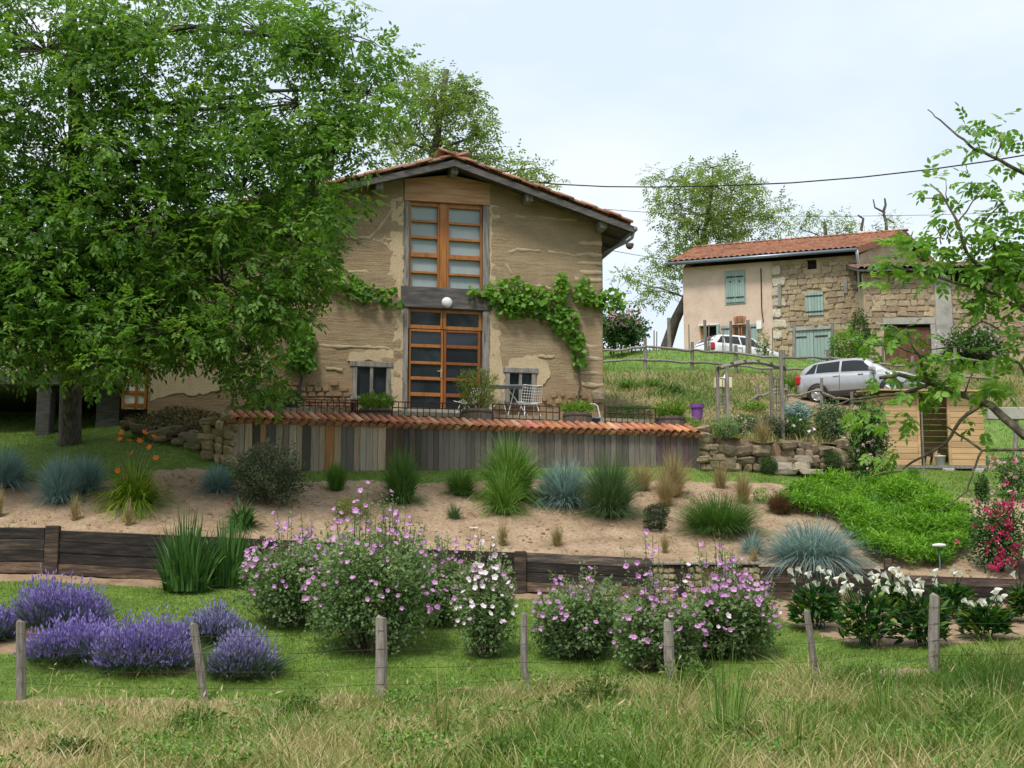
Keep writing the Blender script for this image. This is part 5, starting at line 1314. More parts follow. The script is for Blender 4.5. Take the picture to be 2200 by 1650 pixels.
# ------------------------------------------------------------------ cars
PAINT = {}
def carpaint(name, c, metal):
    return plain(name, c, .28, metal, .6)
def make_car(name, label, loc, rz, col, L=4.3, W=1.78, Hh=1.6, metal=.55, clad=True):
    t = thing(name, label, 'car', loc, rz); paint = carpaint(name + '_paint', col, metal)
    black = plain('car_black_plastic', (.02, .02, .022), .6); gl = glassmat('car_glass', (.015, .018, .02)); rub = plain('tyre_rubber', (.02, .02, .02), .85); rim = plain('alloy_rim', (.55, .56, .58), .3, .7)
    k = L/4.3; s = Hh/1.6; w = W/1.78
    itp = lambda x, pts: np.interp(x, [p[0]*k for p in pts], [p[1] for p in pts])
    hw = [(-2.15, .66), (-2.08, .76), (-1.9, .84), (-1.4, .885), (0, .89), (1.3, .88), (1.75, .84), (2.0, .74), (2.15, .55)]
    zt = [(-2.15, .92), (-2.1, 1.02), (-1.9, 1.10), (-1.0, 1.09), (0, 1.05), (.8, 1.01), (1.25, .99), (1.8, .90), (2.05, .78), (2.15, .66)]
    zb = [(-2.15, .42), (-1.9, .30), (-1.7, .27), (1.7, .25), (2.0, .28), (2.15, .38)]
    xs = np.linspace(-2.15*k, 2.15*k, 36); sec = []
    for x in xs:
        a = itp(x, hw)*w; T = itp(x, zt)*s; B = itp(x, zb)*s
        arch = min(abs(x-1.32*k), abs(x+1.30*k)); lift = .36*math.sqrt(max(0, 1-(arch/.40)**2)) if arch < .40 else 0
        Bs = B + lift*s
        half = [(0, B), (a*.80, B), (a*.94, max(Bs, B+.02)), (a, max(Bs+.02, (B+.18*s))), (a*1.0, max(Bs+.03, B+(T-B)*.5)), (a*.985, B+(T-B)*.78), (a*.945, T-.04*s), (a*.86, T), (0, T+.025)]
        sec.append([(x, -y, z) for y, z in half] + [(x, y, z) for y, z in half[::-1][1:-1]])
    m = len(sec[0]); vs = [p for q in sec for p in q]; fs = []
    for i in range(len(sec)-1):
        for j in range(m): fs.append((i*m+j, (i+1)*m+j, (i+1)*m+(j+1) % m, i*m+(j+1) % m))
    fs.append(tuple(range(m))); fs.append(tuple((len(sec)-1)*m+j for j in range(m))[::-1])
    MB()._add(vs, fs).build('body', paint, t, smooth=True)
    # greenhouse
    rf = [(-2.02, 1.10), (-1.92, 1.28), (-1.72, 1.47), (-1.4, 1.555), (-.6, 1.60), (0, 1.595), (.35, 1.55), (.62, 1.42), (.95, 1.20), (1.22, 1.01)]
    rw = [(-2.02, .70), (-1.72, .60), (-.6, .615), (.2, .60), (.62, .61), (1.22, .70)]
    bw = [(-2.02, .72), (-1.5, .80), (0, .815), (.8, .80), (1.22, .74)]
    xs = np.linspace(-2.02*k, 1.22*k, 30)
    def side(x, f):                                              # point on the flank between belt (0) and roof edge (1)
        b0, r0, z0, z1 = itp(x, bw)*w, itp(x, rw)*w, itp(x, zt)*s-.02, itp(x, rf)*s-.05
        z1 = max(z1, z0+.004); fb = min(1, (z1-z0)/(.42*s)); r0 = b0+(r0-b0)*fb
        return (b0 + (r0-b0)*f**1.25, z0 + (z1-z0)*f)
    sec = []
    for x in xs:
        half = [side(x, f) for f in (0, .3, .6, .85, 1)]; zr_ = max(itp(x, rf)*s, half[-1][1]+.002); half += [(half[-1][0]*.8, zr_-.008), (half[-1][0]*.4, zr_+.008), (0, zr_+.012)]
        sec.append([(x, -y, z) for y, z in half] + [(x, y, z) for y, z in half[::-1][1:]])
    m = len(sec[0]); vs = [p for q in sec for p in q]; fs = []
    for i in range(len(sec)-1):
        for j in range(m-1): fs.append((i*m+j, (i+1)*m+j, (i+1)*m+j+1, i*m+j+1))
    MB()._add(vs, fs).build('cabin', paint, t, smooth=True)
    for sd in (-1, 1):
        for (x0, x1, s0, s1) in ((-1.80, -1.42, .30, .06), (-1.36, -.52, .02, .0), (-.44, .82, .0, -.52)):
            v, f = [], []; n, q = 8, 4
            for i in range(n+1):
                for j in range(q+1):
                    ff = .08 + .80*j/q; a0, a1 = x0 + s0*(j/q), x1 + s1*(j/q); x = (a0 + (a1-a0)*i/n)*k
                    y, z = side(x, ff); v.append((x, sd*(y+.006), z))
            for i in range(n):
                for j in range(q):
                    a = i*(q+1)+j; fq = (a, a+q+1, a+q+2, a+1); f.append(fq if sd < 0 else fq[::-1])
            MB()._add(v, f).build('side_window', gl, t, smooth=True)
        d = MB().box(-.11, .11, -.10, .10, -.075, .075, .04).build('mirror', paint, t, (.72*k, sd*.96*w, 1.08*s), smooth=False)
        for x in (-.62, .28): MB().box(x*k-.10, x*k+.10, sd*.885*w-.012, sd*.885*w+.016, .92*s, .955*s, .01).build('door_handle', paint, t)
        MB().box(-.12, .09, -.10, .05, -.16, .16, .05).build('tail_light', plain('tail_light_red', (.45, .015, .02), .2), t, (-2.02*k, sd*.74*w, .90*s))
        for x in (-.48, .74): MB().box(x*k-.007, x*k+.007, sd*.886*w-.01, sd*.886*w+.008, .44*s, .98*s).build('door_seam', black, t)
        if clad: MB().box(-.92*k, .92*k, sd*.87*w-.03, sd*.87*w+.035, .27*s, .42*s, .02).build('sill_trim', black, t)
        for xw in (-1.30, 1.32):
            wh = link('wheel', None, t, (xw*k, sd*.79*w, .335*s), (math.pi/2, 0, 0))
            MB().lathe([(.20, -.11), (.30, -.115), (.335, -.08), (.34, 0), (.335, .08), (.30, .115), (.20, .11)], 24).build('tyre', rub, wh, smooth=True)
            rm = MB().lathe([(.21, -.10), (.215, .10), (.19, .112*1)], 20)
            rm = MB()
            for q in range(5):
                a = q*2*math.pi/5; c, s_ = math.cos(a), math.sin(a)
                rm.tube([(0, 0, -sd*.108), (c*.10, s_*.10, -sd*.112), (c*.205, s_*.205, -sd*.104)], [.05, .035, .03], 6)
            rm.lathe([(.195, -.112), (.21, -.118), (.218, -.11)] if sd > 0 else [(.218, .11), (.21, .118), (.195, .112)], 20).build('rim', rim, wh)
            ar = [(xw*k + .375*math.cos(a), sd*.885*w, .335*s + .375*math.sin(a)) for a in np.linspace(-.1, math.pi+.1, 13)]
            if clad: MB().tube(ar, .032, 5).build('arch_trim', black, t)
    def cross(xa, xb, name, f0=.06, f1=.94):
        v, f = [], []; n = 8
        for i in range(n+1):
            x = (xa + (xb-xa)*i/n)*k; yr, z1 = side(x, 1); zr_ = max(itp(x, rf)*s, z1+.002)
            for j, g in enumerate((-.92, -.5, 0, .5, .92)):
                z = zr_ + .012 - (.05+.012)*abs(g)**2.2; v.append((x, g*yr, z+.012))
        for i in range(n):
            for j in range(4): a = i*5+j; f.append((a, a+5, a+6, a+1))
        MB()._add(v, f).build(name, gl, t, smooth=True)
    cross(.42, 1.14, 'windscreen'); cross(-1.96, -1.62, 'rear_window')
    MB().box(-.04, .04, -.55*w, .55*w, -.05, .05, .01).build('plate_trim', black, t, (2.13*k, 0, .5*s)); MB().tube([(-.9*k, 0, 1.6*s), (-1.15*k, 0, 1.82*s)], .012, 5).build('aerial', black, t)
    return t
g = P(1852, 868, 49.2)
make_car('parked_car', 'silver crossover car parked on the drive behind the crooked rail fence', (g.x, g.y, g.z), R(-33), (.46, .47, .49))
g = P(1588, 797, 59.6)
make_car('parked_car', 'white hatchback parked before the pink house behind the stakes', (g.x, g.y, g.z), R(28), (.78, .79, .80), 4.0, 1.7, 1.45, .05, False)

# ------------------------------------------------------------------ terrace furniture and pots
def ledge(px, py, s=.62):
    """a point standing on the ledge behind the coping under a photo column"""
    for u in np.linspace(0, WLEN, 600):
        p = wl_pt(u, s, EYE+4.12)
        if proj(*p)[0] >= px: return p
    return wl_pt(WLEN, s, EYE+4.12)
def barrel(px, rim, w, label, kind, seed):
    p = ledge(px, rim); k = ppm(p.y); zr_ = P(px, rim, p.y).z - p.z; R0 = w/k/2
    t = thing('barrel_planter', label, 'planter', p)
    if kind == 'box':
        MB().box(-R0, R0, -.2, .2, 0, zr_, .015).build('tub', MAT['barrel'], t); MB().box(-R0-.02, R0+.02, -.22, .22, zr_-.10, zr_-.05, .01).build('band', MAT['iron'], t)
    else:
        n = 18
        st = MB().box(-R0*math.tan(math.pi/n)*.97, R0*math.tan(math.pi/n)*.97, -.012, .012, 0, zr_, .006).mesh('stave', MAT['barrel'])
        for i in range(n):
            a = 2*math.pi*i/n; link('stave', st, t, (R0*.97*math.sin(a), -R0*.97*math.cos(a), 0), (-.06*0, 0, a))
        for f in (.25, .78): MB().lathe([(R0+.008, 0), (R0+.012, .02), (R0+.008, .045)], 24, (0, 0, zr_*f)).build('hoop', MAT['iron'], t)
        MB().lathe([(R0*.9, zr_-.06), (R0*.9, zr_-.05)], 18).build('soil', MAT['soil'], t)
    return t, p, zr_, R0, k
def bushy_blades(n, rx, hh, seed, lw=.014, ll=.16):
    """short bamboo: stalks with narrow leaves all through"""
    r = rg(seed); a = r.uniform(0, 6.28, n); q = np.sqrt(r.uniform(0, 1, n)); h = r.uniform(.15, 1, n)
    pos = np.stack([np.cos(a)*q*rx*(.5+.6*h), np.sin(a)*q*rx*.8*(.5+.6*h), h*hh*(1-.3*q**2)], 1)
    dr = np.stack([np.cos(a)*.8, np.sin(a)*.8, r.uniform(-.3, 1.2, n)], 1) + r.normal(0, .5, (n, 3))
    return leaves(pos, dr, r.normal(0, 1, (n, 3)) + np.array([0, 0, .8]), ll*r.uniform(.6, 1.3, n), lw*r.uniform(.8, 1.4, n)*1.6, r.uniform(0, 1, n), .15)
t, p, z, R0, k = barrel(577, 868, 64, 'leftmost barrel tub of low bamboo at the plank wall corner', 'tub', 1); veg('foliage', bushy_blades(900, .42, .42, 1), LM['bamboo'], t, (0, 0, z-.06))
t, p, z, R0, k = barrel(805, 879, 68, 'dark rectangular planter of low bamboo below the small left window', 'box', 2); veg('foliage', bushy_blades(900, .42, .42, 2), LM['bamboo'], t, (0, 0, z-.06))
t, p, z, R0, k = barrel(1024, 881, 66, 'barrel tub with tall yellowish bamboo before the glazed door', 'tub', 3)
veg('foliage', bushy_blades(1700, .5, 1.12, 3, .012, .13), LM['bambooY'], t, (0, 0, z-.06))
cn = MB(); r = random.Random(4)
for i in range(14): a = r.uniform(0, 6.28); cn.tube([(.12*math.cos(a), .12*math.sin(a), z-.06), (.3*math.cos(a), .3*math.sin(a), z+r.uniform(.6, 1.0))], .006, 4)
cn.build('canes', MAT['barklichen'], t, kind='stuff')
t, p, z, R0, k = barrel(1239, 889, 62, 'barrel tub of low bamboo right of the wire chair', 'tub', 4); veg('foliage', bushy_blades(750, .38, .34, 5), LM['bamboo'], t, (0, 0, z-.06))
t, p, z, R0, k = barrel(1441, 897, 62, 'rightmost barrel tub of low bamboo at the end of the plank wall', 'tub', 5); veg('foliage', bushy_blades(1000, .42, .46, 6), LM['bamboo'], t, (0, 0, z-.06))
# railings
def railing(name, label, px0, px1, yt0, yt1, h, nb, s=.5):
    a, b = ledge(px0, 880, s), ledge(px1, 880, s); za, zb_ = P(px0, yt0, a.y).z, P(px1, yt1, b.y).z
    t = thing(name, label, 'railing', a); t['kind'] = 'thing'; A, B = Vector((0, 0, za-a.z)), Vector((b.x-a.x, b.y-a.y, zb_-a.z))
    D_ = Vector((0, 0, -h))
    for q in (0, .42, 1): MB().tube([A+D_*q, B+D_*q], .014, 5).build('rail', MAT['iron'], t)
    for i in range(nb+1):
        f = i/nb; p = A.lerp(B, f); MB().tube([p, Vector((p.x, p.y, 0))], .02 if i in (0, nb) else .011, 5).build('bar', MAT['iron'], t)
railing('iron_railing', 'rusty iron railing left of the rectangular planter', 611, 766, 858, 860, .34, 12)
railing('iron_railing', 'rusty iron railing across the foot of the glazed door', 842, 988, 863, 867, .34, 11)
railing('iron_railing', 'rusty iron railing below the wire chair', 1058, 1202, 868, 874, .34, 10)
railing('iron_railing', 'rusty iron railing before the clipped hedge by the rightmost tub', 1300, 1408, 873, 878, .38, 9)
# lantern
p = ledge(757, 870, .8); t = thing('lantern', 'small red-brown lantern on the railing end by the planter', 'lantern', Vector((p.x, p.y, P(757, 886, p.y).z)))
red = plain('lantern_red', (.22, .05, .03), .5)
MB().lathe([(.07, 0), (.07, .03)], 8).build('base', red, t); MB().lathe([(.075, .22), (.06, .26), (.03, .31), (.01, .33)], 8).build('cap', red, t)
for i in range(4): a = i*math.pi/2+.4; MB().tube([(.06*math.cos(a), .06*math.sin(a), .03), (.06*math.cos(a), .06*math.sin(a), .22)], .012, 4).build('bar', red, t)
MB().lathe([(.045, .03), (.045, .21)], 8).build('glass', MAT['glass'], t)
# wire chairs, table, folding chair
def wire_chair(label, px, py, Y, rz, group):
    p = P(px, py, Y); t = thing('wire_chair', label, 'chair', (p.x, p.y, TZ), rz, group); sh = []
    def S(a, b):                                                 # a across -1..1, b 0 front .. 1 back top
        x = a*.27*(1 - .12*(b-.5)**2)
        if b < .5: y = -.24 + b*.9; z = .43 - .05*math.sin(b*2*math.pi/2) + .05*a*a
        else: q = (b-.5)*2; y = .21 + .16*q; z = .40 + .42*q + .02*a*a
        return Vector((x, y - .06*a*a*(b > .5), z))
    m1 = MB()
    for i in range(10): a = -1+2*i/9; m1.tube([S(a, j/12) for j in range(7)], .0055, 4, False)
    for j in range(7): m1.tube([S(-1+2*i/9, j/12) for i in range(10)], .0055, 4, False)
    m1.build('seat', MAT['white'], t, kind='stuff')
    m2 = MB()
    for i in range(10): a = -1+2*i/9; m2.tube([S(a, j/12) for j in range(6, 13)], .0055, 4, False)
    for j in range(7, 13): m2.tube([S(-1+2*i/9, j/12) for i in range(10)], .0055 if j < 12 else .009, 4, False)
    m2.build('backrest', MAT['white'], t, kind='stuff')
    for sx in (-1, 1):
        for sy in (-.2, .24): MB().tube([(sx*.16, sy*.5, .40), (sx*.23, sy*1.25, 0)], .010, 5).build('leg', MAT['white'], t)
wire_chair('white wire chair right of the garden table below the small window', 1136, 860, 35.5, R(200), 'wire chairs on the terrace')
wire_chair('white wire chair half hidden behind the tall bamboo', 1003, 865, 35.4, R(-60), 'wire chairs on the terrace')
p = P(1090, 830, 35.8); t = thing('garden_table', 'narrow grey-blue table with white crossed folding legs', 'table', (p.x, p.y, TZ)); zt_ = p.z - TZ
MB().box(-.50, .50, -.3, .3, zt_-.03, zt_, .006).build('table_top', plain('grey_blue_table', (.20, .24, .30), .5), t)
for sx in (-.3, .3): MB().tube([(sx-.32, 0, 0), (sx*.3+.1, 0, zt_-.03)], .012, 5).tube([(sx+.32, 0, 0), (sx*.3-.1, 0, zt_-.03)], .012, 5).build('leg', MAT['white'], t)
p = P(1280, 890, 35.0); t = thing('folding_chair', 'white tubular folding chair frame with blue sling by the house corner', 'chair', (p.x, p.y, TZ-.25))
zz = P(1280, 868, 35.0).z - TZ + .25
MB().tube([(-.28, 0, zz), (-.02, 0, zz), (.05, 0, zz-.06), (.16, 0, 0)], .016, 6).build('frame', MAT['white'], t); MB().box(-.22, .12, -.2, .2, .18, .22, .01).build('seat', plain('blue_sling', (.10, .22, .42), .7), t)
# purple pot, terracotta trough
p = P(1498, 897, 37.3); t = thing('flower_pot', 'purple pot with a clipped green top right of the plank wall', 'flower pot', p)
pur = plain('purple_glaze', (.22, .07, .33), .4)
MB().lathe([(.13, -.05), (.155, .25), (.19, .25), (.20, .36), (.18, .36), (.17, .33)], 20).build('pot', pur, t, smooth=False); veg('foliage', shell_leaves(700, (0, 0, .36), (.18, .18, .13), .03, .02, 5, .5, .1), LM['bamboo'], t)
p = P(1513, 930, 35.2); t = thing('flower_trough', 'small terracotta trough of pale green leaves at the end of the tile coping', 'flower pot', p)
MB().box(-.17, .17, -.1, .1, -.05, .19, .012).build('trough', MAT['tile'], t); veg('foliage', shell_leaves(500, (-.32, 0, .22), (.24, .18, .16), .05, .03, 6), LM['bamboo'], t)
# white signs and lamps in the bed
g = onB(1018, 1140); t = thing('plant_label', 'small flat white plant label standing in the bare sand', 'plant label', g)
MB().box(-.09, .09, -.03, .03, .05, .075, .004).build('plate', MAT['white'], t); MB().tube([(0, 0, -.05), (0, 0, .05)], .008, 5).build('stick', MAT['iron'], t)
g = onB(2020, 1226); t = thing('solar_lamp', 'white-topped solar garden lamp among the bright green ground cover', 'garden lamp', g); hh = P(2022, 1172, g.y).z - g.z
MB().tube([(0, 0, -.05), (0, 0, hh-.16)], .015, 6).build('stem', MAT['zinc'], t); MB().lathe([(.03, hh-.18), (.06, hh-.02)], 12).build('lens', MAT['glass_c'], t); MB().lathe([(.13, hh-.02), (.14, hh), (.12, hh+.03), (.02, hh+.045)], 14).build('cap', MAT['white'], t)
# deck on a pillar under the walnut, far left
p = onB(92, 935); DK = thing('raised_deck', 'dark raised deck on a stone pillar in deep shade under the walnut', 'deck', p)
q = lambda px, py, Y: P(px, py, Y) - p
Yd = p.y; a, b = q(-420, 828, Yd), q(268, 798, Yd)
MB().box(a.x, b.x, -.1, 5, a.z, b.z, .02).build('slab', MAT['beam'], DK); 
a2, b2 = q(74, 945, Yd), q(110, 830, Yd); MB().box(a2.x, b2.x, 0, .4, a2.z, a.z-.003, .02).build('pillar', MAT['beam'], DK)
a2 = q(-420, 830, Yd); MB().box(a2.x-1, b.x-.2, 5.1, 5.4, -.6, q(0, 560, Yd).z).build('back_wall', MAT['rock'], DK)
MB().box(q(200, 800, Yd).x, b.x-.21, .4, 5.09, -.6, a.z-.003).build('side_wall', MAT['beam'], DK)
for k in range(16): x = a.x + (b.x-a.x)*k/15; MB().tube([(x, 0, b.z), (x, 0, b.z+.75)], .018, 5).build('baluster', MAT['iron'], DK)
MB().box(a.x, b.x, -.03, .03, b.z+.75, b.z+.80).build('handrail', MAT['oldwood'], DK)

# ================================================================== trees
def tree(name, label, cat_ells, Y, dY, dens, trunk, tr0, tr1, lm, per, ll, lw, seed, rad, leaflets=6, bark='bark', six=False, droop=.5, ngroup=None, twig=True, limbs=None, Yfun=None, v0=0, v1=1):
    base = P(*trunk[0]); t = thing(name, label, 'tree', base, 0, ngroup)
    tu = ellipse_tufts(cat_ells, Y, dY, dens, seed, Yfun) - np.array(base)
    veg('crown', walnut_leaves(tu, rad, per, seed+1, ll, lw, leaflets, droop, six, v0, v1), LM[lm], t)
    pts = [P(*q) - base for q in trunk]; n = len(pts)
    mb = MB().tube([pts[0] - Vector((0, 0, .5))] + pts, [tr0*1.15] + [tr0 + (tr1-tr0)*i/(n-1) for i in range(n)], 9)
    mb.build('trunk', MAT[bark], t, smooth=True)
    lb = MB(); r = random.Random(seed)
    cents = []
    for e in cat_ells:
        c = P(e[0], e[1], Yfun(Y, e[0]) if Yfun else Y) - base
        s = min(pts[max(1, n//3):], key=lambda q: (q-c).length + max(0, (q.z-c.z))*1.2); cents.append(c)
        branchy(lb, s, [c], tr1*.75, tr1*.22, r.random(), 6, .08)
    tv = [Vector(x) for x in tu]
    if twig:
        for q in tv[::2]:
            c = min(cents, key=lambda c: (c-q).length); branchy(lb, c, [q], tr1*.2, .008, r.random(), 4, .1, 3)
    lb.build('branches', MAT[bark], t, smooth=True, kind='stuff')
    return t, lb
wal = [(100, 110, 210, 160), (330, 80, 200, 130), (560, 70, 150, 100), (740, 80, 115, 85), (790, 200, 95, 100), (640, 220, 150, 110), (400, 270, 200, 130), (150, 320, 230, 150), (40, 520, 220, 160), (290, 480, 220, 140),
       (520, 410, 170, 130), (715, 330, 100, 80), (640, 510, 90, 100), (480, 610, 170, 120), (290, 670, 200, 120), (80, 690, 190, 110), (620, 640, 85, 75), (540, 758, 58, 72), (410, 722, 100, 55), (190, 760, 130, 60), (690, 430, 75, 60), (-150, 300, 150, 300), (-120, 620, 150, 150), (560, 850, 30, 28), (-20, 740, 170, 70), (60, 600, 150, 100)]
tree('walnut_tree', 'huge dark green walnut tree overhanging the left half of the farmhouse', wal, 29.0, 2.4, 1.25, [(150, 938, 33.2), (152, 800, 32.6), (158, 600, 31.4), (163, 400, 30.2), (163, 250, 29.5), (155, 90, 29.3), (150, -60, 29.2)], .27, .10, 'walnut', 15, .135, .068, 101, .6)
tree('walnut_tree', 'lighter walnut tree rising behind the farmhouse ridge', [(935, 195, 60, 50), (985, 240, 55, 60), (895, 270, 55, 45), (1025, 290, 40, 55), (1010, 200, 30, 30), (1065, 345, 60, 25), (1140, 362, 45, 22), (1180, 392, 22, 9), (850, 310, 45, 45), (950, 310, 60, 30), (880, 180, 45, 50), (960, 340, 70, 20), (1000, 330, 50, 25)], 47, 2.0, 3.2,
     [(945, 640, 47), (942, 420, 47), (935, 330, 47), (945, 240, 47), (960, 150, 47)], .22, .09, 'far', 9, .15, .08, 111, .5, 5)
tree('ash_tree', 'airy light green tree with dark leaning trunk beside the pink house', [(1530, 400, 90, 55), (1600, 455, 90, 55), (1460, 440, 70, 55), (1650, 470, 45, 35), (1530, 480, 110, 45), (1440, 575, 55, 45), (1400, 625, 55, 35), (1470, 545, 60, 40), (1345, 600, 25, 25), (1430, 385, 45, 25), (1530, 360, 50, 20), (1500, 500, 90, 40), (1570, 420, 80, 50)], 70, 3, 3.2,
     [(1432, 745, 69), (1450, 690, 69), (1474, 640, 69), (1500, 560, 70), (1520, 470, 70), (1530, 400, 70)], .30, .08, 'far', 9, .19, .085, 121, .55, 5)
tree('hedge_tree', 'low rounded tree peeping over the pink house roof', [(1770, 478, 55, 28), (1820, 490, 40, 20), (1720, 492, 40, 18)], 76, 2, 5, [(1780, 640, 76), (1775, 520, 76), (1772, 480, 76)], .2, .08, 'far', 8, .16, .07, 131, .6, 4)
t, _ = tree('dead_topped_tree', 'small tree with bare dead top right of the pink house ridge', [(1920, 478, 28, 20), (1880, 490, 22, 12)], 74, 1, 6.0, [(1908, 640, 74), (1906, 520, 74), (1903, 470, 74)], .16, .07, 'far', 6, .15, .07, 141, .5, 4)
mb = MB()
for br in ([(1903, 475), (1898, 455), (1880, 446), (1876, 428)], [(1898, 455), (1903, 440), (1901, 426)], [(1850, 495), (1855, 470), (1843, 462)]):
    mb.tube([P(x, y, 74) - t.location for x, y in br], [.09, .07, .05, .03][:len(br)], 5)
mb.build('dead_branches', MAT['bark'], t, kind='stuff')
# walnut at the right edge, close to the camera, trunk just out of frame
YN = 15.6
tb = P(2420, 1475, YN); WT = thing('walnut_tree', 'near walnut branches with big fresh leaves reaching in from the right edge', 'tree', tb)
tr = MB().tube([P(x, y, YN) - tb for x, y in ((2450, 1560), (2436, 1400), (2412, 1200), (2404, 1030), (2420, 900), (2394, 800), (2362, 640), (2378, 470), (2350, 330), (2300, 210))], [.26, .2, .175, .165, .14, .12, .10, .08, .05, .02], 10).build('trunk', MAT['bark'], WT, smooth=True)
BRN = [([(2400, 1030), (2290, 985), (2200, 935), (2130, 872), (2060, 846), (2000, 822), (1930, 804), (1890, 812)], .075, .02),
    ([(2000, 824), (1920, 848), (1850, 856), (1790, 872), (1740, 896)], .022, .006), ([(1990, 820), (1978, 770), (1960, 740), (1945, 705)], .025, .008),
    ([(2110, 868), (2062, 905), (2030, 955), (1975, 985), (1935, 1012), (1885, 1020), (1858, 1032)], .028, .006), ([(2390, 1000), (2280, 968), (2110, 968), (2060, 935), (2015, 905), (1995, 865)], .028, .007),
    ([(2110, 968), (2092, 1010), (2078, 1056), (2040, 1085), (2000, 1100)], .016, .004), ([(2080, 1050), (2100, 1075), (2112, 1095)], .008, .004),
    ([(2376, 470), (2280, 430), (2200, 372), (2150, 345), (2095, 322), (2058, 292), (2020, 258), (1993, 235)], .04, .006), ([(2140, 340), (2150, 305), (2142, 280)], .012, .005),
    ([(2392, 850), (2280, 740), (2180, 640), (2120, 590), (2078, 545), (2058, 478), (2030, 428), (1998, 395)], .05, .007), ([(2340, 790), (2240, 690), (2120, 625), (2040, 604), (1970, 584), (1915, 570)], .036, .006),
    ([(2058, 478), (2085, 440), (2110, 405)], .012, .005), ([(2035, 430), (2032, 388)], .008, .004), ([(2160, 620), (2140, 540), (2110, 480), (2160, 430)], .022, .007), ([(1993, 770), (1930, 745), (1870, 740), (1812, 728)], .012, .004),
    ([(2290, 985), (2240, 860), (2190, 780), (2120, 760), (2050, 745), (1990, 752)], .03, .006), ([(2070, 850), (2090, 800), (2140, 780)], .014, .005), ([(2110, 690), (2060, 720), (2020, 735)], .01, .004), ([(2280, 740), (2170, 720), (2110, 690), (2090, 650)], .018, .005),
    ([(2020, 430), (1975, 425), (1977, 412)], .008, .004), ([(2022, 525), (2018, 498), (2010, 486)], .008, .006)]
bm2 = MB(); r = random.Random(77)
for pts, a, b in BRN:
    fine = []
    q = [P(x, y, YN + .25*math.sin(x*.013 + y*.007)) - tb for x, y in pts]
    for i in range(len(q)-1):
        for k in range(3): fine.append(q[i].lerp(q[i+1], k/3) + Vector((r.uniform(-1, 1), r.uniform(-1, 1), r.uniform(-1, 1)))*.012*(k > 0))
    fine.append(q[-1]); n = len(fine)
    bm2.tube(fine, [a + (b-a)*(i/(n-1))**.7 for i in range(n)], 7)
bm2.build('branches', MAT['barklichen'], WT, smooth=True, kind='stuff')
LC = [(2090, 285, 32), (2150, 262, 38), (2062, 312, 18), (2150, 345, 26), (2192, 345, 25), (2110, 300, 22), (1992, 388, 26), (2042, 412, 28), (2110, 398, 38), (2172, 420, 40), (2060, 462, 40), (2120, 470, 48), (2182, 490, 58), (2100, 508, 40), (2195, 440, 40), (2150, 520, 40),
      (1900, 562, 40), (1950, 548, 46), (2000, 560, 46), (2052, 542, 46), (2110, 562, 55), (2172, 582, 60), (2140, 622, 46), (2082, 592, 40), (2192, 652, 40), (2120, 655, 36), (1992, 522, 28), (1882, 592, 22), (2030, 600, 30),
      (1890, 722, 42), (1942, 712, 36), (1846, 722, 28), (1925, 796, 40), (1982, 768, 46), (1962, 830, 46), (2012, 800, 46), (2062, 790, 46), (2102, 772, 38), (2142, 802, 38), (1905, 858, 40), (1868, 884, 40), (1892, 912, 26), (1952, 880, 26), (2042, 850, 36), (2112, 832, 28), (1912, 985, 28), (1875, 965, 18), (2090, 906, 12), (2180, 830, 30), (2200, 740, 45), (2190, 560, 50), (2180, 700, 30)]
r = rg(88); tu = []; 
for x, y, rd in LC:
    for _ in range(max(1, int(rd*rd/(420 if y < 690 else 560)))):
        a, q = r.uniform(0, 6.28), math.sqrt(r.uniform(0, 1)); tu.append(tuple(P(x + rd*q*math.cos(a)*.8, y + rd*q*math.sin(a)*.7, YN + r.uniform(-.3, .3)) - tb))
veg('crown', walnut_leaves(np.array(tu), .15, 4, 89, .098, .048, 7, .6, True), LM['walnut_n'], WT)

# tall trees across the road, seen only mirrored in the door panes
W0 = [o for o in bpy.data.objects if o.name.startswith('walnut_tree')][0]
for i, (x, y, s_, rz) in enumerate(((13, -9, 2.0, .4), (22, -12, 2.1, 2.2))):
    t = W0.copy(); COL.objects.link(t); t.location = (x, y, -.3); t.rotation_euler = (0, 0, rz); t.scale = (s_,)*3
    t['label'] = ('tall walnut mirrored in the left panes of the glazed door', 'tall walnut mirrored in the right panes of the glazed door')[i]
    for ch in W0.children: c = ch.copy(); COL.objects.link(c); c.parent = t
# ================================================================== climbers on the farmhouse
def vine(name, label, ells, stem, seed, dens):
    b0 = HF.world(*[(lambda u, z: (u, -.1, z))(*HF.uv(*stem[0], -.1))][0]); t = thing(name, label, 'climbing plant', b0)
    r = rg(seed); pos = []
    for ex, ey, rx, ry in ells:
        k = int(dens*rx*ry*3.14/100); a = r.uniform(0, 6.28, k); q = np.sqrt(r.uniform(0, 1, k))
        for i in range(k):
            off = -.06 - .30*r.uniform(0, 1)*math.sqrt(1-q[i]**2); u, z = HF.uv(ex+rx*q[i]*math.cos(a[i]), ey+ry*q[i]*math.sin(a[i]), off); pos.append(tuple(HF.world(u, off, z) - b0))
    pos = np.array(pos); n = len(pos)
    fw = -np.array(HF.vy)
    dr = r.normal(0, .8, (n, 3)) + np.array([0, 0, -.6]); up = np.tile(fw, (n, 1)) + r.normal(0, .45, (n, 3)) + np.array([0, 0, .5])
    veg('foliage', leaves(pos, dr, up, r.uniform(.09, .17, n), r.uniform(.09, .16, n), np.clip(r.uniform(0, 1, n)*.7 + .3*(pos[:, 2] > np.median(pos[:, 2])), 0, 1), .18, True), LM['vine'], t)
    pts = [HF.world(HF.uv(*s_, -.05)[0], -.05, HF.uv(*s_, -.05)[1]) - b0 for s_ in stem]
    MB().tube(pts, [.03 + (.012-.03)*i/(len(pts)-1) for i in range(len(pts))], 6).build('stem', MAT['bark'], t)
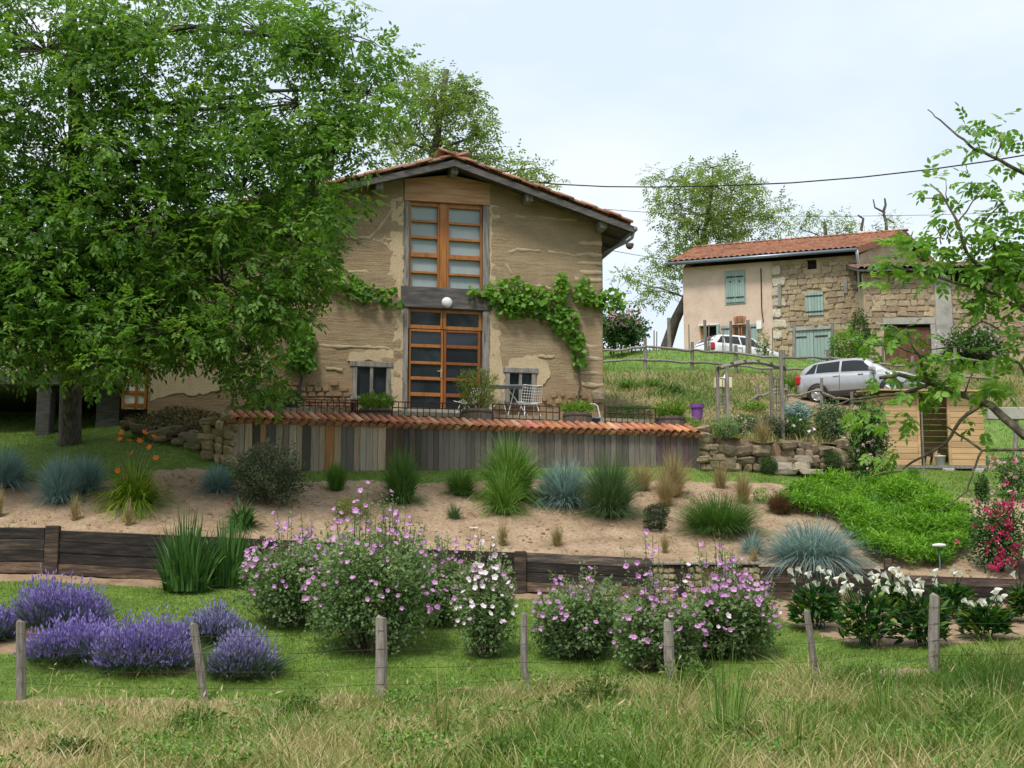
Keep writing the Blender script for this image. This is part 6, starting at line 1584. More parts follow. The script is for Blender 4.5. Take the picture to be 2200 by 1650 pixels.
vine('grape_vine', 'leafy grape vine trained across the wall right of the upper window', [(1090, 630, 50, 34), (1130, 652, 50, 28), (1180, 658, 35, 34), (1208, 618, 16, 34), (1255, 625, 20, 32), (1312, 642, 34, 28), (1215, 692, 30, 34), (1242, 740, 20, 32), (1245, 780, 15, 14), (1030, 626, 28, 8), (1150, 625, 20, 14), (1280, 645, 22, 14), (1090, 668, 22, 14)], [(1240, 868), (1246, 830), (1243, 790), (1225, 700), (1180, 660), (1100, 640)], 5, 4.6)
vine('grape_vine', 'thin grape vine spray on the wall left of the upper window', [(745, 605, 30, 18), (775, 622, 32, 16), (805, 640, 30, 14), (835, 622, 22, 8), (845, 655, 20, 7), (718, 600, 28, 18)], [(660, 700), (700, 610), (770, 620), (850, 622)], 6, 4.0)
vine('grape_vine', 'hanging vine tuft on the wall left of the small left window', [(650, 742, 28, 45), (655, 780, 28, 20), (640, 700, 25, 35), (628, 770, 20, 22)], [(640, 868), (648, 820), (652, 760), (655, 690)], 7, 4.6)
# ================================================================== garden plants
def size(g, py0, py1, wpx): return (py0-py1)/ppm(g.y)*1.02, wpx/ppm(g.y)
def grass(name, label, px, base, top, w, lm, n, bw, on=onB, curl=1.25, seg=4, lean=1.0, hv=.4, group=None, br=.32, plumes=0, seed=None, v0=0, v1=1):
    g = on(px, base); h, r = size(g, base, top, w); sd = seed or int(px*7+base)
    parts = [clump(int(n*1.25), h*1.36, r, bw*1.15, r*lean, seg, curl, sd, br, hv*1.25, v0, v1)]
    V, F, va = join(parts)
    o = link(name, mesh_np(name, V, F, va, mats=[LM[lm]]), None, g - Vector((0, 0, .02))); tag(o, label, 'grass clump', group); o['kind'] = 'thing'
    return o, g, h, r
grass('ornamental_grass', 'tall bright green grass clump before the middle of the plank wall', 1095, 1072, 922, 82, 'green', 1500, .018, curl=1.5, lean=1.15)
grass('ornamental_grass', 'lower bright green grass clump spilling in front of the tallest one', 1082, 1102, 990, 56, 'green', 750, .015, curl=1.5, lean=1.1)
grass('ornamental_grass', 'dark green arching grass clump beside the charred planks', 862, 1080, 950, 52, 'dkgreen', 1000, .015, curl=1.5, lean=1.0, v1=.95)
grass('ornamental_grass', 'small upright dense green grass tuft left of the arching clump', 723, 1052, 985, 27, 'green', 650, .010, curl=1, lean=.7, v0=0, v1=.6, br=.5)
grass('ornamental_grass', 'fine dark green grass tuft left of the tallest clump', 990, 1062, 1000, 48, 'dkgreen', 1100, .008, curl=1.2, lean=1.1)
grass('ornamental_grass', 'thin yellow-green grass tuft on bare sand below the fine dark tuft', 975, 1113, 1074, 28, 'greygreen', 260, .008, curl=1.1)
grass('ornamental_grass', 'broad fine green grass dome right of the blue grass', 1310, 1108, 970, 82, 'greygreen', 2600, .009, curl=1.3, lean=1.1, v0=.1)
grass('ornamental_grass', 'wide low grey-green grass mound above the white mallow flowers', 1545, 1142, 1052, 88, 'dkgreen', 2400, .010, curl=1.15, lean=1.1, br=.6, v0=.1)
grass('blue_grass', 'large blue grass clump between the two tall green grasses', 1215, 1085, 978, 72, 'blue', 1500, .013, curl=1.25, lean=1.1)
grass('blue_grass', 'deep blue grass tuft at the left foot of the large blue clump', 1185, 1082, 1005, 45, 'blue', 600, .013, curl=1.4, lean=1.2, v1=.5)
grass('blue_grass', 'widest blue grass clump beside the bright green ground cover', 1745, 1205, 1108, 105, 'blue', 1900, .014, curl=1.3, lean=1.1, br=.6)
grass('blue_grass', 'small sparse blue grass tuft left of the widest blue clump', 1615, 1188, 1128, 38, 'blue', 260, .013, curl=1.5, lean=1.2)
grass('blue_grass', 'blue-grey grass clump cut by the left edge of the photo', 5, 1045, 950, 72, 'blue', 1200, .014, curl=1.3, lean=1.1, v1=.7)
grass('blue_grass', 'blue-grey grass clump second from the left edge', 125, 1078, 972, 55, 'blue', 1000, .014, curl=1.3, lean=1.1, v1=.7)
grass('blue_grass', 'blue-grey grass clump touching the orange daylilies', 185, 1055, 965, 52, 'blue', 900, .014, curl=1.3, lean=1.1, v1=.7)
grass('blue_grass', 'blue-grey grass clump left of the dark rounded shrub', 470, 1055, 988, 52, 'blue', 800, .014, curl=1.35, lean=1.2, v1=.6)
for px, base, top, w, n, lab in ((1445, 1065, 962, 48, 1100, 'tallest tan feather grass plume at the right end of the plank wall'), (1430, 1086, 1005, 30, 700, 'feather grass tuft with green foot in front of the tallest plume'),
        (1378, 1052, 985, 42, 700, 'pale tan feather grass leaning beside the fine green dome'), (1597, 1080, 1003, 26, 650, 'feather grass tuft in front of the dry-stone wall'), (1548, 1048, 988, 24, 450, 'smaller feather grass tuft behind the grey-green mound'),
        (1080, 1172, 1110, 18, 240, 'thin dry grass tuft above the white mallow'), (1197, 1172, 1114, 20, 260, 'thin dry grass tuft alone on the sand'), (160, 1118, 1055, 15, 240, 'thin dry grass tuft below the second blue clump'),
        (275, 1128, 1068, 13, 200, 'thin dry grass tuft below the daylilies'), (-2, 1110, 1040, 12, 200, 'thin dry grass tuft at the left edge of the sand'), (1428, 1188, 1138, 13, 180, 'thin dry grass tuft below the dark pine balls'),
        (1620, 1205, 1165, 12, 120, 'thin dry grass tuft beside the sparse blue tuft'), (1640, 960, 900, 25, 380, 'tan feather grass between the arbor posts')):
    grass('feather_grass', lab, px, base, top, w, 'stipa', n, .006, curl=1.1, lean=1.1, on=onC if base < 970 else onB, br=.25)
grass('brown_sedge', 'small brown sedge tuft left of the bright green ground cover', 1674, 1102, 1052, 28, 'brown', 900, .008, curl=1.1, lean=1.0, br=.5)
# daylilies
o, g, h, r = grass('daylily_leaves_tmp', 'x', 288, 1085, 975, 78, 'lilyleaf', 620, .028, curl=1.7, lean=1.15, br=.4)
me = o.data; bpy.data.objects.remove(o); t = thing('daylily', 'orange-flowered daylily clump with yellow-green leaves', 'flowering plant', g); link('leaves', me, t, kind='stuff')
def flower_mesh(name, mat, n, rad, w, cup, seed=0, spread=1.0):
    a = np.arange(n)*2*np.pi/n; d = np.stack([np.cos(a)*spread, np.sin(a)*spread, np.full(n, cup)], 1)
    V, F, va = leaves(np.zeros((n, 3)), d, np.tile([0, 0, 1.], (n, 1)) - d*.3, np.full(n, rad), np.full(n, w), np.linspace(.15, .95, n), -.2, True)
    return mesh_np(name, V, F, va, mats=[LM[mat]])
FL_LILY = flower_mesh('flower', 'petal_orange', 6, .09, .045, .6)
st = MB(); r_d = random.Random(3)
for px, py in ((258, 945), (284, 975), (322, 962), (254, 1012), (318, 1042), (268, 1026), (300, 948), (335, 985), (278, 948), (310, 930), (262, 930), (330, 940)):
    p = P(px, py, g.y + r_d.uniform(-.2, .2)) - g; o = link('flower', FL_LILY, t, p, (r_d.uniform(.3, 1.3), 0, r_d.uniform(-1, 1)), (1,)*3)
    st.tube([(p.x*.4, p.y*.4, .1), (p.x*.8, p.y, p.z*.6), tuple(p)], .006, 4)
st.build('stems', MAT['barklichen'], t, kind='stuff')
# irises by the wall
for px, base, top, w, n, lab in ((400, 1268, 1105, 62, 260, 'tall green iris clump standing left before the sleeper wall'), (490, 1258, 1112, 55, 190, 'sparser iris clump between the tall irises and the pink mallow')):
    grass('iris_clump', lab, px, base, top, w, 'iris', n, .045, on=onA, curl=1.15, lean=.75, hv=.45, br=.75, seg=4)
grass('agapanthus', 'arching strap-leaved clump on the sand above the iris clumps', 520, 1132, 1062, 46, 'iris', 240, .028, curl=1.7, lean=1.2, br=.4)
# tall weeds of the meadow
for px, base, top, w, n, lm, lab in ((952, 1590, 1415, 26, 60, 'meadow', 'tall pale weed stalks in the meadow below the white mallow'), (1185, 1610, 1440, 22, 40, 'green', 'tall thin green weed stalks in the meadow centre'), (1560, 1600, 1385, 60, 120, 'green', 'tall arching weeds before the right mallow'),
        (1900, 1560, 1400, 60, 130, 'green', 'tall feathery green weeds before the calla bed'), (1340, 1610, 1530, 35, 90, 'meadow', 'pale spiky dead leaf rosette in the meadow'), (2130, 1560, 1420, 60, 120, 'meadow', 'dry weeds at the right edge of the meadow'), (1700, 1650, 1480, 70, 120, 'meadow', 'long bent dry stalks at the lower right'),
        (600, 1600, 1480, 40, 90, 'green', 'dark green weed patch stalks below the lavender'), (1430, 1560, 1420, 60, 120, 'meadow', 'dry brown stalks round the middle fence post')):
    grass('weed_clump', lab, px, base, top, w, lm, n, .011, on=onA, curl=1.25, lean=1.0, hv=.55, br=.8)

for i, (px, base, w, h_, lab) in enumerate(((420, 1585, 60, 70, 'dark leafy weed bush in the meadow below the lavender row'), (640, 1570, 60, 95, 'dark leafy weed bush in the meadow left of the third post'), (1290, 1530, 60, 110, 'dense green weeds in the meadow behind the pale rosette'), (1850, 1500, 80, 90, 'dense dark green weeds below the calla bed'),
        (1600, 1620, 80, 80, 'dark weed bush at the lower right of the meadow'), (1080, 1640, 70, 60, 'low dark weeds at the bottom centre'), (2080, 1600, 70, 110, 'dark weed bush near the lower right corner'), (1480, 1500, 60, 90, 'green weeds between the middle post and the right mallow'), (150, 1640, 60, 60, 'low dark weeds at the lower left corner'), (1210, 1565, 45, 80, 'weed bush at the meadow centre'))):
    g = onA(px, base); hh, rr0 = size(g, base, base-h_, w); t = thing('weed_bush', lab, 'weeds', g); veg('foliage', [shell_leaves(900, (0, 0, hh*.35), (rr0, rr0*.8, hh*.5), .06, .03, 300+i, .2, .5, 0, .75), clump(160, hh*1.3, rr0, .010, rr0*.8, 3, 1.2, 330+i, .9, .5)], LM['weed'], t)
# seed stalks standing above the meadow
r = rg(404); x = r.uniform(-7.5, 7.5, 900); y = r.uniform(12.6, 19.6, 900); k = (vnoise(x, y, 1.8, 91) > -.1) & (classA(x, y) == 3); b_ = np.stack([x[k], y[k], zA(x[k], y[k])], 1)[:420]; n = len(b_); az = r.uniform(0, 6.28, n); hs = r.uniform(.3, .75, n); ln_ = hs*r.uniform(.05, .45, n)
tp_ = b_ + np.stack([np.cos(az)*ln_, np.sin(az)*ln_, hs*.88], 1); dd = np.stack([np.cos(az)*.6, np.sin(az)*.6, r.uniform(.1, 1, n)], 1)
veg('seed_stalks', [blades(b_, hs, np.full(n, .007), az, ln_, 4, r.uniform(.35, 1, n), 1.0, r), leaves(tp_ - unit(dd)*.05, dd, r.normal(0, 1, (n, 3)), r.uniform(.07, .14, n), r.uniform(.012, .022, n), r.uniform(.5, 1, n), .3)], LM['meadow'])
# leafy shrubs
def shrub(name, label, cat, px, base, top, w, lm, n, ll, lw, on=onB, lump=.25, inner=.45, squash=1.0, stem=True, six=False, seed=None, v0=0, v1=1, deep=1.0):
    g = on(px, base); h, r = size(g, base, top, w); sd = seed or int(px*3+base)
    t = thing(name, label, cat, g)
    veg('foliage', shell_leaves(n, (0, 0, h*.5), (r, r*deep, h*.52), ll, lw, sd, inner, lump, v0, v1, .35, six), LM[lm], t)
    if stem:
        m = MB(); rr = random.Random(sd)
        for i in range(7):
            a = rr.uniform(0, 6.28); m.tube([(.03*math.cos(a), .03*math.sin(a), -.05), (r*.35*math.cos(a), r*.35*math.sin(a), h*.4), (r*.7*math.cos(a), r*.7*math.sin(a), h*rr.uniform(.55, .85))], [.02, .013, .005], 5, False)
        m.build('stems', MAT['bark'], t, kind='stuff')
    return t, g, h, r
shrub('grey_shrub', 'dark grey-green spreading shrub in front of the first planks', 'shrub', 575, 1084, 962, 76, 'shrub', 8500, .062, .034, lump=.35)
shrub('box_ball', 'round clipped box ball behind the left railing', 'shrub', 627, 884, 836, 25, 'box', 2600, .03, .02, on=lambda a, b: Vector(P(a, b, 33.9)), lump=.08)
hp = P(1352, 914, 36.3); t = thing('clipped_hedge', 'low clipped dark hedge behind the right railing', 'hedge', hp); r = rg(5); n = 3600
pos = np.stack([r.uniform(-.58, .58, n), r.uniform(-.2, .2, n), r.uniform(0, .46, n)], 1); pos[:n//2, 1] = -.2 + r.normal(0, .02, n//2); pos[n//2:n*3//4, 2] = .46 + r.normal(0, .02, n//4)
veg('foliage', leaves(pos, r.normal(0, 1, (n, 3)) + np.array([0, -.5, .5]), r.normal(0, 1, (n, 3)), r.uniform(.025, .045, n), r.uniform(.015, .03, n), r.uniform(0, 1, n)), LM['box'], t)
for px, base, top, w, lm, n, lab in ((1652, 1020, 981, 19, 'box', 1900, 'square clipped box bush left of the stone steps'), (1789, 1017, 967, 22, 'box', 2400, 'larger upright box bush right of the stone steps'), (1791, 1042, 1021, 11, 'box', 700, 'tiny box bush below the larger upright one'),
        (1961, 1052, 1006, 18, 'box', 1500, 'oval box bush on the lawn left of the tall stake'), (1411, 1113, 1084, 29, 'darkbox', 2200, 'upper of two very dark pine balls on the sand'), (1407, 1140, 1108, 26, 'darkbox', 2000, 'lower of two very dark pine balls on the sand')):
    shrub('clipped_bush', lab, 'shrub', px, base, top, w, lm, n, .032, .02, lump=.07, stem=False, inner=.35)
shrub('golden_conifer', 'low yellow-green conifer behind the top mallow flowers', 'shrub', 755, 1112, 1070, 38, 'bambooY', 1500, .05, .02, lump=.3, stem=False)
shrub('leafy_plant', 'small leafy plant left of the brown sedge', 'plant', 1635, 1080, 1050, 17, 'cover', 350, .06, .025, stem=False)
for px, base, top, w, lm, n, ll, lab in ((1655, 945, 893, 34, 'shrub', 2000, .05, 'dark round shrub left of the arbor lattice'), (1708, 948, 895, 34, 'rose', 1500, .06, 'white-flowered rose bush right of the arbor lattice'), (1786, 950, 868, 40, 'greygreen', 1800, .07, 'silvery green upright bush above the larger box bush'),
        (1712, 905, 868, 28, 'blue', 900, .09, 'blue-green leafy plant behind the white rose bush'), (1620, 885, 866, 28, 'bamboo', 600, .07, 'light green leafy plant behind the arbor'), (1600, 935, 892, 40, 'greygreen', 1300, .05, 'loose daisy bush with tiny white flowers under the arbor'), (1560, 965, 920, 28, 'lavat', 900, .05, 'tall grey-green flowering weeds by the terracotta trough')):
    t, g, h, r = shrub('rock_garden_plant', lab, 'plant', px, base, top, w, lm, int(n*1.4), ll*1.2, ll*.55, on=onC, lump=.4, inner=.3)
    if 'white' in lab:
        fm = flower_mesh('flower', 'petal_white', 7, .06 if 'rose' in lab else .025, .05 if 'rose' in lab else .02, .5); rr = random.Random(2)
        pts = [(1691, 905), (1721, 903), (1748, 922), (1739, 927), (1705, 915)] if 'rose' in lab else [(rr.uniform(1570, 1640), rr.uniform(892, 932)) for _ in range(26)]
        for x, y in pts: link('flower', fm, t, P(x, y, g.y - .35) - g, (rr.uniform(.4, 1.3), 0, rr.uniform(-1, 1)))
# flower bed under the walnut, bright ground cover on the right
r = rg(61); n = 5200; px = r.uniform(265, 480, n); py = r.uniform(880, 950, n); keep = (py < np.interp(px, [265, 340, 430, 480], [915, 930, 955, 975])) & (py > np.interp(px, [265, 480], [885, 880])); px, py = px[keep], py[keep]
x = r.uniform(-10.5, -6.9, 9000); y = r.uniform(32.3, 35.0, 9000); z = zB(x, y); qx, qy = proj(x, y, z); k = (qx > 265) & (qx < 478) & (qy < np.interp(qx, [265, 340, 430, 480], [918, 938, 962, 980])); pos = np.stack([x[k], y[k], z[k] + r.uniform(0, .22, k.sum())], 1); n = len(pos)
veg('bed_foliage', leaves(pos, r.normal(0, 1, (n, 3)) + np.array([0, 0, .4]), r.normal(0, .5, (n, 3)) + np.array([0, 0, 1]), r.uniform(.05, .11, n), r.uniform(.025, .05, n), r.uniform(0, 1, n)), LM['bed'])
CV = [(1650, 1105), (1700, 1082), (1760, 1070), (1850, 1066), (1930, 1070), (1990, 1080), (2060, 1118), (2100, 1160), (2085, 1200), (2040, 1226), (1960, 1236), (1880, 1226), (1845, 1190), (1790, 1130), (1700, 1115)]
x = r.uniform(3, 13, 160000); y = r.uniform(YW+.1, 36, 160000); z = zB(x, y); qx, qy = proj(x, y, z); k = pip(qx, qy + 8, CV); x, y, z = x[k][:34000], y[k][:34000], z[k][:34000]; n = len(x)
mound = .20 + .26*np.clip(.6 + vnoise(x, y, 3.4, 71), 0, 1.6) + .08*vnoise(x, y, 9, 72)
pos = np.stack([x, y, z + mound*r.uniform(.25, 1.05, n)**.6], 1)
veg('ground_cover', leaves(pos, r.normal(0, 1, (n, 3))*np.array([1, 1, .7]) + np.array([0, 0, .25]), r.normal(0, .6, (n, 3)) + np.array([0, -.3, 1.]), r.uniform(.09, .19, n), r.uniform(.024, .042, n), np.clip(r.uniform(0, 1, n)*.75 + .35*(pos[:, 2] - z - .25)/.25, 0, 1)), LM['cover'])
# scattered bits on the sand: twigs and pebbles
x = r.uniform(-10, 10, 5000); y = r.uniform(YW+.1, 33.5, 5000); z = zB(x, y); k = classB(x, y) == 0; pos = np.stack([x[k], y[k], z[k]+.012], 1); n = len(pos)
veg('sand_litter', leaves(pos, r.normal(0, 1, (n, 3))*np.array([1, 1, .1]), np.tile([0, 0, 1.], (n, 1)) + r.normal(0, .3, (n, 3)), r.uniform(.015, .09, n), r.uniform(.008, .022, n), r.uniform(0, 1, n)), LM['brown'])

# pebbles, clods and seedlings on the sand
sx = r.uniform(-10, 11, 2600); sy = r.uniform(YW+.15, 34, 2600); k = classB(sx, sy) == 0; sx, sy = sx[k], sy[k]; szz = zB(sx, sy); n = len(sx); u_ = np.array([v.co[:] for v in ST_ROCK[0].vertices]); fq = np.array([tuple(q.vertices) for q in ST_ROCK[0].polygons]); s_ = (.012 + .05*r.uniform(0, 1, n)**4)[:, None, None]
V = u_[None]*s_*np.array([1.4, 1.2, .8]) + np.stack([sx, sy, szz+.004], 1)[:, None]; F = fq[None] + (np.arange(n)*len(u_))[:, None, None]
link('pebbles', mesh_np('pebbles', V.reshape(-1, 3), [F.reshape(-1, fq.shape[1])], mats=[MAT['soil']], smooth=True), kind='stuff')
k = vnoise(sx, sy, 1.6, 77) > .25; c_ = np.stack([sx, sy, szz], 1)[k][:260]; b_ = np.repeat(c_, 9, 0) + np.concatenate([r.normal(0, .03, (len(c_)*9, 2)), np.zeros((len(c_)*9, 1))], 1); n = len(b_)
veg('seedlings', blades(b_, r.uniform(.04, .16, n), r.uniform(.006, .014, n), r.uniform(0, 6.28, n), r.uniform(.02, .12, n), 2, r.uniform(0, .9, n), 1.1, r), LM['meadow'])
# lavender
def lavender(label, px, base, top, w, seed, pale=False, n=3400):
    g = onA(px, base); h, r0 = size(g, base, top, w*1.14); r = rg(seed); t = thing('lavender_bush', label, 'lavender', g, 0, 'lavender bushes by the lawn edge')
    veg('foliage', clump(1300, h*.85, r0, .012, r0*.9, 3, 1.0, seed, .8, .35), LM['lavleaf'], t)
    K = 5; lc = np.concatenate([[[0, 0, 1.0]], np.stack([r.uniform(-.55, .55, K-1), r.uniform(-.5, .5, K-1), r.uniform(.6, .95, K-1)], 1)]); lr = np.concatenate([[.8], r.uniform(.42, .62, K-1)]); ci = r.integers(0, K, n)
    d = unit(r.normal(0, 1, (n, 3)) * np.array([1, 1, .8])); d[:, 2] = abs(d[:, 2]); q = r.uniform(.62, 1.12, n) * (1 + .10*np.sin(9*np.arctan2(d[:, 1], d[:, 0]) + seed))
    tip = d*np.stack([r0*lr[ci], r0*lr[ci], h*.92*lc[ci, 2]], 1)*q[:, None] + np.stack([lc[ci, 0]*r0, lc[ci, 1]*r0, np.full(n, .06*h)], 1); out = unit(d*np.array([.6, .6, .5]) + np.array([0, 0, .8]) + r.normal(0, .22, (n, 3)))
    s = blades(tip - out*.20, np.full(n, .18)*out[:, 2] + .02, np.full(n, .004), np.arctan2(out[:, 1], out[:, 0]), np.linalg.norm(out[:, :2], axis=1)*.18, 2, r.uniform(0, .8, n), 1, r)
    veg('stems', s, LM['lavleaf'], t)
    up = r.normal(0, 1, (n, 3)); a = leaves(tip - out*.02, out, up, r.uniform(.055, .10, n), r.uniform(.022, .034, n), r.uniform(0, 1, n), .3); b = leaves(tip - out*.02, out, np.cross(out, up), r.uniform(.055, .10, n), r.uniform(.022, .034, n), r.uniform(0, 1, n), .3)
    veg('flower_spikes', [a, b], LM['lavfl2' if pale else 'lavfl'], t)
lavender('tallest lavender bush, behind the others at the left', 118, 1348, 1236, 98, 1)
lavender('lavender bush in front of the tallest one', 170, 1415, 1322, 92, 2)
lavender('widest lavender bush beside the leaning second fence post', 322, 1436, 1318, 98, 3)
lavender('lavender bush cut by the left edge of the photo', -22, 1375, 1300, 42, 4, n=900)
lavender('pale lavender bush behind the second fence post', 452, 1372, 1298, 68, 5, True, 1300)
lavender('pale lavender bush rightmost of the row, right of the second post', 526, 1452, 1354, 76, 6, True)

# mallows (tall, leafy, with open pink or white flowers)
FL_P = [flower_mesh('flower', 'petal_pink', 5, .052, .052, c) for c in (.45, .8, 1.2)]; FL_W = [flower_mesh('flower', 'petal_white', 5, .05, .05, c) for c in (.45, .8, 1.2)]
def mallow(label, px, base, top, w, seed, nf, spikes, n=5200, white=0.0, tops=(), loose=.0):
    g = onA(px, base); h, r0 = size(g, base, top, w); rr = random.Random(seed); r = rg(seed); t = thing('mallow_shrub', label, 'flowering shrub', g, 0, 'mallow shrubs on the lower lawn')
    lobes = [((0, 0, h*.34), (r0*.86, r0*.75, h*.34), .42)]
    for i in range(6): a = i*1.05 + seed; lobes.append(((math.cos(a)*r0*.5, math.sin(a)*r0*.4, h*rr.uniform(.38, .62)), (r0*rr.uniform(.32, .55), r0*.45, h*rr.uniform(.18, .34)), .0966))
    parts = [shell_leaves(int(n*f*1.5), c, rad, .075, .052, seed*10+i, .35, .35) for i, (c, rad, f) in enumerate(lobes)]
    stems, tips = MB(), []
    for i in range(int(spikes*2.4)):
        a = rr.uniform(0, 6.28); q = rr.uniform(.1, .95); b = Vector((math.cos(a)*r0*q*.3, math.sin(a)*r0*q*.3, 0)); e = Vector((math.cos(a)*r0*q, math.sin(a)*r0*q*.8, h*(1.04 - .42*q*q)*rr.uniform(.70, 1.16))); tips.append(e)
        m = b.lerp(e, .5) + Vector((math.cos(a), math.sin(a), 0))*r0*.12; stems.tube([b, m, e], [.010, .007, .0035], 4, False)
    for x, y in tops:
        e = P(x, y, g.y + rr.uniform(-.2, .2)) - g; b = Vector((e.x*.4, 0, 0)); tips.append(e); stems.tube([b, b.lerp(e, .5) + Vector((e.x*.1, 0, 0)), e], [.010, .007, .0035], 4, False)
    tp = np.array([tuple(e) for e in tips]); k = 26
    f = np.tile(r.uniform(0, .42, (len(tp), k, 1)), 1); pos = (tp[:, None] * (1 - f*np.array([.5, .5, 1.0])) + r.normal(0, .03, (len(tp), k, 3))).reshape(-1, 3); m_ = len(pos)
    parts.append(leaves(pos, r.normal(0, 1, (m_, 3)) + np.array([0, 0, .2]), np.tile([0, 0, 1.], (m_, 1)) + r.normal(0, .5, (m_, 3)), r.uniform(.035, .07, m_), r.uniform(.025, .045, m_), r.uniform(.3, 1, m_)))
    veg('foliage', parts, LM['lavat'], t); stems.build('stems', MAT['barklichen'], t, kind='stuff')
    nf = int(nf*2.1)
    for i in range(nf):
        if i < nf*.62:
            e = rr.choice(tips); q = rr.uniform(0, .16); p = Vector((e.x*(1-q*.5), e.y*(1-q*.5), e.z*(1-q))) + Vector((rr.gauss(0, .035), -.03 + rr.gauss(0, .03), rr.gauss(0, .02)))
        else:
            a = rr.uniform(-2.9, -.2); ph = rr.uniform(-.3, 1.2); p = Vector((math.cos(a)*math.cos(ph)*r0*1.0, math.sin(a)*math.cos(ph)*r0*.9, h*.42 + math.sin(ph)*h*.46))
        o = link('flower', rr.choice(FL_W if rr.random() < white else FL_P), t, p, (rr.uniform(.5, 1.5), rr.uniform(-.3, .3), rr.uniform(-.9, .9)), (rr.uniform(.8, 1.3),)*3)
mallow('leftmost pink mallow shrub leaning over the lawn', 630, 1345, 1125, 112, 1, 44, 20, 5200, tops=[(520, 1225), (596, 1100), (545, 1195), (650, 1130), (512, 1280)])
mallow('largest pink mallow shrub in the middle of the lawn', 800, 1402, 1100, 148, 2, 70, 34, 8500, tops=[(770, 1070), (760, 1095), (700, 1120), (820, 1120), (885, 1110), (745, 1130), (840, 1090)])
mallow('pink mallow shrub squeezed between the largest one and the white one', 945, 1345, 1175, 66, 3, 26, 14, 3000, tops=[(905, 1150), (1010, 1145)])
mallow('open airy white-flowered mallow before the wall post', 1045, 1412, 1185, 66, 4, 40, 18, 2400, white=.78, tops=[(1030, 1190), (1062, 1185), (1092, 1215), (1055, 1160), (965, 1275)])
mallow('low broad pink mallow right of the white one', 1242, 1412, 1240, 104, 5, 32, 22, 5600, tops=[(1185, 1225), (1215, 1228), (1250, 1222), (1272, 1220), (1298, 1235)])
mallow('pink mallow behind the middle fence post', 1415, 1440, 1265, 102, 6, 40, 22, 5200, tops=[(1340, 1175), (1385, 1135), (1402, 1150), (1415, 1170), (1370, 1205), (1370, 1255), (1355, 1280)])
mallow('round rightmost mallow dotted with pale flowers', 1563, 1412, 1215, 112, 7, 64, 30, 6600, white=.12, tops=[(1498, 1160), (1535, 1150), (1545, 1165), (1460, 1195), (1480, 1210), (1575, 1200), (1618, 1225)])

# calla lilies
cup = MB(); ring = []
for i, (rr_, z, ) in enumerate(((.008, 0), (.022, .05), (.034, .09), (.052, .115), (.066, .118))):
    for k in range(10):
        a = 2*math.pi*k/10; lift = .035*max(0, math.cos(a))*(i/4)**2; flare = 1 + .35*max(0, math.cos(a))*(i/4)**2
        ring.append((rr_*math.cos(a)*flare, rr_*math.sin(a), z + lift))
cup._add(ring, [(i*10+k, i*10+(k+1) % 10, (i+1)*10+(k+1) % 10, (i+1)*10+k) for i in range(4) for k in range(10)])
CUP = cup.mesh('flower', LM['petal_cwhite'], True); SPX = MB().tube([(0, 0, .04), (0, 0, .11)], [.007, .005], 6).mesh('spadix', LM['yel'], True)
def calla(label, px, base, top, w, nf, seed, on=onA):
    g = on(px, base); h, r0 = size(g, base, top, w); r = rg(seed); rr = random.Random(seed); t = thing('calla_lily', label, 'flowering plant', g, 0, 'calla lilies in the sandy bed'); n = 420
    a = r.uniform(0, 6.28, n); q = np.sqrt(r.uniform(0, 1, n)); hh = h*.78*r.uniform(.15, 1, n)
    pos = np.stack([np.cos(a)*q*r0*.8, np.sin(a)*q*r0*.7, hh*(1-.35*q)], 1); dr = np.stack([np.cos(a), np.sin(a), r.uniform(-.3, 1.3, n)], 1) + r.normal(0, .3, (n, 3))
    veg('leaves', leaves(pos, dr, np.tile([0, 0, 1.], (n, 1)) + r.normal(0, .4, (n, 3)), r.uniform(.14, .26, n), r.uniform(.055, .10, n), np.clip(r.uniform(0, 1.05, n)**1.5, 0, 1), .2, True), LM['calla'], t)
    st = MB()
    for i in range(nf):
        b = Vector((rr.uniform(-.3, .3)*r0, rr.uniform(-.3, .3)*r0, 0)); e = Vector((rr.uniform(-.9, .9)*r0, rr.uniform(-.7, .4)*r0, h*rr.uniform(.66, .97))); st.tube([b, b.lerp(e, .6) + Vector((0, 0, .05)), e], .008, 5, False)
        o = link('flower', CUP, t, e, (rr.uniform(.25, .9), rr.uniform(-.4, .4), rr.uniform(-2.6, -.5)), (rr.uniform(.68, .95),)*3); link('spadix', SPX, o)
    st.build('stems', LM['calla'], t, kind='stuff')
calla('leftmost calla lily clump with many white flowers', 1752, 1352, 1232, 56, 15, 1); calla('largest calla lily clump, second from the left', 1868, 1388, 1240, 66, 20, 2); calla('calla lily clump at the wall behind the largest one', 1915, 1326, 1230, 36, 6, 3)
calla('calla lily clump behind the tall fence post', 1985, 1388, 1240, 56, 17, 4); calla('calla lily clump at the wall behind the tall post', 2045, 1328, 1232, 42, 6, 5); calla('low calla lily clump at the right of the bed', 2117, 1372, 1278, 56, 11, 6); calla('calla lily clump cut by the right edge', 2205, 1335, 1240, 28, 3, 7)
g = onA(1817, 1288); o = link('rounded_stone', ST_ROCK[2], None, g + Vector((0, 0, .12)), (0, .2, .3), (.22, .2, .32)); tag(o, 'upright rounded stone between two calla clumps', 'stone'); o.color = (1.1, 1, .9, 1)

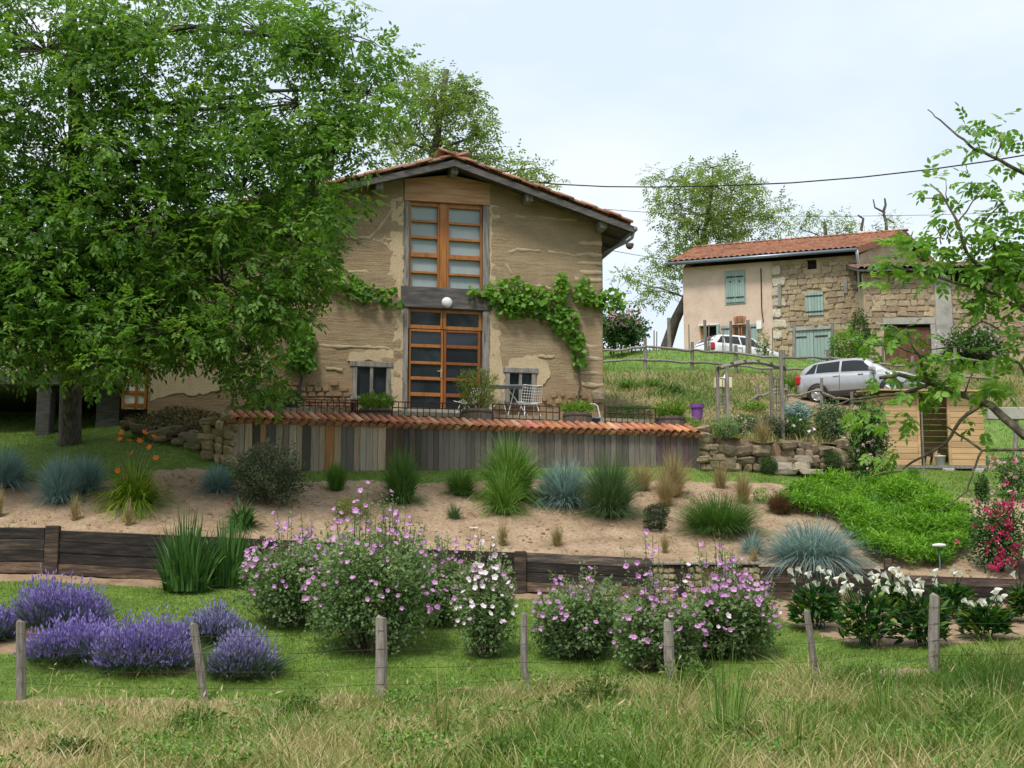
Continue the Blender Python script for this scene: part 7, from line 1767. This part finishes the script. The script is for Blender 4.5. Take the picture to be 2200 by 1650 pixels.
# roses
def bloom(name, mat, rad, seed):
    V, F, va = shell_leaves(16, (0, 0, 0), (rad*.6,)*3, rad*1.0, rad*1.0, seed, .5, .1, 0, 1, .35, True, -.6, .3); return mesh_np(name, V, F, va, mats=[LM[mat]])
BR = [bloom('flower', 'petal_red', .05, i) for i in range(3)]; BP = [bloom('flower', 'petal_rose', .042, i+5) for i in range(3)]
def rose(label, px, base, top, w, n, spots, blooms, seed, on=onB, sc_=1.0, lobes=None, lsz=1.0):
    t, g, h, r0 = shrub('rose_bush', label, 'rose bush', px, base, top, w, 'rose', int(n*1.5), .075*lsz, .05*lsz, on=on, lump=.45, inner=.2, seed=seed); rr = random.Random(seed)
    for x, y in spots:
        p = P(x, y, g.y) - g; f = max(0, 1 - (p.x/max(r0, .05))**2)**.5; link('flower', rr.choice(blooms), t, p + Vector((0, -r0*.75*f + rr.uniform(-.08, .08), 0)), (rr.uniform(0, 3),)*3, (rr.uniform(.75, 1.2)*sc_,)*3)
r3 = random.Random(9)
rose('bushy rose full of crimson-pink blooms at the right edge above the wall', 2150, 1228, 1075, 64, 2600, [(r3.gauss(2140, 36), r3.uniform(1075, 1222)) for _ in range(62)] + [(2160, 1065), (2185, 1080), (2130, 1085)], BR, 31)
rose('pale pink climbing rose column left of the timber shed', 1870, 1040, 862, 40, 3800, [(r3.gauss(1872, 30), r3.uniform(900, 1012)) for _ in range(34)], BP, 32)
rose('loose rose with pale pink and coral blooms at the right edge below the beam', 2180, 1072, 975, 40, 700, [(r3.uniform(2125, 2205), r3.uniform(975, 1062)) for _ in range(34)], BP + BR[:1], 33)
rose('thin rose stem with few leaves on the lawn by the shed corner', 2111, 1076, 1020, 14, 380, [(2130, 1060), (2135, 1056)], BP, 34)
rose('pink climbing rose behind stakes at the farmhouse corner', 1335, 750, 672, 54, 3000, [(r3.gauss(1332, 26), r3.uniform(670, 715)) for _ in range(44)], BP, 35, on=lambda a, b: Vector(P(a, b, 57.5)), sc_=1.9, lsz=2.0)
rose('white rambling rose along the foot of the barn', 2095, 790, 708, 62, 3000, [(r3.gauss(2090, 36), r3.uniform(712, 768)) for _ in range(60)], FL_W, 36, on=lambda a, b: Vector(P(a, b, 57.8)), sc_=1.7, lsz=1.9)
shrub('wall_shrub', 'narrow green shrub climbing beside the white downpipe', 'shrub', 1850, 775, 665, 22, 'box', 1800, .10, .06, on=lambda a, b: Vector(P(a, b, 58.5)), lump=.3)
shrub('wall_shrub', 'green bush before the stone house corner', 'shrub', 1820, 790, 705, 38, 'vine', 1700, .12, .07, on=lambda a, b: Vector(P(a, b, 57.5)), lump=.35)
shrub('wall_shrub', 'small sapling before the meter box of the pink house', 'shrub', 1640, 775, 712, 16, 'bambooY', 500, .10, .05, on=lambda a, b: Vector(P(a, b, 57)), lump=.4)
# hedges and weeds on the bank
for px, base, top, w, lm, lab in ((1440, 848, 818, 38, 'iris', 'dark green weed patch on the dry bank'), (1350, 838, 808, 26, 'green', 'pale green weed patch on the bank by the house corner'), (1400, 835, 806, 26, 'green', 'pale green weed patch in the middle of the dry bank'), (1700, 835, 800, 24, 'green', 'pale green weeds on the bank left of the silver car'), (2140, 850, 800, 36, 'bamboo', 'yellow-green weeds on the slope right of the silver car')):
    grass('bank_weeds', lab, px, base, top, w, lm, 420, .03, on=onC, curl=1.4, lean=1.2, br=.7)
